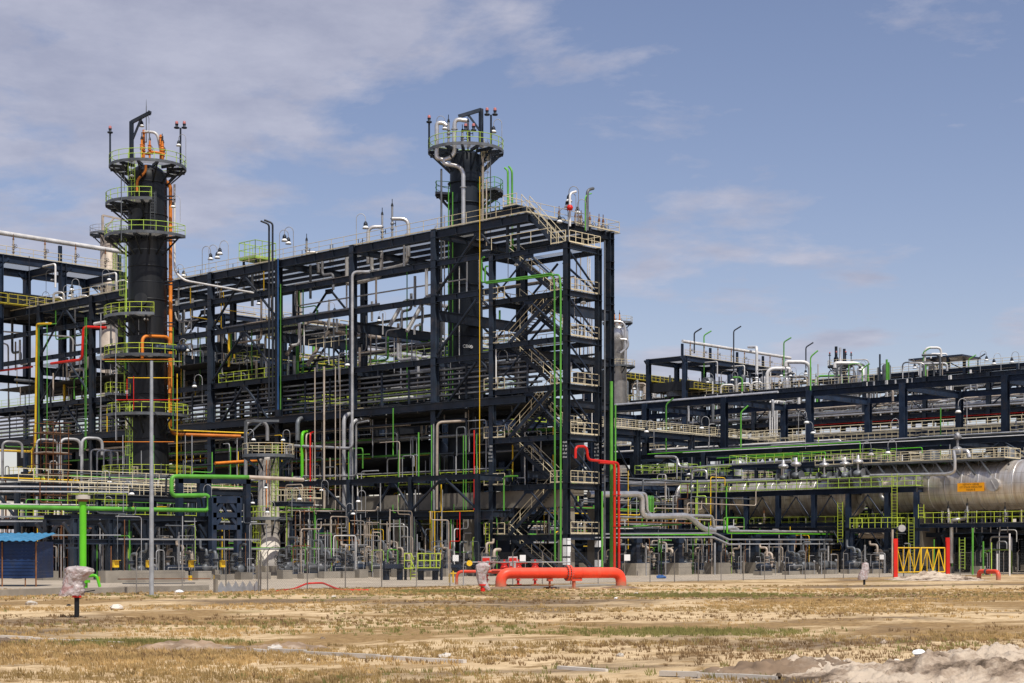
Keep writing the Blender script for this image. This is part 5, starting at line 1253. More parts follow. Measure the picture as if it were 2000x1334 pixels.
# ---- the two silver vessels
def desalter(y0, y1, z, r, lab, x=49.0):
    t = thing('desalter_vessel', lab, 'vessel', (x, y0, 0))
    L = y1-y0; b = MB(); prof = [(0, -r*.55), (r*.35, -r*.52), (r*.68, -r*.40), (r*.9, -r*.2), (r, 0)]
    prof += [(r, L), (r*.9, L+r*.2), (r*.68, L+r*.4), (r*.35, L+r*.52), (0, L+r*.55)]
    b.lathe((x, y0, z), prof, 56, axis='y'); part(t, 'shell', b, 'vessel')
    n = int(L/1.9)
    for k in range(n+1):
        q = MB(); yy = y0+L*k/n; q.lathe((x, yy, z), [(r*.999, -.05), (r+.03, -.045), (r+.03, .045), (r*.999, .05)], 56, axis='y'); part(t, 'jacket_band', q, 'alum')
    for y in (y0+L*.18, y0+L*.82):
        b = MB(); b.box((x-r*.75, y-.35, .8), (x+r*.75, y+.35, z-r*.55)); part(t, 'saddle', b, 'concrete')
    return t
def vesselmat():
    m = bpy.data.materials.new('vessel'); m.use_nodes = True; n = m.node_tree.nodes; l = m.node_tree.links; b = n['Principled BSDF']
    b.inputs['Metallic'].default_value = .68; b.inputs['Roughness'].default_value = .38
    g = n.new('ShaderNodeNewGeometry')
    mp = n.new('ShaderNodeMapping'); mp.inputs['Scale'].default_value = (.4, 1.6, .5); l.new(g.outputs['Position'], mp.inputs[0])
    nz = n.new('ShaderNodeTexNoise'); nz.inputs['Scale'].default_value = 1.2; nz.inputs['Detail'].default_value = 6; l.new(mp.outputs[0], nz.inputs[0])
    r = n.new('ShaderNodeValToRGB'); r.color_ramp.elements[0].position = .3; r.color_ramp.elements[1].position = .75; r.color_ramp.elements[0].color = (.56, .47, .37, 1); r.color_ramp.elements[1].color = (.84, .80, .74, 1); l.new(nz.outputs[0], r.inputs[0])
    # sheet seams
    sx = n.new('ShaderNodeSeparateXYZ'); l.new(g.outputs['Position'], sx.inputs[0])
    def seam(sock, step, w):
        a = n.new('ShaderNodeMath'); a.operation = 'DIVIDE'; a.inputs[1].default_value = step; l.new(sock, a.inputs[0])
        f = n.new('ShaderNodeMath'); f.operation = 'FRACT'; l.new(a.outputs[0], f.inputs[0])
        c = n.new('ShaderNodeMath'); c.operation = 'LESS_THAN'; c.inputs[1].default_value = w; l.new(f.outputs[0], c.inputs[0]); return c.outputs[0]
    s1 = seam(sx.outputs['Y'], .62, .06); s2 = seam(sx.outputs['Z'], 1.05, .035)
    mx = n.new('ShaderNodeMath'); mx.operation = 'MAXIMUM'; l.new(s1, mx.inputs[0]); l.new(s2, mx.inputs[1])
    ml = n.new('ShaderNodeMath'); ml.operation = 'MULTIPLY'; ml.inputs[1].default_value = .45; l.new(mx.outputs[0], ml.inputs[0])
    mc = n.new('ShaderNodeMixRGB'); l.new(ml.outputs[0], mc.inputs[0]); l.new(r.outputs[0], mc.inputs[1]); mc.inputs[2].default_value = (.12, .10, .08, 1); l.new(mc.outputs[0], b.inputs['Base Color'])
    bp = n.new('ShaderNodeBump'); bp.inputs['Strength'].default_value = .15; bp.inputs['Distance'].default_value = .05; l.new(nz.outputs[0], bp.inputs['Height']); l.new(bp.outputs[0], b.inputs['Normal'])
    M['vessel'] = m
vesselmat()
zv = 9.35; rv = 2.6; xv = 49.0
VA = desalter(-38, -3.5, zv, rv, 'huge silver jacketed vessel with an orange sign at the right edge')
VB = desalter(0.5, 24, zv-.6, rv*.92, 'silver jacketed vessel in shade under the service deck', 50.5)
b = MB(); b.lathe((xv-1.6, at_t(1944, 950, xv-rv).y, zv+1.0), [(0, 0)], 3)
p = at_t(1942, 947, xv-rv-.15); b = MB(); b.cyl((p.x+.9, p.y, p.z), (p.x-.35, p.y, p.z), .68, 22); b.bar((p.x-.37, p.y-.35, p.z-.45), (p.x-.37, p.y+.2, p.z+.5), .05, .06, (1, 0, 0)); part(VA, 'manway', b, 'alum')
# sign
p = at_t(1896, 951.5, xv-rv-.06); q = at_t(1870, 951, xv-rv-.06); w = (q.y-p.y)*2
sg = thing('sign_board', 'orange sign reading 1ST STAGE DESALTER TRAIN B on the silver vessel', 'sign', (p.x, p.y, p.z-.45))
b = MB(); b.box((p.x-.03, p.y-w/2, p.z-.46), (p.x+.01, p.y+w/2, p.z+.46)); part(sg, 'board', b, 'signorange')
for txt, dz, sz in (('107VVV-1001B', .28, .30), ('1ST STAGE DESALTER', 0, .27), ('TRAIN B', -.28, .28)):
    text_obj('lettering', txt, sz, (p.x-.04, p.y, p.z+dz), (math.pi/2, 0, -math.pi/2), 'ink', sg)
# top walkway on the vessel
t = thing('vessel_walkway', 'beige railed walkway on brackets along the top of the silver vessel', 'walkway', (xv-1.5, -3, zv+rv))
zw = zv+rv+.15; ye = at_t(1962, 900, xv-2.6).y
b = MB(); b.box((xv-2.6, ye, zw-.08), (xv+1, 3, zw)); b.box((xv-2.65, ye, zw-.2), (xv-2.55, 3, zw+.03)); part(t, 'deck', b, 'galvdark')
b = MB(); b.rail([(xv-2.6, 3, zw), (xv-2.6, ye, zw), (xv+1, ye, zw)], sp=1.2, r=.036); b.rail([(xv+1, ye, zw), (xv+1, 3, zw)], sp=1.4, r=.04); part(t, 'handrail', b, 'rail')
for k in range(12):
    y = 2-k*1.75
    if y < ye+1.2: break
    b = MB(); b.bar((xv-2.5, y, zw-.15), (xv-2.5, y-1.1, zv+rv*.42), .16, .16); b.bar((xv-1.4, y+.8, zw-.1), (xv-1.4, y+.8, zv+rv*.75), .12, .12); part(t, 'bracket', b, 'galvdark')
# bent silver pipe hugging the vessel
def pv(px, py, t_=xv-rv-.5): return at_t(px, py, t_)
pipe([pv(1862, 880), pv(1865, 895), pv(1865, 922), pv(1850, 926), pv(1700, 929)], .28, 'alum', 'on the vessel side', bend=.8, label='silver pipe bending down and running along the vessel side')
pipe([pv(1862, 893, xv-1), pv(1862, 880, xv-1), pv(1890, 880, xv-1), pv(1893, 893, xv-1)], .36, 'alum', 'hooped on the vessel top', bend=.7); 
p = pv(1870, 882, xv-1); b = MB(); b.sphere(p, .6, 12, 8); b.cyl(p, p+Vector((0, 0, 1.5)), .15, 8); b.lathe(p+Vector((0, 0, 1.3)), [(.3, 0), (.5, .2), (.2, .7), (0, .8)], 12); single('relief_valve', b, 'galv', 'grey relief valve between two silver hoops on the vessel top', 'valve')
pipe([pv(1887, 995, xv-1.2), pv(1887, 1013, xv-1.2), pv(1868, 1015, xv-2.2), pv(1858, 1017, xv-2.2), pv(1858, 1100, xv-2.2)], .33, 'alum', 'dropping from the silver vessel', bend=.8)
for px in (1833, 1868, 1898, 1903, 1918, 1935, 1953, 1968): pipe([pv(px, 1040, xv), pv(px, 995, xv)], .1, 'galv', 'dropping from the silver vessel')
# decks under the vessel
PLV = platform('platform', 'lower lime railed deck under the silver vessel', 46, 52, -34, -3, 5.4, 'lime2', True, 'navy2', 1.0)
platform('platform', 'second lime railed deck beneath the shaded vessel', 46, 50, -1, 22, 5.2, 'lime2', True, 'navy2', 1.2)
platform('platform', 'lime railed access landing with ladder right of the service deck', 43, 47, -9, -3.6, 4.9, 'lime2', True, 'navy2', .8)
for px, y0, y1, m in ((1747, 925, 1120, 'lime2'), (1780, 1010, 1120, 'lime2'), (1799, 985, 1012, 'lime2'), (1879, 1050, 1112, 'lime'), (1641, 980, 1060, 'lime2')):
    p = at_t(px, y1, 43.5); q = at_t(px, y0, 43.5); p.z = max(p.z, 0)
    b = MB(); b.ladder(p, (p.x, p.y, max(q.z, p.z+1)), (-.9, -.1, 0), w=.6, cage=False); single('ladder', b, m, 'lime ladder near the silver vessel, {o}', 'ladder', 'lime ladders')
b = MB(); b.ibeam(at_t(1480, 1033, 44), at_t(1815, 1034, 44), .3, .35); single('pipe_bridge', b, 'navy', 'level navy beam under the service deck and the silver vessel', 'beam')
p = at_t(1760, 1032, 42.5); b = MB(); b.cyl(p, p+Vector((-.5, -.4, 0)), .38, 16); b.cyl(p+Vector((.1, .1, 0)), p+Vector((1.5, 1.3, 0)), .25, 10); single('floodlight', b, 'alum', 'round silver floodlight on the beam below the vessel deck', 'light')
pipe([at_t(1680, 1046, 46), at_t(1735, 1046, 46), at_t(1750, 1035, 46)], .5, 'beigepipe', 'under the service deck', bend=.8)
NR = portal_rack('pipe_rack', 'navy rack with braced legs under the silver vessel at right', -12.5, -8, 48, 84, 6, 4.4, 'navy', True, False)
# ================= equipment on and around the twin frame =================
pipe([(TR+1.8, SR[1], 28.2), (TR+1.8, SR[-1]-6, 28.2)], .75, 'alum', 'on the twin frame', label='very thick silver jacketed pipe along the twin frame middle level')
pipe([(TR-.9, SR[0], 27.5), (TR-.9, SR[5], 27.5)], .28, 'alum', 'on the twin frame edge'); 
pipe([(TR-.5, SR[0], 26.0), (TR-.5, SR[5], 26.0)], .12, 'red', 'below the twin frame edge')
for (px, w, h, d_, r, m) in ((1408, 2.5, 2.6, 1, .28, 'white'), (1440, 2.5, 2.6, 1, .28, 'white'), (1468, 2, 2.6, 1, .26, 'white'), (1320, 2.5, 2.2, -1, .26, 'alum'), (1255, 2, 2, 1, .26, 'alum'), (1292, 2, 3, -1, .26, 'alum'), (1498, 4.4, 5.0, 1, .55, 'white'), (1582, 4.6, 5.5, -1, .55, 'white'), (1683, 5, 4.4, -1, .5, 'white'), (1222, 2, 3, -1, .3, 'alum'), (1345, 2, 2, 1, .2, 'alum')):
    p = at_t(px, 740, TR+4); p.z = 33; e = p+Vector((RX*w*d_, RY*w*d_, 0))
    pipe([p, p+Vector((0, 0, h)), e+Vector((0, 0, h)), e+Vector((0, 0, h-.9))], r, m, 'hooped on the twin frame roof', bend=r*3)
    valve_tree(e, h, 'galv', 'on the twin frame roof', (RX, RY, 0))
p = at_t(1478, 670, TR+4); pipe([at_t(1462, 678, TR+30), at_t(1478, 678, TR+6), at_t(1478, 760, TR+6)], .42, 'white', 'dropping to the twin frame roof', bend=1.2)
for i in range(22):
    px = 1215+i*18+rnd.uniform(-5, 5); p = at_t(px, 740, TR+rnd.uniform(2, 11)); p.z = 33.5
    if p.y > SR[4]-1: valve_tree(p, rnd.uniform(1.4, 2.6), rnd.choice(['galv', 'white', 'beigepipe']), 'in the twin frame roof row', (RX, RY, 0))
for i in range(16):
    px = 1225+i*24; p = at_t(px, 740, TR+(1 if i % 2 else 11)); p.z = 33.5
    if p.y > SR[4]-1: lamp(p, LEFT if i % 2 else RIGHT, 'on the twin frame roof', 1.3)
for px, py in ((1732, 738), (1955, 728), (1990, 780), (1690, 745)): p = at_t(px, py, TR+13); p.z = 33.5; lamp(p, LEFT, 'above the open roof beams at right', 1.5)
for i in range(46):
    x = TR+rnd.uniform(1, 11); y = SR[1]+rnd.random()*90; z = rnd.uniform(22, 31); d = rnd.uniform(2, 7)
    pipe([(x, y, z+2), (x, y, z), (x+d*.7, y+d*.4, z), (x+d*.7, y+d, z-.1), (x+d*.7, y+d, z-3)], rnd.uniform(.12, .32), rnd.choice(['alum', 'galv', 'white']), 'hanging in the twin frame', bend=.6)
for i in range(30):
    x = TR-1+rnd.uniform(1, 11); y = SR[0]+rnd.random()*30; L = rnd.uniform(20, 80); z = rnd.choice([19.8, 14.8, 23.5, 29.2, 25, 22, 17])
    pipe([(x, y, z), (x, y+L, z)], rnd.uniform(.12, .3), rnd.choice(['alum', 'galv', 'white', 'galvdark', 'beigepipe']), 'along the twin frame')
for dx in range(4):
    p = at_t(1504+dx*4.5, 868, TR-4); q = at_t(1504+dx*4.5, 783, TR-4); pipe([p, q, q+Vector((3, 0, 0))], .24, 'white', 'in a bundle of four', bend=.5)
for px in (1517, 1535): pass
for px, y0 in ((1516, 786), (1534, 784)): pipe([at_t(px, 865, TR-3), at_t(px, y0, TR-3), at_t(px+14, y0, TR-3)], .36, 'galv', 'beside the bundle of four', bend=.9)
for (x, y, d) in ((1625, 785, 1), (1655, 775, 1)): pipe([at_t(x-30, y+20, TR+3), at_t(x-14, y-4, TR+3), at_t(x+20, y, TR+3), at_t(x+26, y-16, TR+3)], .8, 'alum', 'slanting above the twin frame deck', bend=2.5)
for k in range(7): pipe([at_t(1700+k*3, 838+k, TR+9), at_t(1738+k*4, 836+k, TR+4), at_t(1745+k*4.5, 850, TR+2), at_t(1745+k*4.5, 872, TR+2)], .26, 'galv', 'curved in the bundle of seven', bend=2.2)
for k in range(4): pipe([at_t(1795+k*3, 842+k, TR+9), at_t(1812+k*4, 840+k, TR+4), at_t(1815+k*5, 854, TR+2), at_t(1815+k*5, 872, TR+2)], .3, 'galv', 'curved in the bundle of four', bend=2.0)
# zone between: medium frames and equipment in the centre right
MF, mx_ = crossrack('pipe_rack', 'low navy pipe rack in the centre right distance', 30, 36, 20, 140, [11.0, 7.5], 'navy2', 12, .6)
M2 = frame('process_structure', 'navy equipment frame behind the service deck', [62, 72], [-30, -18, -6, 6, 18, 30, 42], [15.5, 11, 7], [15.5, 11, 7], [(k, 62, 14.8, 11.4) for k in (1, 3, 5)], deck=[(62, 72, -30, 42, 11.05, 'deckshade', 3.), (62, 72, -30, 42, 7.05, 'deckshade', 3.)], m='navy', cw=.55, bh=.55, top_h=.6, detail=False)
b = MB(); b.rail([(61.8, -30, 11.1), (61.8, 42, 11.1)], sp=1.5, r=.04); b.rail([(61.8, -30, 7.1), (61.8, 42, 7.1)], sp=1.5, r=.04); part(M2, 'handrail', b, 'lime')
M3 = frame('process_structure', 'navy equipment frame far behind at centre right', [100, 112], [-30+12*i for i in range(11)], [20, 15, 9], [20, 15], [(k, 100, 19.2, 15.4) for k in (2, 5, 8)], deck=[(100, 112, -30, 90, 15.05, 'deckshade', 3.), (100, 112, -30, 90, 9.05, 'deckshade', 3.)], m='navy2', cw=.6, bh=.6, top_h=.7, detail=False)
b = MB(); b.rail([(99.8, -30, 15.1), (99.8, 90, 15.1)], sp=1.7, r=.05); b.rail([(99.8, -30, 20.1), (99.8, 90, 20.1)], sp=1.7, r=.05); part(M3, 'handrail', b, 'rail')
runs([15.3, 20.2, 9.3, 12, 17.5], (99, 111), 40, -28, 88, 'on the centre right frame', ['galv', 'alum', 'white', 'galvdark'], [.15, .2, .3])
runs([11.3, 7.3, 15.7, 13, 9], (60.5, 71), 34, -28, 40, 'on the frame behind the deck', ['galv', 'alum', 'white', 'galvdark', 'green'], [.1, .15, .22])
for i in range(14): 
    p = Vector((rnd.uniform(63, 71), -25+i*4.6, 11.1)); b = MB(); r = rnd.uniform(.7, 1.2); h = rnd.uniform(1.6, 3.2)
    b.lathe(p, [(r, 0), (r, h), (r*.7, h+.3), (0, h+.45)], 16); single('small_drum', b, rnd.choice(['navy2', 'navy2', 'galvdark', 'alum']), 'small upright drum on the frame behind the service deck, {o}', 'drum', 'small upright drums')
for i in range(16): lamp(Vector((rnd.choice([61.5, 47, 99.5]), -28+i*4.2, rnd.choice([11.2, 9.8, 15.2]))), LEFT if i % 2 else RIGHT, 'around the centre right decks', 1.1)
for i in range(26):
    p = Vector((rnd.uniform(46, 50), -33+i*2.15, 9.8 if i > 14 else 5.45)); valve_tree(p, rnd.uniform(1.2, 1.8), rnd.choice(['galv', 'alum', 'galvdark']), 'on the vessel service decks', (-1, 0, 0))
for i in range(12): lamp(Vector((-38+i*2.9, 14.2+(i % 3)*6, [5.5, 4.5, 7][i % 3])), LEFT if i % 2 else RIGHT, 'above the left pumps', .8)
# distant backdrop of plant behind everything
BD = frame('process_structure', 'distant dark steel frame beyond the trees of pipes at left', [75, 90], [-20+14*i for i in range(15)], [24, 17, 9], [24, 17], [], deck=[(75, 90, 60, 170, 17.05, 'deckshade', 4.), (75, 90, -20, 170, 9.05, 'deckshade', 4.)], m='navy2', cw=.8, bh=.8, top_h=.8, detail=False)
BD['label'] = 'distant dark steel frame seen through the open bays of the long frame'
for i in range(110):
    x = TR+rnd.uniform(-.8, 3.5); y = SR[1]+8+rnd.random()*95; z = rnd.uniform(28.6, 31.6); d = rnd.uniform(1.5, 6)
    pipe([(x, y, 33.3), (x, y, z), (x+d*.3, y+d, z), (x+d*.3, y+d, z-rnd.uniform(.8, 2))] if i % 3 else [(x, y, 33.3), (x, y, z), (x+d*.8, y+d*.5, z-d*.5), (x+d*.8+2, y+d*.5, z-d*.5)], rnd.uniform(.15, .3), rnd.choice(['alum', 'galv', 'white', 'alum']), 'under the twin frame roof', bend=.6)
for i in range(14): lamp((TR+rnd.uniform(0, 8), SR[1]+i*7.5, rnd.choice([27.1, 19.6, 33.5])), LEFT if i % 2 else RIGHT, 'along the twin frame', 1.3)
# fine tubing, rails and small platforms that fill the bays
RL = random.Random(99)
for i in range(26):
    x = RL.uniform(0, 9); y = RL.uniform(26, 92); z = RL.choice([9.1, 17.3, 21.6, 24.1, 12.5]); L = RL.uniform(3, 9)
    t = thing('deck_railing', f"short {['yellow', 'beige'][i%2]} railing on a frame deck, {{o}}", 'railing', (x, y, z)); b = MB(); b.rail([(x, y, z), (x, y+L, z)], sp=1.3, r=.035, toe=False); part(t, 'handrail', b, 'lime2' if i % 2 == 0 else 'rail')
for i in range(110):
    x = RL.uniform(-1.2, 2.5); y = RL.uniform(6, 52); z0 = RL.choice([0, 6.2, 9.2, 9.2, 12]); z1 = z0+RL.uniform(2, 6)
    if clear(x, y): continue
    m = RL.choice(['galv', 'white', 'galvdark', 'beigepipe', 'galv', 'green', 'galv', 'white', 'galvdark', 'galv', 'yellow', 'beigepipe']); pts = [(x, y, z0), (x, y, z1)]
    if i % 2: e = RL.choice([-1, 1])*RL.uniform(.8, 3); pts += [(x, y+e, z1)]; 
    if i % 4 == 1: pts += [(x, y+e, z1-RL.uniform(1, 3))]
    pipe(pts, RL.uniform(.04, .12), m, 'in the middle lower bays', bend=.3)
for i in range(60):
    x = RL.uniform(-1, 11); y = RL.uniform(55, 101); z0 = RL.choice([0, 9.2, 9.2, 17.2, 21.6, 24.2]); z1 = z0+RL.uniform(2, 5); m = RL.choice(['galv', 'white', 'galvdark', 'galv', 'beigepipe', 'green'])
    pts = [(x, y, z0), (x, y, z1)]
    if i % 2: e = RL.choice([-1, 1])*RL.uniform(.8, 4); pts += [(x, y+e, z1), (x, y+e, z1-RL.uniform(1, 2.5))]
    pipe(pts, RL.uniform(.06, .2), m, 'in the left frame bays', bend=.4)
for i in range(90):
    x = RL.uniform(50, 62) if i % 6 else RL.uniform(30, 44); y = RL.uniform(-30, 40); z0 = RL.choice([0, 5, 5, 9]) if i % 2 else 0; z1 = z0+RL.uniform(1.5, 5); m = RL.choice(['galv', 'white', 'galvdark', 'galv', 'lime', 'green', 'beigepipe', 'alum'])
    pts = [(x, y, z0), (x, y, z1)]
    if i % 3: e = RL.choice([-1, 1])*RL.uniform(.8, 4); pts += [(x, y+e, z1), (x, y+e, z1-RL.uniform(.6, 1.5))]
    pipe(pts, RL.uniform(.05, .18), m, 'around the shaded vessel', bend=.35)
for i in range(12):
    x = RL.uniform(54, 60); y = -32+i*6; z = RL.uniform(5, 12)
    platform('platform', 'small lime railed landing in the right process area, {o}', x, x+2, y, y+RL.uniform(2.5, 5), z, 'lime' if i % 2 else 'rail', False, 'navy2', 1.0)
for i in range(40):
    p = Vector((RL.uniform(46, 61), RL.uniform(-33, 38), RL.choice([5.45, 7.2, 9.9]))); valve_tree(p, RL.uniform(.9, 1.7), RL.choice(['galv', 'galvdark', 'beigepipe']), 'about the vessel platforms', (-1, 0, 0))
for i in range(18):
    x = TR+RL.uniform(2, 11); y = SR[4]+RL.random()*70; r = RL.uniform(.5, 1.3); h = RL.uniform(1.5, 4.5)
    b = MB(); b.lathe((x, y, 33.5), [(r, 0), (r, h), (r*.7, h+.35), (0, h+.5)], 16); single('small_drum', b, RL.choice(['alum', 'galvdark', 'beigepipe', 'navy2']), 'small upright drum on the twin frame roof, {o}', 'drum', 'roof drums')
for i in range(110):
    x = TR+RL.uniform(1, 30); y = SR[3]+RL.random()*75; z = 33.5 if x < TR+13 else RL.choice([30, 33, 35]); h = RL.uniform(1.5, 5); pts = [(x, y, z-(0 if x < TR+13 else 6)), (x, y, z+h)]
    if i % 2: e = RL.choice([-1, 1])*RL.uniform(1, 5); pts += [(x+e*.6, y-e, z+h)]
    if i % 4 == 1: pts += [(x+e*.6, y-e, z+h-RL.uniform(1, 2.5))]
    pipe(pts, RL.uniform(.1, .36), RL.choice(['white', 'galv', 'alum', 'galvdark', 'green', 'beigepipe', 'navy']), 'above the twin frame roof', bend=.8)
UF = frame('process_structure', 'far navy equipment structure showing above the twin frame roof at right', [178, 188], [20+11*i for i in range(9)], [38, 31], [38, 31], [], cw=.6, bh=.6, top_h=.7, m='navy2', deck=[(178, 188, 20, 108, 31.05, 'deckshade', 3.), (178, 188, 42, 86, 38.05, 'grate', 3.)], detail=False)
b = MB(); b.rail([(177.8, 20, 31.1), (177.8, 108, 31.1)], sp=1.8, r=.045); b.rail([(177.8, 20, 38.1), (177.8, 108, 38.1)], sp=1.8, r=.045); part(UF, 'handrail', b, 'rail')
# ---- dark louvred machine housings and medium frames that close the low views
def housing(x, y, wx, wy, h, where, m='shell_navy'):
    t = thing('machine_housing', f'dark louvred machine housing {where}, {{o}}', 'housing', (x, y, 0), 'machine housings')
    b = MB(); b.box((x, y, 0), (x+wx, y+wy, h)); b.box((x-.15, y-.15, h), (x+wx+.15, y+wy+.15, h+.18)); part(t, 'casing', b, m)
    b = MB()
    for k in range(int(h/.35)-1): b.bar((x-.04, y+.4, .4+k*.35), (x-.04, y+wy-.4, .4+k*.35), .08, .12); b.bar((x+.4, y-.04, .4+k*.35), (x+wx-.4, y-.04, .4+k*.35), .08, .12)
    part(t, 'louvre', b, 'darkpipe')
for i in range(9): housing(6+rnd.uniform(0, 2), 8+i*10.3, 4, 6+rnd.uniform(0, 2.5), rnd.uniform(2.8, 4.6), 'under the long frame')
for i in range(8): housing(-42+i*5.2, 36+rnd.uniform(0, 4), rnd.uniform(3, 4.6), 3, rnd.uniform(2.6, 5.2), 'behind the low left rack')
for i in range(7):
    t = thing('machine_housing', f'dark louvred machine housing on the long frame lower deck, {{o}}', 'housing', (4, 55+i*7, 9.1), 'deck housings')
    b = MB(); b.box((4, 55+i*7, 9.1), (9, 59.5+i*7, rnd.uniform(12, 14.5))); part(t, 'casing', b, 'shell_navy')
for i in range(12): housing(13+i*4.4, 8.6+rnd.uniform(0, .6), rnd.uniform(2.6, 3.9), 1.5, rnd.uniform(2.0, 3.2), 'under the right low rack')
for i in range(10): housing(18+i*6.5, 13+rnd.uniform(0, 5), rnd.uniform(3, 5.5), 3, rnd.uniform(2.4, 4.4), 'behind the right low rack')
for i in range(8): housing(58+rnd.uniform(0, 3), -34+i*7.0, 3.5, rnd.uniform(3.5, 6), rnd.uniform(3, 5.5), 'beyond the silver vessels')
for i in range(16): housing(118+rnd.uniform(0, 4), -40+i*10, 6, 8.5, rnd.uniform(5, 9), 'far beyond the service deck')
for i in range(10): housing(66+rnd.uniform(0, 6), 60+i*11, 6, 9, rnd.uniform(6, 9), 'far behind the long frame')
LFS = frame('process_structure', 'low navy module frame behind the bright green pipe at left', [-40, -34, -28, -22, -16], [27, 35, 43], [8.2, 5.0], [8.2, 5.0], [(0, -40, 7.6, 5.2), (0, -28, 7.6, 5.2), (1, -22, 7.6, 5.2)], deck=[(-40, -16, 27, 43, 8.25, 'grate', 3.0), (-40, -16, 27, 43, 5.05, 'deckshade', 3.0)], m='navy', cw=.4, bh=.45, top_h=.5, detail=False)
b = MB(); b.rail([(-40, 26.8, 8.3), (-15.8, 26.8, 8.3), (-15.8, 43, 8.3)], sp=1.4, r=.033); part(LFS, 'handrail', b, 'rail')
b = MB(); b.rail([(-40, 26.8, 5.1), (-16, 26.8, 5.1)], sp=1.4, r=.033); part(LFS, 'handrail', b, 'lime2')
MFS = frame('process_structure', 'low navy frame in front of the dark drums between the pumps', [-3.5, 1.5], [8, 17, 26, 35, 44], [9.6, 6.2], [9.6, 6.2], [(0, -3.5, 9.2, 6.4), (2, -3.5, 9.2, 6.4)], m='navy', cw=.4, bh=.5, top_h=.5, detail=False)
runs([5.3, 8.5, 7], (-40, -16), 0, 27, 43, 'on the low left module', GM, [.08, .12])
for i in range(20):
    y = rnd.choice([27.5, 29, 31, 36]); x0 = rnd.uniform(-40, -24); L = rnd.uniform(4, 16); z = rnd.choice([5.4, 6.2, 7.2, 8.6, 9.2, 3.4])
    pipe([(x0, y, z-rnd.uniform(.5, 2)), (x0, y, z), (x0+L, y, z), (x0+L, y, z+rnd.uniform(-2, 2))], rnd.uniform(.05, .13), rnd.choice(CM), 'on the low left module', bend=.3)
for i in range(40):
    x = -3.9+rnd.uniform(-.5, 4); y = rnd.uniform(8, 44); z0 = rnd.uniform(0, 6); z1 = z0+rnd.uniform(2.5, 9)
    pipe([(x, y, z0), (x, y, z1)], rnd.uniform(.03, .08), rnd.choice(CM), 'threading the middle bays')
for i in range(60):
    x = rnd.uniform(-1, 12); y = rnd.uniform(6, 100)
    if 870 < px_of((x, y)) < 950: continue
    z0 = rnd.choice([9, 16.4, 21.5, 21.5, 17]); z1 = z0+rnd.uniform(2, 7)
    pipe([(x, y, z0), (x, y, z1)], rnd.uniform(.04, .12), rnd.choice(['galv', 'white', 'galvdark', 'green', 'yellow', 'beigepipe', 'galv']), 'between the frame decks')
for i in range(40):
    x = rnd.uniform(60, 71); y = rnd.uniform(-28, 41); z0 = rnd.choice([7, 11, 0]); z1 = z0+rnd.uniform(2, 6)
    pipe([(x, y, z0), (x, y, z1)], rnd.uniform(.05, .14), rnd.choice(['galv', 'white', 'galvdark', 'green', 'lime', 'galv']), 'on the frame beyond the deck')
for i in range(50):
    x = rnd.uniform(TR, TR+12); y = rnd.uniform(SR[0], SR[-1]-5); z0 = rnd.choice([27, 19.5, 14.5]); z1 = z0+rnd.uniform(3, 7)
    pipe([(x, y, z0), (x, y, z1)], rnd.uniform(.07, .2), rnd.choice(['galv', 'white', 'galvdark', 'alum', 'galv']), 'between the twin frame decks')
# decks with rails that read as layers in the right middle distance
for (x0, y0, y1, z, rm, lab) in ((76, -34, 30, 13.5, 'rail', 'upper beige railed walkway in the right middle distance'), (84, -34, 60, 17.5, 'rail', 'higher beige railed walkway in the right middle distance'), (90, -30, 70, 9.5, 'lime', 'lime railed walkway low in the right middle distance'), (132, -20, 100, 22, 'rail', 'long beige railed walkway just before the twin frame'), (140, -20, 100, 12, 'lime', 'long lime railed walkway just before the twin frame')):
    platform('walkway', lab, x0, x0+1.6, y0, y1, z, rm, False, 'navy', 1.8)
    for k in range(int((y1-y0)/9)): 
        b = MB(); b.ibeam((x0+.8, y0+4+k*9, 0), (x0+.8, y0+4+k*9, z-.5), .4, .4, (1, 0, 0)); part([o for o in SC.objects if o.get('label') == lab][0], 'leg', b, 'navy')
for i in range(16):
    x = rnd.uniform(74, 140); y = rnd.uniform(-30, 40); z = rnd.uniform(8, 22); L = rnd.uniform(10, 50)
    pipe([(x, y, z-3), (x, y, z), (x, y+L, z)], rnd.uniform(.12, .35), rnd.choice(['alum', 'galv', 'white', 'galvdark', 'green']), 'in the right middle distance', bend=.5)
for i in range(70):
    x = rnd.uniform(74, 140); y = rnd.uniform(-36, 60); z = rnd.uniform(8, 21)
    pts = [(x, y, z-rnd.uniform(4, 9)), (x, y, z)]
    if i % 2: pts += [(x+1.6, y-.6, z), (x+1.6, y-.6, z-rnd.uniform(1, 4))]
    pipe(pts, rnd.uniform(.08, .22), rnd.choice(['alum', 'galv', 'white', 'galvdark', 'green', 'galv']), 'in the right middle distance', bend=.5)
for i in range(16): lamp(Vector((rnd.uniform(75, 140), rnd.uniform(-30, 60), rnd.uniform(9, 20))), LEFT if i % 2 else RIGHT, 'in the right middle distance', 1.3)
runs([17.4, 24.2, 9.4], (76, 89), 22, 10, 165, 'in the distant dark frame', ['galv', 'alum', 'white', 'galvdark', 'beigepipe'], [.15, .25, .35])
mat('darksoil', (.24, .165, .105), .95, 0, .5, 1.5, (.40, .32, .24), .7, bump=.6, bscale=9)
# ================= fence =================
FS = -23.0
FP = thing('chain_link_fence', 'grey chain link fence with slim posts along the plant boundary', 'fence', (-60, FS, 0))
x = -62; k = 0
while x < 130:
    b = MB(); b.cyl((x, FS, 0), (x, FS, 2.25), .035, 6); b.bar((x, FS, 2.25), (x, FS-.25, 2.5), .03, .03); part(FP, 'post', b, 'post')
    x += 3.0
b = MB()
for z in (.05, 1.1, 2.2): b.sweep([(-62, FS, z), (130, FS, z)], .006, 4, False)
part(FP, 'tension_wire', b, 'fencegalv')
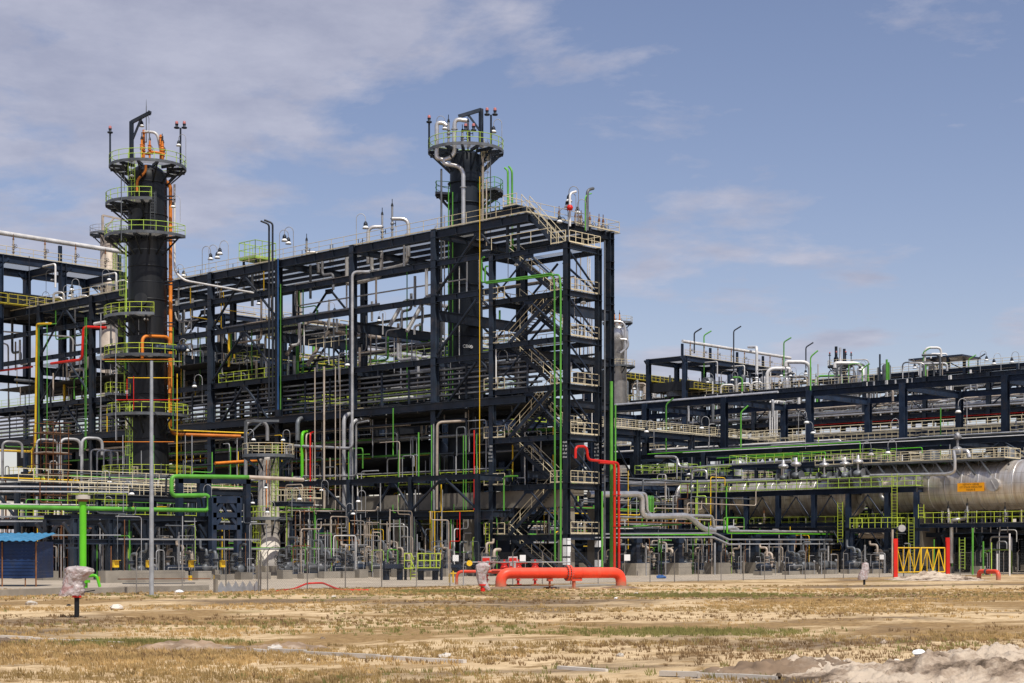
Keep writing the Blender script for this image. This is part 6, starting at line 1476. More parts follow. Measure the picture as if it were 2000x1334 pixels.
# the woven mesh: real crossing wires
b = MB(); h = 2.15; st = .16
X0, X1 = -62, 130
n = int((X1-X0)/st)
v = []; f = []; w = .0028
for i in range(-int(h/st), n):
    for sgn in (1, -1):
        xa = X0+i*st; xb = xa+h
        z0, z1 = (.03, h) if sgn > 0 else (h, .03)
        dy = .004*sgn; o = len(v)
        v += [(xa, FS+dy, z0-w*1.4), (xb, FS+dy, z1-w*1.4), (xb, FS+dy, z1+w*1.4), (xa, FS+dy, z0+w*1.4)]; f.append((o, o+1, o+2, o+3))
b.add(v, f); part(FP, 'wire_mesh', b, 'fencegalv')
# ================= objects in front =================
def ground_z(x, y): return 0.0
# tall galvanised pole
p = at_g(296, 1163)
t = thing('lamp_mast', 'tall tapered galvanised pole standing before the fence at left', 'pole', p)
b = MB(); H = CAMZ+(HZ-705)/FPX*depth(p); b.sweep([p, p+Vector((0, 0, H*.5)), p+Vector((0, 0, H))], [.125, .105, .08], 16); part(t, 'shaft', b, 'pole')
b = MB(); b.box(p+Vector((-.25, -.25, 0)), p+Vector((.25, .25, .04))); b.box(p+Vector((-.3, -.3, -.2)), p+Vector((.3, .3, .0))); part(t, 'base_plate', b, 'concrete')
# bright green standpipe
p = at_g(162, 1153); Yp = depth(p); zz = lambda y: CAMZ+(HZ-y)/FPX*Yp
t = thing('vent_standpipe', 'bright green standpipe with a pale round cap behind the fence', 'standpipe', p)
b = MB(); b.cyl(p+Vector((0, 0, .5)), p+Vector((0, 0, zz(980))), .2, 20); b.cyl(p, p+Vector((0, 0, .55)), .28, 16); part(t, 'riser', b, 'greenb')
b = MB(); b.cyl(p+Vector((0, 0, .45)), p+Vector((0, 0, .6)), .42, 18); b.cyl(p+Vector((0, 0, 0)), p+Vector((0, 0, .12)), .42, 18); b.tube([p+Vector((0, 0, .8)), p+Vector((.8*RX, .8*RY, .9)), p+Vector((1.0*RX, 1.0*RY, .2))], .09, 8, .2); part(t, 'flange', b, 'greenb')
b = MB(); b.cyl(p+Vector((0, 0, zz(980))), p+Vector((0, 0, zz(976))), .3, 18); b.cyl(p+Vector((0, 0, zz(975.5))), p+Vector((0, 0, zz(973))), .34, 18); part(t, 'rusty_collar', b, 'rust')
b = MB(); b.cyl(p+Vector((0, 0, zz(975))), p+Vector((0, 0, zz(968))), .42, 22); b.cyl(p+Vector((0, 0, zz(968))), p+Vector((0, 0, zz(966.5))), .3, 22); part(t, 'cap', b, 'firewhite')
b = MB(); q = p+Vector((0, 0, zz(1070))); b.bar(q, q-Vector((RX*1.0, RY*1.0, 0)), .08, .1); part(t, 'side_arm', b, 'navy')
# blue shed
A = at_g(70, 1146); Ya = depth(A)
ex = Vector((FX, FY, 0)); rx = Vector((RX, RY, 0))
t = thing('shed', 'small blue corrugated metal shed with light blue roof at left edge', 'shed', A)
def shp(a, b_, z): return A+rx*a+ex*b_+Vector((0, 0, z))
def corr(p, q, z0, z1, n, amp, m, nm, par, th=.0):
    b = MB(); N = n*4; v = []; d = (q-p); nn = Vector((d.y, -d.x, 0)).normalized()
    for i in range(N+1):
        o = nn*(amp*(1, 1, -1, -1)[i % 4])
        c = p+d*(i/N)+o; v += [(c.x, c.y, z0), (c.x, c.y, z1)]
    b.add(v, [(2*i, 2*i+2, 2*i+3, 2*i+1) for i in range(N)]); return part(par, nm, b, m)
# horizontal ribbed walls
b = MB(); zb = .55
for k in range(11):
    z = zb+k*.22
    b.box(shp(-6, 0, z)+Vector((0, 0, 0)), shp(-6, 0, z)+Vector((.001, .001, .001)))
    p0, p1 = shp(-6.5, 0, z+.1), shp(0, 0, z+.1); b.bar(p0, p1, .03, .215); b.bar(shp(-6.5, -.03, z+.02), shp(0, -.03, z+.02), .03, .035)
    p0, p1 = shp(0.01, 0, z+.1), shp(0.01, 4, z+.1); b.bar(p0, p1, .03, .215)
part(t, 'wall', b, 'bluewall')
b = MB(); 
for a_ in (0, -2.2, -4.4): b.bar(shp(a_+.03, -.08, 0), shp(a_+.03, -.08, 2.9), .07, .07)
b.bar(shp(-.7, .05, 0), shp(-.7, .05, .6), .06, .06); part(t, 'corner_post', b, 'rust')
b = MB(); v = []; N = 60
for i in range(N+1):
    u = -6.6+6.85*i/N; zz_ = .03*(1 if (i % 4) < 2 else -1)
    p0 = shp(u, -.7, 2.98+zz_-.0*u); p1 = shp(u, 4.4, 3.55+zz_); sh = .02*u
    v += [tuple(p0), tuple(p1)]
b.add(v, [(2*i, 2*i+2, 2*i+3, 2*i+1) for i in range(N)]); part(t, 'roof', b, 'blueroof')
# bagged hydrant monitors
bagm = bpy.data.materials.new('plastic_bag'); bagm.use_nodes = True
n_ = bagm.node_tree.nodes; l_ = bagm.node_tree.links; pb_ = n_['Principled BSDF']; pb_.inputs['Roughness'].default_value = .28
g_ = n_.new('ShaderNodeNewGeometry'); z_ = n_.new('ShaderNodeTexNoise'); z_.inputs['Scale'].default_value = 3.2; z_.inputs['Detail'].default_value = 7; z_.inputs['Distortion'].default_value = 1.2; l_.new(g_.outputs['Position'], z_.inputs[0])
r_ = n_.new('ShaderNodeValToRGB'); r_.color_ramp.elements[0].position = .36; r_.color_ramp.elements[1].position = .50; r_.color_ramp.elements[0].color = (.52, .33, .31, 1); r_.color_ramp.elements[1].color = (.62, .55, .53, 1); l_.new(z_.outputs[0], r_.inputs[0]); l_.new(r_.outputs[0], pb_.inputs['Base Color'])
z2 = n_.new('ShaderNodeTexNoise'); z2.inputs['Scale'].default_value = 7; z2.inputs['Detail'].default_value = 3; l_.new(g_.outputs['Position'], z2.inputs[0])
bp_ = n_.new('ShaderNodeBump'); bp_.inputs['Strength'].default_value = .8; bp_.inputs['Distance'].default_value = .1; l_.new(z2.outputs[0], bp_.inputs['Height']); l_.new(bp_.outputs[0], pb_.inputs['Normal'])
tl2 = n_.new('ShaderNodeBsdfTranslucent'); l_.new(r_.outputs[0], tl2.inputs[0]); mm_ = n_.new('ShaderNodeMixShader'); mm_.inputs[0].default_value = .35; l_.new(pb_.outputs[0], mm_.inputs[1]); l_.new(tl2.outputs[0], mm_.inputs[2]); l_.new(mm_.outputs[0], n_['Material Output'].inputs[0])
M['bag'] = bagm
from mathutils import noise as NZ
def bag(p, prof, seed):
    """crumpled bag: rings with offsets and folds"""
    b = MB(); v = []; n = 40; m = len(prof)
    rows = []
    for i in range(m*4-3):
        u = i/4; j = min(int(u), m-2); f = u-j; f = f*f*(3-2*f) if False else f
        rows.append([prof[j][k]*(1-f)+prof[j+1][k]*f for k in range(4)])
    for (z, r, ox, asp) in rows:
        for k in range(n):
            a = 2*math.pi*k/n
            q = Vector((math.cos(a)*1.8, math.sin(a)*1.8, z*2.4+seed))
            d = NZ.noise(q)*.26+NZ.noise(q*2.7)*.14+abs(math.sin(a*7+z*6+seed+NZ.noise(q)*4))*.10
            rr = r*(1+d); c = p+rx*(ox+rr*math.cos(a))+ex*(rr*asp*math.sin(a))+Vector((0, 0, z+.05*NZ.noise(q*1.7)))
            v.append(tuple(c))
    N = len(rows)
    fa = [(i*n+k, i*n+(k+1) % n, (i+1)*n+(k+1) % n, (i+1)*n+k) for i in range(N-1) for k in range(n)]
    fa.append(tuple((N-1)*n+k for k in range(n))); b.add(v, fa, True); return b
p = at_g(150, 1206); 
t = thing('hydrant_monitor', 'large plastic wrapped hydrant head on a black post in the foreground', 'hydrant', p)
b = MB(); b.cyl(p-Vector((0, 0, .1)), p+Vector((0, 0, .72)), .085, 16); part(t, 'post', b, 'black')
b = MB(); b.cyl(p+Vector((0, 0, .68)), p+Vector((0, 0, .80)), .16, 16); b.cyl(p+Vector((0, 0, .76)), p+Vector((0, 0, .95)), .09, 12); part(t, 'flange', b, 'red')
b = MB(); b.bar(p+rx*.1+Vector((0, 0, .84)), p+rx*.62+Vector((0, 0, .93)), .035, .035); part(t, 'lever', b, 'black')
part(t, 'plastic_bag', bag(p, [(.74, .38, -.20, .5), (.90, .40, -.16, .55), (1.08, .35, -.13, .6), (1.25, .33, -.12, .6), (1.42, .40, -.02, .62), (1.56, .46, .08, .6), (1.66, .44, .06, .6), (1.72, .30, .0, .5), (1.74, .05, 0, .5)], 1), 'bag')
p = at_g(943, 1157)
t = thing('hydrant_monitor', 'plastic wrapped hydrant beside the left end of the big red pipe', 'hydrant', p)
b = MB(); b.cyl(p, p+Vector((0, 0, .4)), .14, 12); b.cyl(p+Vector((0, 0, .38)), p+Vector((0, 0, .46)), .22, 14); part(t, 'post', b, 'red')
part(t, 'plastic_bag', bag(p, [(.12, .12, .3, .6), (.3, .24, .10, .6), (.6, .24, -.05, .6), (1.0, .26, -.08, .6), (1.3, .34, -.02, .6), (1.5, .38, .02, .6), (1.62, .2, .0, .6), (1.64, .03, 0, .6)], 4), 'bag')
p = at_g(1688, 1142)
t = thing('hydrant_monitor', 'plastic wrapped hydrant on a short black post near the yellow gate', 'hydrant', p)
b = MB(); b.cyl(p, p+Vector((0, 0, .55)), .08, 12); part(t, 'post', b, 'black')
part(t, 'plastic_bag', bag(p, [(.35, .3, -.12, .6), (.6, .34, -.08, .6), (.9, .28, .0, .6), (1.2, .22, .08, .6), (1.45, .2, .1, .6), (1.52, .1, .1, .6), (1.54, .02, .1, .6)], 9), 'bag')
# big red pipe
Yr = 101.0
def rp(px, py, Y=Yr): return at_y(px, py, Y)
a0 = rp(978, 1151, 99.5); a1 = rp(1213, 1151, 102.5); top = 1119
A_ = Vector((a0.x, a0.y, 0)); B_ = Vector((a1.x, a1.y, 0)); zt_ = CAMZ-(top-HZ)/FPX*Yr
RP = thing('red_pipe', 'big red fire main rising from the ground and bending back down', 'pipe', A_)
b = MB(); b.tube([A_-Vector((0, 0, .3)), A_+Vector((0, 0, zt_)), B_+Vector((0, 0, zt_)), B_-Vector((0, 0, .3))], .335, 32, 1.25, 12); part(RP, 'pipe_run', b, 'redpipe')
d = (B_-A_).normalized(); c_ = A_.lerp(B_, .555)+Vector((0, 0, zt_))
b = MB(); b.flange(c_-d*.09, d, .48, .11, 28); b.flange(c_+d*.09, d, .48, .11, 28); fl_ = part(RP, 'flange', b, 'redpipe')
b = MB(); s_ = d.cross(Vector((0, 0, 1)))
for k in range(18):
    a = 2*math.pi*k/18; o = (s_*math.cos(a)+Vector((0, 0, 1))*math.sin(a))*.42; b.cyl(c_+o-d*.2, c_+o+d*.2, .035, 6)
part(fl_, 'bolt', b, 'galvdark')
for f_ in (.14, .3, .47, .66, .82):
    b = MB(); q = A_.lerp(B_, f_)+Vector((0, 0, zt_)); b.flange(q, d, .343, .03, 32); part(RP, 'weld_seam', b, 'redpipe')
b = MB()
for P_ in (A_, B_): b.lathe(P_, [(.36, -.1), (.36, .06), (.335, .06)], 24)
part(RP, 'end_collar', b, 'firewhite')
for f_, w_ in ((.40, .1), (.60, .16)):
    q = A_.lerp(B_, f_); b = MB(); b.bar(q, q+Vector((0, 0, zt_-.5)), w_, w_); b.box(q+Vector((-.22, -.22, 0)), q+Vector((.22, .22, .05))); b.bar(q-d*(.5 if w_ > .1 else .15)+Vector((0, 0, zt_-.42)), q+d*(.5 if w_ > .1 else .15)+Vector((0, 0, zt_-.42)), .3, .16); part(RP, 'support', b, 'redpipe')
# thin red line with small pipe behind
a2 = rp(892, 1140, 113); b2 = rp(985, 1100, 113); A2 = Vector((a2.x, a2.y, 0))
ztt = CAMZ-(1116-HZ)/FPX*113
pipe([A2, A2+Vector((0, 0, ztt)), rp(1010, 1117, 113)], .16, 'redpipe', 'behind the big red pipe', bend=.5)
pipe([rp(960, 1116, 112.5), rp(1060, 1116, 112.5)], .24, 'redpipe', 'behind the big red pipe')
pipe([rp(933, 1098, 113), rp(1030, 1099, 113)], .07, 'red', 'high behind the big red pipe'); pipe([rp(905, 1145, 112), rp(905, 1098, 112), rp(1115, 1098, 112)], .045, 'galv', 'framing the red valve set', bend=.1)
# red valve manifold + panels
for i, px in enumerate((950, 985, 1012, 1045)):
    p = rp(px, 1140, 113.5); p.z = 0
    t = thing('deluge_valve', 'red deluge valve on a short red stand behind the big pipe, {o}', 'valve', p, 'red deluge valves')
    b = MB(); b.cyl(p, p+Vector((0, 0, .85)), .09, 8); b.cyl(p, p+Vector((0, 0, .05)), .25, 12); b.lathe(p+Vector((0, 0, .3)), [(.2, 0), (.2, .05), (.1, .1), (.1, .3), (.2, .34), (.2, .4)], 12); part(t, 'stand', b, 'red')
    b = MB(); b.sphere(p+Vector((0, 0, 1.15)), .27, 12, 8); b.flange(p+Vector((0, 0, .85)), (0, 0, 1), .28); b.flange(p+Vector((0, 0, 1.45)), (0, 0, 1), .26); b.cyl(p+Vector((0, 0, 1.4)), p+Vector((0, 0, 1.75)), .07, 8); part(t, 'body', b, 'red')
    b = MB(); b.cyl(p+Vector((0, 0, 1.15)), p+Vector((0, 0, 1.15))-ex*.5, .03, 6); b.wheel(p+Vector((0, 0, 1.15))-ex*.5, .24, ex); part(t, 'hand_wheel', b, 'red')
    b = MB(); b.tube([p+Vector((0, 0, 1.0))+rx*.2, p+rx*.5+Vector((0, 0, 1.0)), p+rx*.5+Vector((0, 0, 1.7)), p-rx*.3+Vector((0, 0, 1.7))], .025, 5, .1); part(t, 'tubing', b, 'galv')
for i, px in enumerate((949, 1002)):
    p = rp(px, 1101, 113); t = thing('valve_cabinet', 'red cabinet with grey backplate above the red valves, {o}', 'cabinet', p-Vector((0, 0, .4)), 'red valve cabinets')
    b = MB(); b.bar(p-rx*.32+ex*.12, p+rx*.32+ex*.12, .04, 1.0, (0, 0, 1)); part(t, 'backplate', b, 'boxgrey')
    b = MB(); b.bar(p-rx*.26, p+rx*.26, .22, .8, (0, 0, 1)); part(t, 'cabinet', b, 'red')
    b = MB(); b.bar(p-rx*.2-ex*.12, p-rx*.02-ex*.12, .02, .3, (0, 0, 1)); b.bar(p+rx*.05-ex*.12-Vector((0, 0, .05)), p+rx*.2-ex*.12-Vector((0, 0, .05)), .02, .5, (0, 0, 1)); part(t, 'panel', b, 'boxgrey')
for i, (px, py) in enumerate(((1021, 1090), (890, 1090), (1225, 1089), (1722, 1088))):
    p = rp(px, py, 111 if px < 1500 else 149); b = MB(); b.bar(p-rx*.2, p+rx*.2, .02, .42, (0, 0, 1)); single('notice_plate', b, 'paper', 'small white notice plate tied to the fence, {o}', 'notice', 'white notice plates')
# yellow disc
p = rp(917, 1100, 112); b = MB(); b.cyl(p, p-ex*.12, .2, 16); single('warning_disc', b, 'yellow', 'round yellow disc left of the red cabinets', 'disc')
for P_, lb in ((A_, 'left'), (B_, 'right')):
    b = MB(); v = []; n = 28
    for i, (r_q, z_q) in enumerate(((.34, .16), (.6, .11), (.95, .05), (1.35, -.03))):
        for k in range(n): a = 2*math.pi*k/n; w_q = 1+.35*NZ.noise(Vector((math.cos(a)*2, math.sin(a)*2, i+len(lb)))); v.append((P_.x+r_q*(w_q if i else 1)*math.cos(a), P_.y+r_q*(w_q if i else 1)*math.sin(a), z_q*w_q))
    b.add(v, [(i*n+k, i*n+(k+1) % n, (i+1)*n+(k+1) % n, (i+1)*n+k) for i in range(3) for k in range(n)], True); single('soil_heap', b, 'darksoil', f'small soil collar around the {lb} foot of the big red pipe', 'soil heap')
# small slab under the red pipe
b = MB(); q0_, q1_ = at_g(1000, 1151), at_g(1200, 1143); b.bar(q0_+Vector((0, 0, .03)), q1_+Vector((0, 0, .03)), 2.2, .16); single('concrete_slab', b, 'concrete', 'thin concrete slab beneath the middle of the big red pipe', 'slab')
b = MB(); q = at_g(1030, 1150); b.bar(q-rx*1.4+Vector((0, 0, .2)), q+rx*1.6+Vector((0, 0, .2)), .5, .06); single('timber_board', b, 'rust', 'brown board lying on the slab under the big red pipe', 'board')
# lime green steps on navy stand
Ys = 132
def sp(px, py, dy=0): return at_y(px, py, Ys+dy)
t = thing('step_platform', 'lime yellow railed step platform on navy legs left of the red pipes', 'platform', sp(825, 1133))
b = MB()
for px in (755, 781, 850, 822): b.bar(Vector(sp(px, 1138)), sp(px, 1108), .35, .35)
b.bar(sp(752, 1106), sp(786, 1106), .9, .35); b.bar(sp(818, 1112), sp(858, 1112), 1.2, .2)
for px in (750, 862, 792): b.bar(sp(px, 1135), sp(px, 1095), .16, .16)
part(t, 'stand', b, 'navy2')
b = MB(); b.bar(sp(790, 1110), sp(808, 1110), 1.2, .08); b.bar(sp(816, 1109), sp(860, 1109), 1.2, .1)
for px in (790, 803, 816, 828, 840, 852, 860): b.sweep([sp(px, 1109), sp(px, 1080 if px > 810 else 1081)], .05, 6)
for py in (1081, 1095): b.sweep([sp(790, py), sp(803, py), sp(808, py+12)], .05, 6); b.sweep([sp(816, py), sp(860, py)], .05, 6)
for py in (1081, 1095): b.sweep([sp(816, py, 1.3), sp(860, py, 1.3)], .04, 6)
part(t, 'handrail', b, 'lime2')
b = MB(); p = sp(808, 1135); p.z = 0; 
for dx in (-.25, .25): b.bar(p+rx*dx, p+rx*dx+Vector((0, 0, 1.1)), .06, .06)
for k in range(4): b.bar(p-rx*.25+Vector((0, 0, .2+k*.27)), p+rx*.25+Vector((0, 0, .2+k*.27)), .04, .04)
part(t, 'ladder', b, 'lime2')
# yellow frame
b = MB(); P_ = [rp(878, 1138, 118), rp(878, 1120, 118), rp(893, 1120, 118), rp(893, 1128, 118)]; b.tube(P_, .06, 6, .1); b.tube([rp(885, 1138, 118), rp(885, 1115, 118)], .06, 6); single('pipe_guard', b, 'yellow', 'small yellow tube guard left of the red pipework', 'guard')
# gate with red posts (at right)
Yg = 139
def gp(px, py, dy=0): return at_y(px, py, Yg+dy)
for i, (px, y0, y1, dy) in enumerate(((1749, 1052, 1125, -3), (1851, 1050, 1110, 6))):
    b = MB(); p = gp(px, y1, dy); p.z = 0; q = gp(px, y0, dy); b.ibeam(p, (p.x, p.y, q.z), .32, .32, (FX, FY, 0), .05); single('gate_post', b, 'red', ['nearer taller', 'farther'][i]+' red steel post of the yellow gate', 'post')
t = thing('gate', 'yellow tubular double gate with diagonal bars between two red posts', 'gate', gp(1800, 1118))
for (x0, x1) in ((1753, 1797), (1799, 1845)):
    b = MB(); P_ = [gp(x0, 1118, -2), gp(x0, 1070, -2), gp(x1, 1070, 2), gp(x1, 1117, 2), gp(x0, 1118, -2)]; b.tube(P_, .055, 6, .05)
    n = 4 if x0 == 1753 else 4
    for k in range(n+1):
        xk = x0+(x1-x0)*k/n
        if 0 < k < n: b.tube([gp(xk, 1117, -2+4*k/n), gp(xk, 1071, -2+4*k/n)], .035, 5)
    for k in range(n):
        xa, xb = x0+(x1-x0)*k/n, x0+(x1-x0)*(k+1)/n
        if (k % 2 == 0) == (x0 == 1753): b.tube([gp(xa, 1072, -1), gp(xb, 1116, -1)], .04, 5)
        else: b.tube([gp(xa, 1116, 0), gp(xb, 1072, 0)], .04, 5)
    part(t, 'gate_leaf', b, 'yellow')
# small red loop at right
a0 = at_g(1912, 1132); b0 = at_g(1950, 1133); 
t = thing('red_pipe', 'short red pipe hoop with a dark coupling near the dirt heaps', 'pipe', a0)
zl = CAMZ-(1116-HZ)/FPX*depth(a0)
b = MB(); b.tube([a0-Vector((0, 0, .2)), a0+Vector((0, 0, zl)), b0+Vector((0, 0, zl)), b0-Vector((0, 0, .2))], .19, 22, .75, 10); part(t, 'pipe_run', b, 'redpipe')
m_ = a0.lerp(b0, .42)+Vector((0, 0, zl)); d = (b0-a0).normalized(); b = MB(); b.flange(m_-d*.06, d, .27, .07, 20); b.flange(m_+d*.06, d, .27, .07, 20); b.tube([m_+Vector((0, 0, .2)), m_+Vector((0, 0, .5))+d*.25, m_+Vector((0, 0, .2))+d*.4], .02, 5, .1); part(t, 'coupling', b, 'galvdark')
# blue stub pole
p = at_g(1765, 1127); t = thing('marker_post', 'short dark post with a blue cap in front of the yellow gate', 'post', p)
b = MB(); b.cyl(p, p+Vector((0, 0, 1.0)), .05, 8); part(t, 'post', b, 'galvdark'); b = MB(); b.cyl(p+Vector((0, 0, 1.0)), p+Vector((0, 0, 1.4)), .13, 10); b.bar(p+Vector((0, 0, 1.3))-rx*.18, p+Vector((0, 0, 1.3))+rx*.18, .05, .08); part(t, 'cap', b, 'bluepart')
# concrete upstands by the fence on the left, sheets and hose
b = MB(); b.bar(at_g(-60, 1168)+Vector((0, 0, .18)), at_g(142, 1160)+Vector((0, 0, .18)), .3, .36); single('concrete_kerb', b, 'concrete', 'cracked concrete upstand below the blue shed', 'kerb')
b = MB(); b.bar(at_g(150, 1160)+Vector((0, 0, .15)), at_g(405, 1153)+Vector((0, 0, .15)), .3, .32); single('concrete_kerb', b, 'concrete', 'low concrete upstand between the shed and the zigzag sheets', 'kerb')
for i in range(18):
    x = -43+i*2.15+rnd.uniform(-.2, .2); wd = rnd.uniform(.9, 1.9)
    b = MB(); b.box((x, 9.0, 0), (x+wd, 9.8, rnd.choice([.45, .6, .75]))); single('concrete_pedestal', b, 'concrete', 'low concrete pedestal in front of the left pumps, {o}', 'pedestal', 'low pedestals')
b = MB(); b.box((-46, 4.5, 0), (-39, 5.2, .9)); single('plinth_wall', b, 'concrete', 'short concrete wall behind the blue shed', 'wall')
q0_ = at_g(425, 1157); q1_ = at_g(508, 1154); b = MB(); v = []; N = 12
for i in range(N+1):
    c = q0_.lerp(q1_, i/N); z = .62 if i % 2 else .25; v += [tuple(c), (c.x, c.y, z)]
b.add(v, [(2*i, 2*i+2, 2*i+3, 2*i+1) for i in range(N)]); single('metal_sheet', b, 'pole', 'grey metal sheet with a zigzag top leaning at the fence', 'sheet')
for px, y in ((421, 1157), (505, 1155), (509, 1156)):
    b = MB(); p = at_g(px, y); b.bar(p, p+Vector((0, 0, .75 if px == 421 else 2.3)), .22 if px == 421 else .06, .16 if px == 421 else .06); single('fence_stub', b, 'concrete' if px == 421 else 'post', 'short post beside the zigzag sheet, {o}', 'post')
b = MB(); P_ = [at_g(540, 1155), at_g(575, 1150), at_g(600, 1147)+Vector((0, 0, .25)), at_g(630, 1147)+Vector((0, 0, .28)), at_g(665, 1153), at_g(720, 1153)]; b.tube(P_, .06, 8, 1.0); single('hose', b, 'red', 'faded red hose arching along the ground before the fence', 'hose')
for i, (x0, x1, y, m) in enumerate(((232, 320, 1146, 'rust'), (262, 410, 1142, 'rust'), (240, 380, 1149, 'galvdark'))):
    b = MB(); b.bar(at_g(x0, y)+Vector((0, 0, .5-.1*i)), at_g(x1, y-1)+Vector((0, 0, .5-.1*i)), .5, .06); single('steel_plate', b, m, ['rusty plate stacked left of the tall pole', 'long reddish plate lying behind the tall pole', 'grey plate lying lowest behind the tall pole'][i], 'plate')
# litter
for i, (px, py, s_, m, lab) in enumerate(((60, 1182, .28, 'firewhite', 'pale flat stone at far left'), (228, 1190, .3, 'firewhite', 'pale flat stone right of the wrapped hydrant'), (350, 1158, .25, 'paper', 'white crumpled sheet before the fence'), (652, 1167, .15, 'firewhite', 'small white stone left of centre'), (1243, 1160, .12, 'paper', 'white paper scrap right of the red pipe'), (1203, 1170, .12, 'paper', 'pale scrap below the red pipe end'), (1292, 1130, .5, 'bluepart', 'crumpled blue sheet by the fence'), (537, 1271, .2, 'firewhite', 'buff brick beside the thin kerb'), (1795, 1326, .14, 'paper', 'white flat stone on the sand heap'), (134, 1183, .1, 'black', 'small black cap left of the hydrant post'), (870, 1285, .16, 'firewhite', 'pale chip above the thin kerb'))):
    p = at_g(px, py); b = MB(); v = []; rr = random.Random(i+3)
    b.sphere(p+Vector((0, 0, s_*.18 if px != 1795 else .45)), s_, 9, 6, (1, .8, .45)); b.v = [(x+rr.uniform(-.2, .2)*s_, y+rr.uniform(-.2, .2)*s_, z+rr.uniform(-.12, .12)*s_) for x, y, z in b.v]; b.sm = [False]*len(b.sm)
    single('stone' if 'stone' in lab or 'chip' in lab or 'brick' in lab else 'scrap', b, m, lab, 'litter')
# ================= ground =================
def gmat():
    m = bpy.data.materials.new('ground_soil'); m.use_nodes = True; n = m.node_tree.nodes; l = m.node_tree.links; b = n['Principled BSDF']; b.inputs['Roughness'].default_value = .95
    b.inputs['Specular IOR Level'].default_value = .1
    g = n.new('ShaderNodeNewGeometry')
    def noise(sc, det=6, rough=.6, dist=0., off=0):
        mp = n.new('ShaderNodeMapping'); mp.inputs['Rotation'].default_value = (0, 0, -math.atan2(RY, RX)); mp.inputs['Scale'].default_value = (.55, 1, 1); mp.inputs['Location'].default_value = (off, off*.7, 0)
        l.new(g.outputs['Position'], mp.inputs[0])
        z = n.new('ShaderNodeTexNoise'); z.inputs['Scale'].default_value = sc; z.inputs['Detail'].default_value = det; z.inputs['Roughness'].default_value = rough; z.inputs['Distortion'].default_value = dist; l.new(mp.outputs[0], z.inputs[0]); return z.outputs[0]
    def ramp(s, p0, p1, c0=(0, 0, 0, 1), c1=(1, 1, 1, 1)):
        r = n.new('ShaderNodeValToRGB'); r.color_ramp.elements[0].position = p0; r.color_ramp.elements[1].position = p1; r.color_ramp.elements[0].color = c0; r.color_ramp.elements[1].color = c1; l.new(s, r.inputs[0]); return r.outputs[0]
    def mix(f, a, c):
        x = n.new('ShaderNodeMixRGB'); l.new(f, x.inputs[0])
        for i, s in ((1, a), (2, c)):
            if isinstance(s, tuple): x.inputs[i].default_value = s
            else: l.new(s, x.inputs[i])
        return x.outputs[0]
    sand = ramp(noise(.9, 8), .3, .7, (.44, .31, .165, 1), (.66, .50, .30, 1))
    straw = ramp(noise(6, 6, .7), .3, .7, (.16, .095, .042, 1), (.40, .265, .12, 1))
    green = ramp(noise(5, 6, .7), .3, .7, (.07, .075, .02, 1), (.16, .15, .04, 1))
    big = ramp(noise(.11, 9, .66, .6), .515, .57)
    c = mix(big, sand, straw)
    f2 = ramp(noise(1.1, 7, .75, 0, 31), .52, .60); c = mix(f2, c, straw)
    gr = ramp(noise(.07, 6, .6, 0, 77), .62, .70); c = mix(gr, c, green)
    dk = ramp(noise(.10, 8, .68, .4, 140), .51, .62); dkc = ramp(noise(3.5, 6, .7), .35, .65, (.10, .068, .04, 1), (.26, .185, .115, 1)); c = mix(dk, c, dkc)
    sp_ = ramp(noise(9, 3, .6, 0, 12), .66, .72); c = mix(sp_, c, (.07, .05, .035, 1))
    l.new(c, b.inputs['Base Color'])
    bp = n.new('ShaderNodeBump'); bp.inputs['Strength'].default_value = .6; bp.inputs['Distance'].default_value = .06; l.new(noise(4, 8, .75), bp.inputs['Height']); l.new(bp.outputs[0], b.inputs['Normal'])
    M['ground'] = m
gmat()
def gsheet():
    # one sheet: fine near the viewpoint, coarse far away
    b = MB(); v = []; rows = []
    Ys = [4]; 
    while Ys[-1] < 100: Ys.append(Ys[-1]*1.012+.06)
    while Ys[-1] < 2600: Ys.append(Ys[-1]*1.25)
    K = 150
    for Y in Ys:
        for k in range(K+1):
            u = -1+2*k/K; X = u*(Y*.55+30 if Y < 400 else Y*2)
            x = CAMX+FX*Y+RX*X; y = CAMY+FY*Y+RY*X
            z = 0.0
            if Y < 95: z = (NZ.noise(Vector((x*.35, y*.35, 1)))*.05+NZ.noise(Vector((x*1.4, y*1.4, 4)))*.025)*min(1, (95-Y)/20)
            v.append((x, y, z-.01))
    n = K+1
    f = [(i*n+k, i*n+k+1, (i+1)*n+k+1, (i+1)*n+k) for i in range(len(Ys)-1) for k in range(K)]
    b.add(v, f, True); o = single('ground', b, 'ground', 'dry sandy ground with patches of yellowed grass', 'ground', kind='structure')
gsheet()
# paved plant area
b = MB(); b.box((-90, FS+2.5, -.2), (400, 330, .012)); single('pavement', b, 'pave', 'pale concrete paving inside the plant fence', 'pavement', kind='structure')
# thin kerb line in the foreground
kp = [at_g(x, y) for x, y in ((-20, 1244), (240, 1258), (420, 1267), (530, 1273), (740, 1285), (1000, 1299), (1290, 1318), (1520, 1328))]
KT = thing('kerb_line', 'thin broken concrete kerb crossing the foreground soil', 'kerb', kp[0])
for i in range(len(kp)-1):
    if i == 1: continue
    b = MB(); d = kp[i+1]-kp[i]
    n_s = 3
    for j in range(n_s):
        if rnd.random() < .25: continue
        p = kp[i]+d*(j/n_s); q = kp[i]+d*((j+.985)/n_s); dz = rnd.uniform(.0, .035); b.bar(p+Vector((0, 0, dz)), q+Vector((0, 0, dz+rnd.uniform(-.01, .01))), .11, .09)
    if b.v: part(KT, 'kerb_stone', b, 'firewhite')
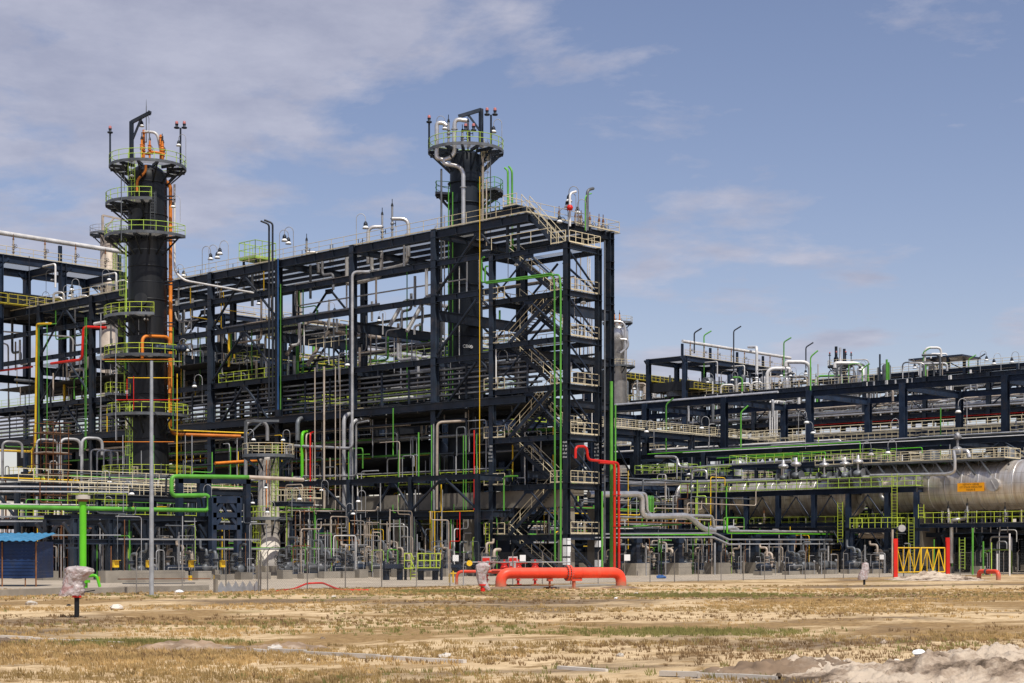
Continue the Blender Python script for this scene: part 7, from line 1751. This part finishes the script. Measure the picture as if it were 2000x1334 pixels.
# ---- heaps
def heapmat():
    m = bpy.data.materials.new('heap'); m.use_nodes = True; n = m.node_tree.nodes; l = m.node_tree.links; b = n['Principled BSDF']; b.inputs['Roughness'].default_value = .95; b.inputs['Specular IOR Level'].default_value = .1
    g = n.new('ShaderNodeNewGeometry')
    z = n.new('ShaderNodeTexNoise'); z.inputs['Scale'].default_value = .55; z.inputs['Detail'].default_value = 9; z.inputs['Roughness'].default_value = .68; l.new(g.outputs['Position'], z.inputs[0])
    r = n.new('ShaderNodeValToRGB'); e = r.color_ramp.elements; e[0].position = .40; e[0].color = (.11, .08, .055, 1); e[1].position = .53; e[1].color = (.56, .46, .35, 1); x = e.new(.46); x.color = (.34, .26, .19, 1); l.new(z.outputs[0], r.inputs[0]); l.new(r.outputs[0], b.inputs['Base Color'])
    z2 = n.new('ShaderNodeTexNoise'); z2.inputs['Scale'].default_value = 7; z2.inputs['Detail'].default_value = 8; z2.inputs['Roughness'].default_value = .7; l.new(g.outputs['Position'], z2.inputs[0])
    bp = n.new('ShaderNodeBump'); bp.inputs['Strength'].default_value = .7; bp.inputs['Distance'].default_value = .12; l.new(z2.outputs[0], bp.inputs['Height']); l.new(bp.outputs[0], b.inputs['Normal'])
    M['heap'] = m
heapmat()
def heap(X0, X1, Y0, Y1, hf, res, label, seed, mm='heap'):
    """heap in coordinates X (across), Y (away) measured on the ground"""
    b = MB(); nx = int((X1-X0)/res); ny = int((Y1-Y0)/res); v = []
    for j in range(ny+1):
        for i in range(nx+1):
            X = X0+(X1-X0)*i/nx; Y = Y0+(Y1-Y0)*j/ny
            x = CAMX+FX*Y+RX*X; y = CAMY+FY*Y+RY*X; q = Vector((x, y, seed))
            h = hf(X, Y)
            e = min(1, (X-X0)/.8, (X1-X)/.8, (Y-Y0)/.8, (Y1-Y)/.8); e = max(0, e)
            rough = (NZ.noise(q*.9)*.38+NZ.noise(q*2.0+Vector((5, 2, 1)))*.22)
            fine = (abs(NZ.noise(q*3.1))*.16+abs(NZ.noise(q*6.5))*.10+NZ.noise(q*13)*.035)*min(1, h*4+.15)
            z = (h*(1+rough*1.2)+rough*.05+fine)*e-.07
            v.append((x, y, z))
    n = nx+1; b.add(v, [(j*n+i, j*n+i+1, (j+1)*n+i+1, (j+1)*n+i) for j in range(ny) for i in range(nx)], False); b.sm = [True]*len(b.f)
    return single('soil_heap', b, mm, label, 'soil heap')
def G(X, Y, cx, cy, sx, sy): return math.exp(-((X-cx)/sx)**2-((Y-cy)/sy)**2)
heap(2.2, 16, 24.5, 39, lambda X, Y: .36*G(X, Y, 8.9, 28.7, 2.1, 1.8)+.18*G(X, Y, 7, 28.2, 2.2, 1.2)+.22*G(X, Y, 5.6, 30.2, .9, .8)+.16*G(X, Y, 11.2, 28.5, 2.0, 2)+.10*G(X, Y, 4.2, 30, 1.2, .8), .045, 'big heap of pale sandy spoil at the bottom right corner', 3)
pz0 = at_g(1840, 1128); 
heap(29.5, 39.5, 128, 141, lambda X, Y: .6*G(X, Y, 34.2, 134, 1.3, 3)+.3*G(X, Y, 36.5, 134, 1.6, 3)+.2*G(X, Y, 32.3, 134, 1.2, 3), .16, 'spoil heap in front of the farther red gate post', 8)
heap(-22.5, -11.5, 38, 43, lambda X, Y: .12*G(X, Y, -13, 40.5, 2.5, 1.2)+.18*G(X, Y, -17, 41, 3, 1.0), .12, 'low dark soil ridge beside the kerb at left', 14, 'darksoil')
heap(-9.2, -3.6, 35.5, 40, lambda X, Y: .20*G(X, Y, -7.6, 37.8, 1.0, .8)+.14*G(X, Y, -5.2, 37.5, 1.2, .8), .1, 'low rough soil clump left of centre in the foreground', 21, 'darksoil')
heap(2.6, 7.6, 27.5, 33.5, lambda X, Y: .26*G(X, Y, 5.7, 30.0, .8, .6)+.20*G(X, Y, 4.3, 29.8, 1.0, .6), .045, 'darker brown clods on the left flank of the big sandy heap', 33, 'darksoil')
# stones on the heap: countable, individual
for i in range(60):
    X = rnd.uniform(4.5, 12.5); Y = rnd.uniform(26, 33)
    if i > 45: X = rnd.uniform(-14, 12); Y = rnd.uniform(28, 44)
    x = CAMX+FX*Y+RX*X; y = CAMY+FY*Y+RY*X
    h = 0
    if i <= 45: h = .36*G(X, Y, 8.9, 28.7, 2.1, 1.8)+.18*G(X, Y, 7, 28.2, 2.2, 1.2)+.22*G(X, Y, 5.6, 30.2, .9, .8)+.16*G(X, Y, 11.2, 28.5, 2.0, 2)
    s_ = rnd.uniform(.03, .11); b = MB(); b.sphere((x, y, h*1.08+s_*.2), s_, 8, 5, (1.2, .9, .7)); b.v = [(a+rnd.uniform(-.2, .2)*s_, c+rnd.uniform(-.2, .2)*s_, d+rnd.uniform(-.2, .2)*s_) for a, c, d in b.v]; b.sm = [False]*len(b.sm)
    single('stone', b, 'heap' if rnd.random() < .7 else 'firewhite', 'small clod or stone on the foreground soil, {o}', 'stone', 'loose stones')
# ---- grass: blades, uncountable
def grass(name, label, n, Yr, seed, cols, hmin, hmax, dens, wmul=1.0, spots=None):
    r = random.Random(seed); v = []; f = []
    for i in range(n):
        Y = Yr[0]*(Yr[1]/Yr[0])**(r.random()**.8); X = r.uniform(-1, 1)*Y*.34
        x = CAMX+FX*Y+RX*X; y = CAMY+FY*Y+RY*X
        if y > FS+2.0 and x > -60 and not spots: continue
        if spots:
            sx_, sy_, sa_, sb_ = spots[i % len(spots)]; X = r.gauss(sx_, sa_*.5); Y = r.gauss(sy_, sb_*.5); x = CAMX+FX*Y+RX*X; y = CAMY+FY*Y+RY*X
        d = NZ.fractal(Vector((X*.05, Y*.10, dens[0])), 1.0, 2.0, 5)
        d2 = NZ.noise(Vector((x*.8, y*.8, 9)))*.5
        edge = 1.0 if Y > 78 else 0.0
        if not spots and d+d2*.5+r.uniform(-.12, .12)+edge*.25 < dens[1]: continue
        k = r.randint(5, 10); rad = r.uniform(.04, .16)*wmul; hh = r.uniform(hmin, hmax)
        for j in range(k):
            a = r.uniform(0, 6.28); rr = rad*r.random(); bx_, by_ = x+rr*math.cos(a), y+rr*math.sin(a); h = hh*r.uniform(.5, 1); ln = r.uniform(.1, .7)*h; w = r.uniform(.006, .012)*wmul*max(1, Y/45)
            o = len(v); sx, sy = RX*w, RY*w
            v += [(bx_-sx, by_-sy, -.01), (bx_+sx, by_+sy, -.01), (bx_+ln*math.cos(a)*.5+sx*.6, by_+ln*math.sin(a)*.5+sy*.6, h*.6), (bx_+ln*math.cos(a), by_+ln*math.sin(a), h)]
            f += [(o, o+1, o+2), (o, o+2, o+3)]
    b = MB(); b.add(v, f, False); return single(name, b, cols, label, 'grass', kind='stuff')
mat('straw', (.54, .36, .15), .9, 0, .45, 1.2); mat('straw2', (.33, .225, .09), .9, 0, .4, 1.0); mat('grassgreen', (.23, .215, .065), .9, 0, .35, 1.0); mat('drybrown', (.24, .15, .07), .9, 0, .4, 1.2)
grass('dry_grass', 'yellowed dry grass tufts scattered over the field', 36000, (20, 100), 1, 'straw', .05, .13, (2.0, .27))
grass('dry_grass', 'olive half dry grass tufts over the field', 26000, (20, 112), 2, 'straw2', .04, .12, (2.4, .30))
grass('green_grass', 'greener grass tufts scattered thinly over the field', 7000, (24, 112), 3, 'grassgreen', .05, .14, (7.7, .40))
grass('green_grass', 'four greener grass patches near the red pipe and kerb', 2800, (24, 112), 9, 'grassgreen', .05, .16, (0, 0), 1.0, [(10.3, 84.8, 5.5, 4), (4.6, 45.3, 3.6, 2.2), (-3.5, 93, 3.5, 3), (-8.9, 40, 2.2, 1.2)])
grass('brown_weeds', 'brown dead weeds scattered over the field', 13000, (20, 105), 4, 'drybrown', .04, .13, (5.1, .28))
# ================= sky, sun, camera =================
w = bpy.data.worlds.new('World'); SC.world = w; w.use_nodes = True
n = w.node_tree.nodes; l = w.node_tree.links; n.clear()
SUN = Vector((-.20*1.0, 0, 0))
sd = Vector((.22*RX-.48*FX, .22*RY-.48*FY, .85)).normalized()
elev = math.asin(sd.z); azim = math.atan2(sd.x, sd.y)
sky = n.new('ShaderNodeTexSky'); sky.sky_type = 'NISHITA'; sky.sun_disc = False; sky.sun_elevation = elev; sky.sun_rotation = azim; sky.air_density = 1.0; sky.dust_density = .6; sky.ozone_density = 2.0
tc = n.new('ShaderNodeTexCoord')
sx = n.new('ShaderNodeSeparateXYZ'); l.new(tc.outputs['Generated'], sx.inputs[0])
# cloud layer: project the direction on a flat layer high above
def math_(op, a, b_=None):
    x = n.new('ShaderNodeMath'); x.operation = op
    for i, s in ((0, a), (1, b_)):
        if s is None: continue
        if isinstance(s, (int, float)): x.inputs[i].default_value = s
        else: l.new(s, x.inputs[i])
    return x.outputs[0]
den = math_('ADD', math_('MAXIMUM', sx.outputs['Z'], 0.0), .14)
cx = math_('DIVIDE', sx.outputs['X'], den); cy = math_('DIVIDE', sx.outputs['Y'], den)
cb = n.new('ShaderNodeCombineXYZ'); l.new(cx, cb.inputs[0]); l.new(cy, cb.inputs[1])
mp = n.new('ShaderNodeMapping'); mp.inputs['Location'].default_value = CLOUD_OFF; mp.inputs['Rotation'].default_value = (0, 0, CLOUD_ROT); mp.inputs['Scale'].default_value = (1.0, 1.0, 1); l.new(cb.outputs[0], mp.inputs[0])
nz = n.new('ShaderNodeTexNoise'); nz.inputs['Scale'].default_value = 2.3; nz.inputs['Detail'].default_value = 9; nz.inputs['Roughness'].default_value = .60; nz.inputs['Distortion'].default_value = .15; l.new(mp.outputs[0], nz.inputs[0])
rp_ = n.new('ShaderNodeValToRGB'); rp_.color_ramp.elements[0].position = .515; rp_.color_ramp.elements[1].position = .635; l.new(nz.outputs[0], rp_.inputs[0])
# more cloud toward the upper left of the view
dt = n.new('ShaderNodeVectorMath'); dt.operation = 'DOT_PRODUCT'; l.new(tc.outputs['Generated'], dt.inputs[0]); dt.inputs[1].default_value = (-RX, -RY, 0.25)
bias = n.new('ShaderNodeMapRange'); bias.inputs[1].default_value = .08; bias.inputs[2].default_value = .36; bias.inputs[3].default_value = -.04; bias.inputs[4].default_value = .06; l.new(dt.outputs['Value'], bias.inputs[0])
def blob(px, py, lo, hi, amt):
    d = Vector((FX+RX*(px-1000)/FPX, FY+RY*(px-1000)/FPX, (HZ-py)/FPX)).normalized()
    q = n.new('ShaderNodeVectorMath'); q.operation = 'DOT_PRODUCT'; l.new(tc.outputs['Generated'], q.inputs[0]); q.inputs[1].default_value = d
    r_ = n.new('ShaderNodeMapRange'); r_.interpolation_type = 'SMOOTHSTEP'; r_.inputs[1].default_value = lo; r_.inputs[2].default_value = hi; r_.inputs[3].default_value = 0; r_.inputs[4].default_value = amt; l.new(q.outputs['Value'], r_.inputs[0]); return r_.outputs[0]
sm_ = math_('ADD', math_('ADD', nz.outputs[0], bias.outputs[0]), math_('ADD', blob(150, 60, .974, .999, .075), math_('ADD', blob(500, -10, .988, .9995, .08), blob(1420, 620, .994, .9995, .09)))); l.new(sm_, rp_.inputs[0])
tint = n.new('ShaderNodeMixRGB'); tint.blend_type = 'MULTIPLY'; tint.inputs[0].default_value = 1; l.new(sky.outputs[0], tint.inputs[1]); tint.inputs[2].default_value = SKY_TINT
mx = n.new('ShaderNodeMixRGB'); cm = math_('MULTIPLY', rp_.outputs[0], .74); l.new(cm, mx.inputs[0]); l.new(tint.outputs[0], mx.inputs[1]); nz2 = n.new('ShaderNodeTexNoise'); nz2.inputs['Scale'].default_value = 5.5; nz2.inputs['Detail'].default_value = 8; nz2.inputs['Roughness'].default_value = .62; l.new(mp.outputs[0], nz2.inputs[0])
rp2 = n.new('ShaderNodeValToRGB'); rp2.color_ramp.elements[0].position = .36; rp2.color_ramp.elements[1].position = .66; rp2.color_ramp.elements[0].color = CLOUD_COL; rp2.color_ramp.elements[1].color = (5.6, 5.6, 6.6, 1); l.new(nz2.outputs[0], rp2.inputs[0]); l.new(rp2.outputs[0], mx.inputs[2])
bg = n.new('ShaderNodeBackground'); bg.inputs[1].default_value = SKY_STR; l.new(mx.outputs[0], bg.inputs[0])
wo = n.new('ShaderNodeOutputWorld'); l.new(bg.outputs[0], wo.inputs[0])
sl_ = bpy.data.lights.new('sun', 'SUN'); sl_.energy = SUN_STR; sl_.angle = math.radians(.53); sl_.color = (1, .955, .88)
so = bpy.data.objects.new('sun', sl_); COL.objects.link(so); so.rotation_euler = sd.to_track_quat('Z', 'Y').to_euler(); so.location = (0, 0, 100)
cd = bpy.data.cameras.new('camera'); cam = bpy.data.objects.new('camera', cd); COL.objects.link(cam); SC.camera = cam
cam.location = (CAMX, CAMY, CAMZ); cd.sensor_width = 36; cd.sensor_fit = 'HORIZONTAL'; cd.lens = FPX/2000*36
cd.shift_y = (HZ-667)/2000; cd.clip_start = .5; cd.clip_end = 6000
cam.rotation_euler = (math.pi/2, 0, math.atan2(FY, FX)-math.pi/2)
SC.view_settings.view_transform = 'Standard'; SC.view_settings.look = 'None'; SC.view_settings.exposure = 0; SC.view_settings.gamma = 1
SC.render.resolution_x = 1024; SC.render.resolution_y = 683
finish_labels()
